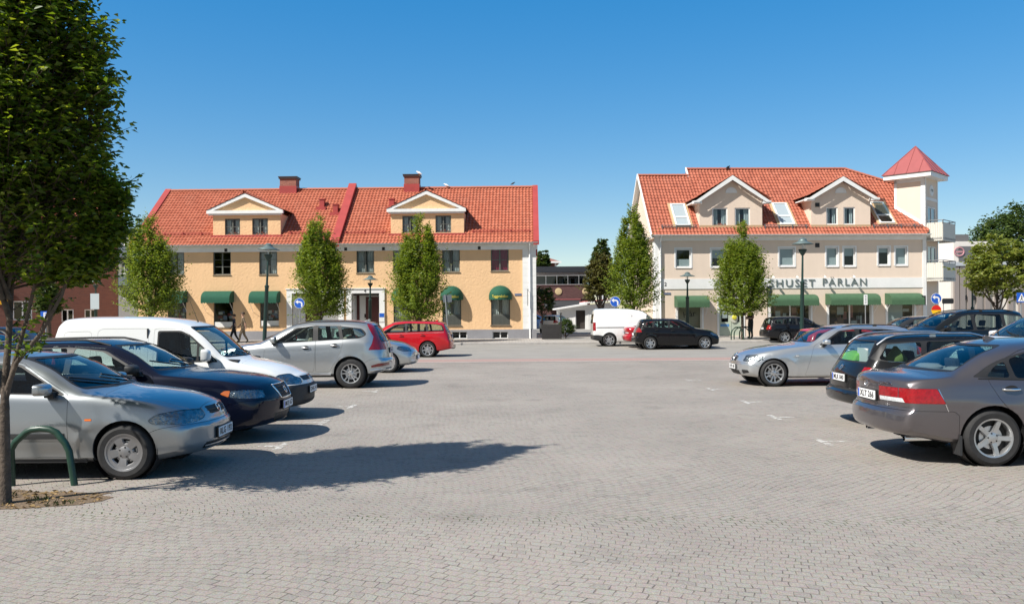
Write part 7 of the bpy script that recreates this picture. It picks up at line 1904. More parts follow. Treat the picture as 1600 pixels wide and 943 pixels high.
rt = thing('white_shed', 'low white boarded shed with sloping roof and a dark doorway', 'shed', fr.O, 0)
g = MB(); wall(g, xl, xr, .1, zL - .1, [dh], 0, .3); g.add([(xl, 0, zL - .1), (xm, 0, zL - .1), (xr, 0, zL - .1), (xr, 0, zR), (xm, 0, zM), (xl, 0, zL)], [(0, 1, 4, 5), (1, 2, 3, 4)]); g.quad((xl, 6, 0), (xl, 0, 0), (xl, 0, zL), (xl, 6, zL))
for x in np.arange(xl + .1, xr, .42): 
    if not dh[0] - .05 < x < dh[1]: g.box(x, x + .05, -.022, -.002, .12, zL - .12)
g.build('wall', WHI, rt); g = MB(); g.box(dh[0], dh[1], .28, .3, .1, dh[3]); g.build('doorway', mat('dark brown board', (.035, .028, .025), .8), rt)
g = MB()
for (a, za, b, zb) in ((xl - .4, zL - .05, xm, zM), (xm - .2, zM + .12, xr + .2, zR + .1)): g.prism([(a, za), (b, zb), (b, zb + .14), (a, za + .14)], 'y', -.45, 6)
g.build('roof', [WOOD_W], rt); g = MB(); g.prism([(xm - .2, zM + .262), (xr + .2, zR + .242), (xr + .2, zR + .33), (xm - .2, zM + .35)], 'y', -.4, 6); g.build('roof_sheet', REDM, rt)
g = MB(); g.tube([(xl - .3, -.4, zL), (xl - .15, -.2, zL - .5), (xl + .12, -.06, zL - .7), (xl + .12, -.06, .2)], .05, 7); g.build('downpipe', WOOD_W, rt)
fr = Frame(882, 105.0, 0); rt = thing('hip_roof_house', 'distant dark brick house with a low hipped tile roof', 'house', fr.O, 0); xl, xr = fr.uz(855, 420)[0], fr.uz(871, 420)[0] + .0; ze, za = fr.uz(870, 409)[1], fr.uz(866, 402)[1]
g = MB(); g.box(xl - 3, fr.uz(869.5, 410)[0], 0, 7, 0, ze); g.build('wall', BRICKD, rt); xe = fr.uz(876, 409)[0]; g = MB(); E = [(xl - 4, -.8, ze), (xe, -.8, ze), (xe, 8, ze), (xl - 4, 8, ze)]; t0, t1 = (xl - 1, 3.5, za + .3), (xe - 1.8, 3.5, za + .3); g.add(E + [t0, t1], [(0, 1, 5, 4), (1, 2, 5), (2, 3, 4, 5), (3, 0, 4), (3, 2, 1, 0)]); g.build('roof', mat('far clay tile', (.26, .10, .07), .8), rt)
g = MB(); g.box(E[0][0] + .1, xe + .05, -.85, -.8, ze - .18, ze + .05); g.box(fr.uz(868, 410)[0] - .1, fr.uz(868, 410)[0] + .1, -.2, -.05, 0, ze); g.build('eaves_board', WOOD_W, rt)
# white commercial building on the right
fr = Frame(1486, 74.0, R(3)); xr = 16.0; zt = fr.uz(1560, 409)[1]
rt = thing('commercial_building', 'long white commercial building with grey pilasters beyond the corner house', 'building', fr.O, fr.phi)
g = MB(); g.box(0, xr, 0, 20, 0, zt - .35); g.build('wall', mat('off white panel', (.66, .62, .57), .85, var=.05), rt); g = MB(); g.box(-.15, xr, -.3, 20.2, zt - .35, zt); g.build('roof_edge', mat('light sheet metal', (.55, .57, .60), .4, .3), rt)
g = MB()
for px in (1493, 1502, 1514, 1528, 1541, 1556, 1577, 1594): x = fr.uz(px, 450)[0]; g.box(x - .22, x + .22, -.22, -.002, 0, zt - .36)
g.build('pilaster', mat('grey brown steel', (.27, .235, .22), .6), rt)
for px in (1507, 1520.5, 1586): x, z = fr.uz(px, 465); g = MB(); g.box(x - .12, x + .12, -.2, -.003, z - .2, z + .2); g.build('wall_lamp', DK, rt)
a, z1, z0 = fr.uz(1490, 378, 10), fr.uz(1500, 377, 10)[1], fr.uz(1500, 412, 10)[1]; b = fr.uz(1513, 380, 10)[0]
g = MB(); g.box(a[0], b + 2.5, 10, 16, z0 - 1, z1); g.box(b - 1.4, b + .9, 10.5, 12, z1, z1 + .02); to = g.build('stair_tower', mat('off white panel'), rt); g = MB(); x, z = fr.uz(1509.5, 374, 10); g.box(x - .9, x + .9, 11, 12.5, z1, z + .6); g.box(x - .8, x + .8, 9.95, 9.99, z1 - 2.6, z1 - .5); g.build('roof_unit', mat('grey louvre', (.12, .12, .125), .7), to)
x, z = fr.uz(1498.5, 393, 9.95); g = MB(); g.tube([(x + .5 * math.cos(a_), 9.93, z + .42 * math.sin(a_)) for a_ in np.linspace(0, 2 * math.pi, 25)[:-1]], .07, 6, 0, True); g.box(x - .36, x + .36, 9.9, 9.95, z - .1, z + .06); g.build('emblem', mat('dull pink sign', (.45, .22, .24), .6), to)
x, z = fr.uz(1480, 472, -20); 
# ------------------------------------------------------------------ planter, bush, post in the gap
fr = Frame(846.5, 51.0, 0); xr = fr.uz(875, 500)[0]; zt = fr.uz(860, 506.5)[1]
g = MB(); n = 6
for k in range(n): g.box(0, xr, 0, .06, .12 + (zt - .12) * k / n + .012, .12 + (zt - .12) * (k + 1) / n); 
g.box(.02, xr - .02, .061, .8, .12, zt - .03); tag(g.build('plank_planter', mat('black stained board', (.028, .026, .026), .75, var=.2), loc=fr.O), 'black horizontal board planter at the mouth of the alley', 'planter')
p = at(876.5, 527, 50.8); g = MB(); g.tube([(p.x, p.y, .1), (p.x, p.y, at(876, 490, 50.8).z)], .045, 8); g.lathe([(.07, 0), (.05, .06), (0, .08)], 10, 0, Matrix.Translation((p.x, p.y, at(876, 490, 50.8).z))); tag(g.build('gate_post', DK), 'thin black post between board planter and round bush', 'post')
p = at(884, 515, 52.5); make_tree('round_bush', 'rounded dark green bush at the alley mouth', 'bush', (p.x, 52.5, .1), 1.32, .12, .68, 41, DARKL, limbs=7, twigs=260, lpt=22, leaf=.085, prof=broad_r, trunk_r=.03, up=.4, limb_r=.6)
p = at(847, 470, 64); b_ = make_tree('clipped_tree', 'dark round clipped tree half hidden by the yellow house corner', 'tree', (p.x, 64, .1), at(847, 450, 64).z, at(847, 484, 64).z - .2, 1.1, 42, DARKL, limbs=7, twigs=320, lpt=22, leaf=.15, prof=broad_r, trunk_r=.06, up=.4, limb_r=.6)

# ------------------------------------------------------------------ street lamps
def lamp(px, d, ytop, ysleeve, disc, lean, label, small=False, z0=.0):
    b = at(px, 500, d); h = at(px, ytop, d).z - z0; hs = at(px, ysleeve, d).z - z0; r = disc / 2 * d / F_PX
    rt = thing('street_lamp', label, 'street lamp', (b.x, d, z0), 0, 'green street lamps on the square')
    rt.rotation_euler = (0, R(lean), 0); rt.location.x = b.x - 0 - math.tan(R(lean)) * h * .9
    k = h / 5.6 if not small else h / 4.2 * .8
    g = MB(); g.lathe([(.16, 0), (.15, .05), (.105, .1), (.10, hs - .1), (.115, hs - .08), (.115, hs), (.06, hs + .05), (.048, h - .95 * k), (0, h - .95 * k)], 14); g.build('post', GREENM, rt, 40)
    z = h - .95 * k; g = MB(); g.lathe([(.05, z), (.1 * k, z + .06), (.19 * k, z + .22 * k), (.22 * k, z + .32 * k), (.20 * k, z + .34 * k), (0, z + .34 * k)], 16); g.build('lantern_bowl', GREENM, rt, 40)
    g = MB(); g.lathe([(.15 * k, z + .34 * k), (.15 * k, z + .68 * k)], 16); g.build('lantern_glass', GLL, rt, 40)
    g = MB(); g.lathe([(.03, z + .34 * k), (.03, z + .5 * k), (.05 * k, z + .6 * k), (0, z + .6 * k)], 8); g.build('bulb', WOOD_W, rt, 40)
    g = MB(); g.lathe([(.06 * k, z + .72 * k), (r * .55, z + .70 * k), (r, z + .60 * k), (r * .99, z + .615 * k), (r * .5, z + .73 * k), (.2 * k, z + .80 * k), (.2 * k, z + .86 * k), (.1 * k, z + .93 * k), (0, z + .95 * k)], 26); g.build('lamp_shade', mat('weathered lamp shade', (.14, .19, .19), .5, .4), rt, 50)
    return rt
lamp(420, 44.5, 379.5, 446, 34, 3.0, 'tall green street lamp leaning over in front of the square green awnings')
lamp(579, 50.5, 430, 468, 24, .8, 'small green street lamp in front of the doorway numbered 4', True, .12)
lamp(1255, 44.5, 371, 440, 33, 1.0, 'tall green street lamp in front of the shop lettering'); lamp(1074.5, 51, 424.5, 464, 24, .3, 'small green street lamp by the awning nearest the corner', True, .12)
lmp = lamp(150, 56, 433, 470, 16, 0, 'distant street lamp with a pale notice against the brick building', True)
g = MB(); z = at(150, 470, 56).z; g.box(-.30, .28, -.14, -.11, z - .55, z + .5); g.build('notice', mat('pale blue notice', (.45, .52, .55), .5), lmp); lamp(1519.5, 60, 437, 480, 9, 0, 'thin distant street lamp before the white commercial building', True, .12)
# ------------------------------------------------------------------ signs
BLUE = mat('sign blue'); SW = mat('sign white', (.80, .80, .80), .4); SGREY = mat('sign back grey', (.13, .15, .17), .5, .3); POLE = mat('galvanised pole', (.32, .33, .34), .5, .5)
def sign_pole(name, label, px, d, ytop, z0=.1, lean=0.0, r=.03, cat='sign', group=None):
    b = at(px, ytop, d); rt = thing(name, label, cat, (b.x - math.tan(R(lean)) * (b.z - z0), d, z0), 0, group); rt.rotation_euler = (0, R(lean), 0); g = MB(); g.tube([(0, 0, 0), (0, 0, b.z - z0)], r, 8); g.build('pole', POLE, rt, 50); return rt, b.z - z0
def disc(rt, z, r, m, name, y=-.05, t=.008, a0=0, a1=2 * math.pi):
    g = MB(); n = 28; P = [(r * math.cos(a), z + r * math.sin(a)) for a in np.linspace(a0, a1, n + 1)]; g.prism(P[:-1] if a1 - a0 > 6 else P, 'y', y - t, y); return g.build(name, m, rt)
ARW = [(.10, -.19), (.18, -.19), (.18, .02), (.13, .09), (.04, .13), (-.07, .13), (-.07, .21), (-.22, .09), (-.07, -.03), (-.07, .05), (.03, .05), (.08, .03), (.10, -.01)]
for px, py, d, lb in ((468, 474, 45.8, 'round blue left arrow sign in front of the yellow house'), (961, 471.5, 45.8, 'round blue left arrow sign above the white panel van'), (1462, 466.5, 45, 'round blue left arrow sign over a red and yellow disc')):
    rt, h = sign_pole('arrow_sign', lb, px, d, py - 9, group='blue left arrow signs'); z = h - .30; r = .285
    o = disc(rt, z, r, SW, 'sign_plate'); disc(rt, z, r * .94, BLUE, 'sign_face', -.0585, .003); g = MB(); g.prism([(x * .98, z + y * .98 - .015) for x, y in ARW], 'y', -.066, -.063); g.build('arrow', SW, rt)
    if px > 1400:
        z2 = z - .62; disc(rt, z2, .27, mat('sign yellow', (.80, .48, .01), .4), 'lower_plate'); disc(rt, z2, .265, mat('sign red', (.6, .015, .012), .4), 'red_half', -.0585, .003, 0, math.pi)
rt, h = sign_pole('crossing_sign', 'square blue pedestrian crossing sign beside the young maple', 1595, 38, 457); z = h - .22; g = MB(); g.box(-.22, .22, -.06, -.05, z - .22, z + .22); g.build('sign_plate', BLUE, rt)
g = MB(); g.prism([(-.18, z - .17), (.18, z - .17), (0, z + .18)], 'y', -.066, -.063); g.build('triangle', SW, rt); g = MB(); g.lathe([(.028, 0), (.028, .003), (0, .003)], 10, 0, Matrix.Translation((0, -.068, z + .06)) @ Matrix.Rotation(R(90), 4, 'X')); g.prism([(-.02, z + .03), (.03, z + .03), (.02, z - .05), (.07, z - .14), (.04, z - .14), (0, z - .06), (-.05, z - .14), (-.08, z - .14), (-.025, z - .04)], 'y', -.071, -.068); g.build('walking_figure', MATS['plate ink'], rt)
rt, h = sign_pole('traffic_sign', 'back of a grey rectangular sign on a leaning pole by the red estate car', 695.5, 45.5, 460, lean=-4); g = MB(); g.box(-.14, .34, .04, .05, h - .42, h - .02); g.build('sign_plate', SGREY, rt)
rt, h = sign_pole('traffic_sign', 'back of a dark upright box sign beside the shop lettering', 1199.5, 50, 446.5, .12); g = MB(); g.box(-.06, .22, -.1, .1, h - .62, h); g.build('sign_box', SGREY, rt, bevel=.01)
rt, h = sign_pole('banner_post', 'narrow white upright banner before the third moss green awning', 1352, 50.5, 460, .12); g = MB(); g.box(-.11, .11, -.05, -.035, h - .62, h); g.build('banner', SW, rt); g = MB(); r_ = random.Random(3)
for k in range(6): g.box(-.06 + r_.uniform(0, .02), .05, -.056, -.052, h - .1 - k * .085, h - .06 - k * .085)
g.build('banner_print', mat('print grey', (.25, .28, .3), .6), rt)
rt, h = sign_pole('information_sign', 'black oblong shop sign on a pole beside the tower house', 1474, 50, 466, .12); g = MB(); g.prism(rpoly([(-.1, h - .32), (.58, h - .32), (.58, h), (-.1, h)], .1), 'y', -.08, -.03); g.build('sign_plate', DK, rt)
rt, h = sign_pole('parking_sign', 'small blue parking sign under the near tree', 71.5, 40, 486); g = MB(); g.box(-.22, .22, -.06, -.05, h - .4, h); g.build('sign_plate', BLUE, rt); text_part('letter', 'P', .36, SW, rt, Matrix.Translation((0, -.062, h - .2)) @ Matrix.Rotation(R(90), 4, 'X'), .003, 1, .01)
# ------------------------------------------------------------------ bicycle hoops
p = gnd(68, 758); pts = [at(x, y, p.y) for x, y in ((19, 760), (17.5, 702), (24, 690), (42, 674), (50, 670.5), (64, 669), (78, 670.5), (88, 675), (102, 692), (108, 704), (117, 757))]
for v in (pts[0], pts[-1]): v.z = -.02
g = MB(); g.tube([tuple(v) for v in pts], .036, 12); tag(g.build('bicycle_hoop', mat('green tube paint', (.012, .045, .03), .38, var=.25, vscale=12), smooth=50), 'dark green steel bicycle hoop between near tree and silver hatchback', 'bicycle rack', 'bicycle hoops')
for px, w, d, lb in ((1152, 19, 47.9, 'bicycle hoop nearest the square at the columnar tree by the pale green door'), (1159, 24, 48.5, 'widest of three bicycle hoops at the columnar tree by the pale green door'), (1165, 19, 49.1, 'bicycle hoop behind the trunk of the columnar tree by the pale green door')):
    q = at(px, 520, d); r = w / 2 * d / F_PX; g = MB(); g.tube([(q.x - r, d, .1)] + [(q.x + r * math.cos(a), d, .42 + .42 * math.sin(a)) for a in np.linspace(math.pi, 0, 13)] + [(q.x + r, d, .1)], .035, 8); tag(g.build('bicycle_hoop', MATS['green tube paint'], smooth=50), lb, 'bicycle rack', 'bicycle hoops')
# ------------------------------------------------------------------ people
SKIN = mat('skin', (.45, .26, .18), .55)
def person(label, loc, rz, h, joints, bands, hair, extra=None):
    """one skinned body: joints name -> (x, y, z, radius) for a 1.75 m figure facing +x; bands colour it by height"""
    J = dict(pelvis=(0, 0, .95, .15), waist=(0, 0, 1.1, .13), chest=(.01, 0, 1.30, .155), neck=(.01, 0, 1.48, .06), chin=(.03, 0, 1.56, .075), head=(.02, 0, 1.65, .10), crown=(.01, 0, 1.71, .075),
             shL=(0, .17, 1.40, .07), elL=(-.02, .23, 1.14, .05), haL=(.05, .24, .90, .04), shR=(0, -.17, 1.40, .07), elR=(-.02, -.23, 1.14, .05), haR=(.05, -.24, .90, .04),
             hipL=(0, .09, .88, .105), knL=(.02, .10, .48, .075), anL=(0, .10, .10, .05), toL=(.15, .11, .04, .04), hipR=(0, -.09, .88, .105), knR=(.02, -.10, .48, .075), anR=(0, -.10, .10, .05), toR=(.15, -.11, .04, .04))
    J.update(joints); names = list(J); ix = {n: i for i, n in enumerate(names)}
    E = [('pelvis', 'waist'), ('waist', 'chest'), ('chest', 'neck'), ('neck', 'chin'), ('chin', 'head'), ('head', 'crown')] + [(a + s, b + s) for s in 'LR' for a, b in (('sh', 'el'), ('el', 'ha'), ('hip', 'kn'), ('kn', 'an'), ('an', 'to'))] + [('chest', 'shL'), ('chest', 'shR'), ('pelvis', 'hipL'), ('pelvis', 'hipR')]
    me = bpy.data.meshes.new('person'); me.from_pydata([J[n][:3] for n in names], [(ix[a], ix[b]) for a, b in E], [])
    o = bpy.data.objects.new('person', me); COL.objects.link(o); m = o.modifiers.new('skin', 'SKIN'); m.use_smooth_shade = True
    for i, n in enumerate(names):
        s = me.skin_vertices[0].data[i]; r = J[n][3]; s.radius = (r * (1.0 if n not in ('chest', 'waist', 'pelvis') else .78), r); s.use_root = n == 'pelvis'
    o.modifiers.new('sub', 'SUBSURF').levels = 2; bpy.context.view_layer.update()
    ev = bpy.data.meshes.new_from_object(o.evaluated_get(bpy.context.evaluated_depsgraph_get())); bpy.data.objects.remove(o)
    o = link('person', ev); ev.materials.clear(); ms = []
    for b in bands:
        if b[2] not in ms: ms.append(b[2])
    for mm in ms: ev.materials.append(mm)
    for f in ev.polygons:
        c = f.center; arm = abs(c.y) > .19 or (c.x > .14 and c.z > .8)
        for z0, z1, mm, a in bands:
            if z0 <= c.z < z1 and (a is None or a == arm): f.material_index = ms.index(mm); break
        f.use_smooth = True
    zmin = min(v.co.z for v in ev.vertices); zmax = max(v.co.z for v in ev.vertices); k = h / (zmax - zmin)
    ev.transform(Matrix.Scale(k, 4) @ Matrix.Translation((0, 0, -zmin))); o.location = loc; o.rotation_euler.z = rz; tag(o, label, 'person')
    hm = MB(); hx, hy, hz, hr = J['head']; Mh = Matrix.Scale(k, 4) @ Matrix.Translation((hx - .018, hy, hz + .022 - zmin)) @ Matrix.Rotation(R(-14), 4, 'Y')
    hm.lathe([(.02, .112), (.07, .095), (.103, .05), (.113, 0), (.108, -.03)], 14, 0, Mh); hm.build('hair', hair, o, 60)
    fm = MB(); fx = hx + .078
    for sy in (-.034, .034): fm.lathe([(.013, 0), (.008, .006), (0, .007)], 8, 0, Matrix.Scale(k, 4) @ Matrix.Translation((fx + .006, hy + sy, hz - .005 - zmin)) @ Matrix.Rotation(R(90), 4, 'Y'))
    fm.box(*[v * k for v in (fx + .0, fx + .012, hy - .025, hy + .025)], (hz - .075 - zmin) * k, (hz - .065 - zmin) * k); fm.build('face_features', mat('dark brown', (.04, .02, .015), .7), o)
    nm = MB(); nm.prism([(fx - .01, hz - .045), (fx + .028, hz - .04), (fx + .0, hz + .01)], 'y', hy - .013, hy + .013, 0, Matrix.Scale(k, 4) @ Matrix.Translation((0, 0, -zmin))); nm.build('nose', SKIN, o)
    for s in 'LR':                                                     # hands: palm, four fingers and a thumb
        e, hd = Vector(J['el' + s][:3]), Vector(J['ha' + s][:3]); d = (hd - e).normalized(); sd = d.cross(Vector((0, 1, 0))).normalized(); nn = sd.cross(d); t = MB(); M = Matrix.Scale(k, 4) @ Matrix.Translation((0, 0, -zmin))
        P = lambda a, b_, c: M @ (hd + d * a + sd * b_ + nn * c)
        t.tube([P(-.01, 0, 0), P(.04, 0, 0), P(.085, 0, .004)], [.024 * k, .034 * k, .026 * k], 8)
        for q, ln in ((-.027, .065), (-.009, .078), (.009, .074), (.027, .055)): t.tube([P(.07, q, 0), P(.07 + ln * .5, q * 1.1, .006), P(.07 + ln, q * 1.1, .024)], [.0095 * k, .0088 * k, .007 * k], 6)
        t.tube([P(.015, -.028, 0), P(.05, -.05, .01), P(.08, -.052, .022)], [.012 * k, .010 * k, .008 * k], 6); t.build('hand', SKIN, o, 60)
    if extra: extra(o, k, zmin)
    return o
NAVY = mat('navy cloth', (.02, .026, .05), .85); KHA = mat('khaki brown cloth', (.24, .18, .12), .9); BLK = mat('black cloth', (.016, .017, .02), .85); HAIR = mat('brown hair', (.05, .03, .018), .7); SHO = mat('shoe dark', (.02, .018, .016), .6)
HIV = mat('hi vis yellow', (.75, .80, .02), .6)
walk = dict(knL=(.16, .09, .50, .075), anL=(.22, .09, .12, .05), toL=(.36, .09, .07, .04), knR=(-.06, -.09, .48, .075), anR=(-.26, -.09, .14, .05), toR=(-.14, -.09, .045, .04), haL=(-.12, .24, .92, .04), elL=(-.10, .22, 1.15, .05), haR=(.22, -.23, .96, .04), elR=(.04, -.22, 1.14, .05))
q = at(366, 520, 50.0); person('person in a dark navy top and dark trousers walking past the shop awning', (q.x, 50.0, .12), R(190), 1.62, walk, [(0, .1, SHO, None), (.1, .99, BLK, False), (.1, .99, BLK, None), (.99, 1.2, NAVY, False), (1.2, 1.47, NAVY, None), (.8, 1.2, SKIN, True), (1.4, 3, SKIN, None)], HAIR)
q = at(380, 520, 49.2); person('person in khaki brown shirt and trousers striding by the shop window', (q.x, 49.2, .12), R(200), 1.74, walk, [(0, .1, SHO, None), (.1, .99, KHA, False), (.8, 1.15, SKIN, True), (.1, 1.47, KHA, None), (1.4, 3, SKIN, None)], HAIR)
def vest(o, k, zm):
    b = MB()
    for (z, s) in ((1.30, .172), (1.40, .168)):
        n = 18; b.grid([[((s * .80 * math.cos(a) + .008) * k, s * 1.12 * math.sin(a) * k, (zz - zm) * k) for a in np.linspace(0, 2 * math.pi, n + 1)] for zz in (z, z + .06)], 0)
    b.build('reflective_band', HIV, o, 60); c = MB(); c.box(.30 * k, .31 * k, -.045 * k, .045 * k, (1.10 - zm) * k, (1.24 - zm) * k); c.build('phone', DK, o)
q = at(1173, 520, 50.5); person('person in dark uniform with yellow hi-vis bands standing by the pale green door', (q.x, 50.5, .12), R(205), 1.80, dict(chin=(.06, 0, 1.55, .075), head=(.06, 0, 1.64, .10), crown=(.06, 0, 1.70, .075), elL=(.0, .23, 1.14, .05), haL=(.24, .10, 1.14, .04), elR=(.02, -.23, 1.12, .05), haR=(.24, -.08, 1.12, .04), knL=(.05, .13, .48, .075), anL=(.02, .16, .1, .05), toL=(.17, .18, .04, .04)),
    [(0, .1, SHO, None), (.1, .99, BLK, None), (.99, 1.28, SKIN, True), (.99, 1.47, BLK, None), (1.4, 3, SKIN, None)], HAIR, vest)
# ------------------------------------------------------------------ birds on the roofs
def bird(px, py, d, s, m, lb, rz=0.0):
    p = at(px, py, d); g = MB(); k = s
    g.lathe([(0, -.2 * k), (.03 * k, -.17 * k), (.055 * k, -.05 * k), (.075 * k, .05 * k), (.05 * k, .13 * k), (.035 * k, .16 * k), (.045 * k, .2 * k), (.03 * k, .235 * k), (.012 * k, .25 * k), (0, .29 * k)], 10, 0, Matrix.Rotation(R(62), 4, 'Y') @ Matrix.Rotation(0, 4, 'Z'))
    o = g.build('bird', m, None, 60, loc=p, rz=rz); tag(o, lb, 'bird'); l = MB()
    for y in (-.025, .025): l.tube([(0, y * k, 0), (.01 * k, y * k, -.16 * k)], .006 * k, 5)
    l.build('leg', mat('bird leg', (.4, .25, .1), .6), o)
GULL = mat('gull white', (.62, .63, .66), .7)
bird(655.5, 270.3, 57.3, 1.2, GULL, 'pale gull standing on a brick chimney of the yellow house', 2.6); bird(698.5, 289.6, 57.9, 1.1, GULL, 'pale gull standing on the yellow house roof ridge', 2.8)
bird(800.7, 286.8, 57.9, .8, DK, 'small dark bird at the end of the yellow house ridge'); bird(1136.8, 261.5, 58.8, 1.0, DK, 'dark bird on the ridge of the corner house', .5)
# ------------------------------------------------------------------ the parked cars
def by_wheel(sp, px, py, axle, rz):
    p = gnd(px, py); lx = sp['L'] / 2 - sp['wheels'][axle]; ly = -(sp['W'] / 2 - .12) * (1 if abs(rz) < 1.57 else -1)
    c, s = math.cos(rz), math.sin(rz); return (p.x - lx * c + ly * s, p.y - lx * s - ly * c, 0)
def by_end(sp, px, d, front, rz):
    u, v = px2(px, 520); lx = sp['L'] / 2 * (1 if front else -1); return (u * d / F_PX - lx * math.cos(rz), d - lx * math.sin(rz), 0)
PI = math.pi
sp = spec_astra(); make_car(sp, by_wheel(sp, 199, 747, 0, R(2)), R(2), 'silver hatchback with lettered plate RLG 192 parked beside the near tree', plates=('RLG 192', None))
sp = spec_wagon_blue(); make_car(sp, by_end(sp, 448, 12.55, True, R(1)), R(1), 'midnight blue estate car with black roof rails and amber corner lamps', plates=('MOJ 67', None))
sp = spec_combo(); rt, S = make_car(sp, by_end(sp, 488, 15.0, True, R(1)), R(1), 'small white delivery van with black front bumper between blue estate and silver crossover', 'van', plates=('DHG 41', None))
van_sp = sp
P_, N_ = S.side_y(2.86, 1.28, -1); text_part('van_lettering', 'AB', .17, mat('van lettering blue', (.02, .03, .10), .5), rt, Matrix.Translation(P_ + N_ * .004) @ Matrix.Rotation(R(90), 4, 'X'), .004)
sp = spec_suv(); make_car(sp, by_wheel(sp, 549, 606, 1, R(181)), R(181), 'silver grey crossover with tall red tail lights seen from its rear', plates=(None, 'SKA 73'))
base_suv = sp
polo = spec_polo(); silver2 = paint('pale silver paint', (.48, .50, .51), .8, .30)
sp = restyle(polo, 4.2, 1.78, 1.47, silver2); make_car(sp, by_end(sp, 653, 26.2, True, 0), 0, 'pale silver hatchback nose showing behind the silver grey crossover', plates=('', None), lod=1)
wag = spec_wagon_blue(); red = paint('bright red paint', (.50, .008, .015), .1, .3)
def towbar(S, root, sp):
    t = MB(); x = -S.L / 2 + .12; t.tube([(x + .2, 0, .33), (x - .12, 0, .33), (x - .16, 0, .36), (x - .16, 0, .44)], .02, 7); t.lathe([(.0, -.03), (.03, 0), (0, .03)], 10, 0, Matrix.Translation((x - .16, 0, .46))); t.build('tow_bar', DK, root, 50)
sp = restyle(wag, 4.63, 1.87, 1.49, red, rim='seven', rr=.225, handle_mat=red, extras=[x_wipers, x_strip(CHR, 1.70, 4.28, .955, 1.015, .008, .006, 'window_chrome', 20), x_antenna(3.9, stub=True), towbar]); make_car(sp, by_wheel(sp, 668.5, 558, 1, PI), PI, 'bright red estate car with a tow bar parked before the yellow house', plates=(None, 'WGH 52'), lod=1)
sp = spec_bmw(); sp = restyle(sp, 4.52, 1.82, 1.47, sp['paint']); make_car(sp, by_wheel(sp, 1208, 603.3, 0, R(180)), R(180), 'bright silver estate car with twin oval grilles nose out to the square', plates=('UFB 80', None))
bmw = sp
sp = spec_merc_wagon(); rt, S = make_car(sp, by_end(sp, 1303, 13.6, False, R(-1)), R(-1), 'near black estate car with silver roof rails and a green bag behind its rear window', plates=(None, 'MLK 840'))
g = MB(); g.prism([(-2.02, .98), (-1.7, 1.0), (-1.78, 1.16), (-1.95, 1.12)], 'y', -.1, .42); g.build('green_bag', mat('lime green bag', (.22, .5, .04), .7), rt, bevel=.03); g = MB(); g.box(-1.9, -1.885, -.42, -.02, .98, 1.22, 0, Matrix.Rotation(R(0), 4, 'Y')); g.build('paper_sheet', mat('paper white'), rt)
g = MB(); g.tube([(-1.5, -.4, .98), (-1.42, -.42, 1.1), (-1.35, -.4, 1.02)], [.14, .17, .1], 10); g.build('leafy_bag', mat('olive green bag', (.14, .2, .05), .8), rt, 50)
sp = spec_sedan_grey(); rt, S = make_car(sp, by_wheel(sp, 1546, 726.5, 1, R(-1)), R(-1), 'warm grey saloon car seen from the rear quarter with plate XLT 266', plates=(None, 'XLT 266'))
text_part('boot_lettering', 'SONATA', .06, CHR, rt, Matrix.Translation((S.end_x(-.42, .935, False)[0].x - .004, -.42, .935)) @ Matrix.Rotation(R(-90 + 10), 4, 'Z') @ Matrix.Rotation(R(80), 4, 'X'), .004, 1.1, 0, .24)
P_, N_ = S.end_x(-.45, .685, False); text_part('boot_lettering', 'V6', .05, CHR, rt, Matrix.Translation((P_.x - .006, -.45, .685)) @ Matrix.Rotation(R(-80), 4, 'Z') @ Matrix.Rotation(R(90), 4, 'X'), .004)
g = MB()
for y in (-.42, .3): g.lathe([(0, .03), (.10, .03), (.15, .0), (.15, -.03)], 16, 0, Matrix.Translation((-1.42, y, 1.10)) @ Matrix.Scale(1.5, 4, (0, 1, 0)))
g.box(-1.6, -1.0, -.66, .66, 1.02, 1.07); g.build('parcel_shelf', mat('grey shelf', (.25, .25, .25), .8), rt, 40)
sedan = sp
sp = dict(polo); make_car(sp, by_wheel(sp, 1016, 546, 1, 0), 0, 'black hatchback with silver six spoke wheels in front of the red saloon', plates=(None, ''), lod=1)
wv = paint('white panel van paint', (.76, .77, .76), 0, .35)
vs = restyle(van_sp, 4.78, 1.90, 1.96, wv, rim='six', rw=.335, rr=.235, Ra=.385, bulkhead=1.6, extras=[x_wipers, x_strip(DK, 3.0, 4.60, .98, .98, .02, .012, 'sliding_door_rail'), x_strip(PL, 1.5, 3.3, .5, .5, .06, .014)])
vs['dlo'] = [([(1.42, 1.16), (2.02, 1.16), (2.02, 1.64, .1), (1.80, 1.60, .1)], [[(1.46, 1.18), (1.99, 1.18), (1.99, 1.61), (1.81, 1.57)]])]
make_car(vs, by_wheel(vs, 952, 541, 1, 0), 0, 'white panel van with black rear bumper in the gap between the houses', 'van', plates=(None, None), lod=1)
dred = paint('deep red paint', (.38, .006, .018), .2, .3); sr = restyle(sedan, 4.5, 1.75, 1.45, dred, extras=[x_wipers]); make_car(sr, by_end(sr, 973, 41.6, False, 0), 0, 'deep red saloon half hidden between the white van and black hatchback', plates=(None, 'OAD 19'), lod=1)
blk = paint('blue black paint', (.006, .0065, .009), .1, .3, .3); au = restyle(bmw, 4.56, 1.76, 1.47, blk, rim='five', extras=[x_wipers], wheels=(.9, 3.5)); make_car(au, by_wheel(au, 1226, 535.5, 1, 0), 0, 'blue black estate car parked below the wide moss green awning', plates=(None, 'ERT 51'), lod=1)
mv = paint('black green van paint', (.007, .009, .011), .1, .3, .4)
q = restyle(base_suv, 4.8, 1.95, 1.80, mv, rim='seven', extras=[x_wipers, x_rails(DK, 2.2, 4.2, .62, True)], seat_mat=MATS['car seat cloth'])
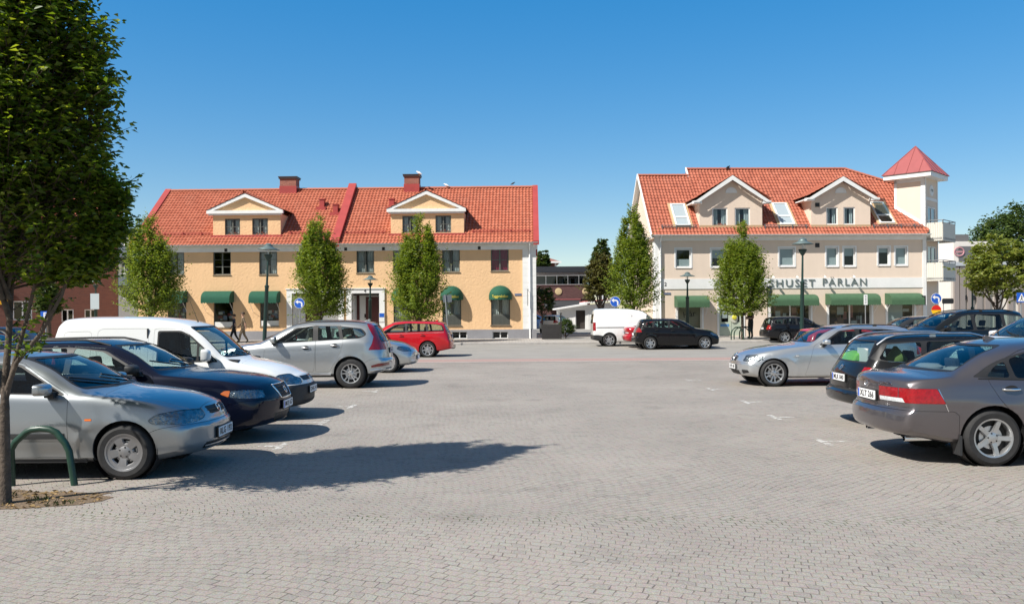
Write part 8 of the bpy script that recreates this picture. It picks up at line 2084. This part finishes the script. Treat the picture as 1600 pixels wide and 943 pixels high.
q['top'] = [(0, .72), (.05, .80), (.16, .86), (.5, .98), (.95, 1.06), (1.25, 1.12), (1.4, 1.19), (2.2, 1.62), (2.5, 1.72), (3.0, 1.79), (4.0, 1.79), (4.5, 1.74), (4.66, 1.55), (4.76, 1.1), (4.80, .98)]; q['cowl'] = 1.25
q['dlo'] = [([(1.72, 1.13), (4.55, 1.18), (4.50, 1.60), (4.0, 1.66), (3.0, 1.665), (2.52, 1.60)], [[(1.82, 1.15), (2.82, 1.17), (2.80, 1.64), (2.55, 1.585)], [(2.92, 1.175), (3.72, 1.185), (3.72, 1.64), (2.92, 1.645)], [(3.82, 1.19), (4.48, 1.20), (4.43, 1.57), (3.82, 1.63)]])]
q['panels'] = [p for p in q['panels'] if p[0] not in ('tail_light', 'rear_door', 'front_door', 'tailgate')]; q['mirror'] = (1.9, 1.16)
u, v = px2(1425, 500); make_car(q, (u * 26.6 / F_PX + 2.4 - 1.35, 26.6, 0), PI, 'long black people carrier with roof rails in front of the white commercial building', lod=1)
u, v = px2(1552, 500); w2 = restyle(base_suv, 4.5, 1.85, 1.74, paint('pearl white paint', (.70, .71, .72), .2, .32), extras=[x_wipers]); make_car(w2, (u * 18.4 / F_PX + 2.25 - 1.2, 18.4, 0), PI, 'pale pearl car whose sloping windscreen shows behind the warm grey saloon', lod=1)
r3 = restyle(polo, 3.9, 1.66, 1.33, paint('tomato red paint', (.46, .02, .016), 0, .3), extras=[]); make_car(r3, by_end(r3, 1234, 23.7, False, 0), 0, 'tomato red hatchback roof showing behind the bright silver estate', lod=1)
dk = restyle(polo, 4.2, 1.76, 1.52, paint('graphite paint', (.03, .032, .036), .3, .3), extras=[]); u, v = px2(1378, 500); make_car(dk, (u * 36.0 / F_PX + 2.1 - 1.0, 36, .0), PI, 'graphite car roof seen beyond the bright silver estate under the last awning', lod=1)
# beyond the left row and in the alley
bl = restyle(polo, 4.1, 1.72, 1.47, paint('mid blue paint', (.03, .07, .17), .3, .3), extras=[]); u, v = px2(104, 500); make_car(bl, (u * 20.5 / F_PX - 2.05, 20.5, 0), 0, 'mid blue hatchback roof beyond the blue estate, under the tree', lod=2)
d2 = restyle(wag, 4.6, 1.8, 1.47, paint('dull black paint', (.010, .009, .010), .1, .35, .4), extras=[]); u, v = px2(126, 500); make_car(d2, (u * 28.5 / F_PX - 2.3, 28.5, 0), 0, 'dull black estate parked left of the white delivery van roof', lod=2)
d3 = restyle(polo, 4.0, 1.7, 1.46, paint('grey blue paint', (.12, .15, .2), .4, .32), extras=[]); make_car(d3, (-22.6, 35.5, 0), 0, 'grey blue hatchback far back below the brick building', lod=2)
wa = restyle(polo, 4.0, 1.7, 1.42, wv, extras=[]); u, v = px2(846, 500); make_car(wa, (u * 66.0 / F_PX + 1.15, 66, .125), R(68), 'white hatchback in the alley behind the black board planter', lod=2)
ab = restyle(polo, 4.2, 1.75, 1.5, paint('mid blue paint'  , (.03, .07, .17), .3, .3), extras=[]); make_car(ab, (at(846, 500, 71).x - .6, 71.5, .125), R(10), 'dark blue car deeper in the alley beyond the white hatchback', lod=2)
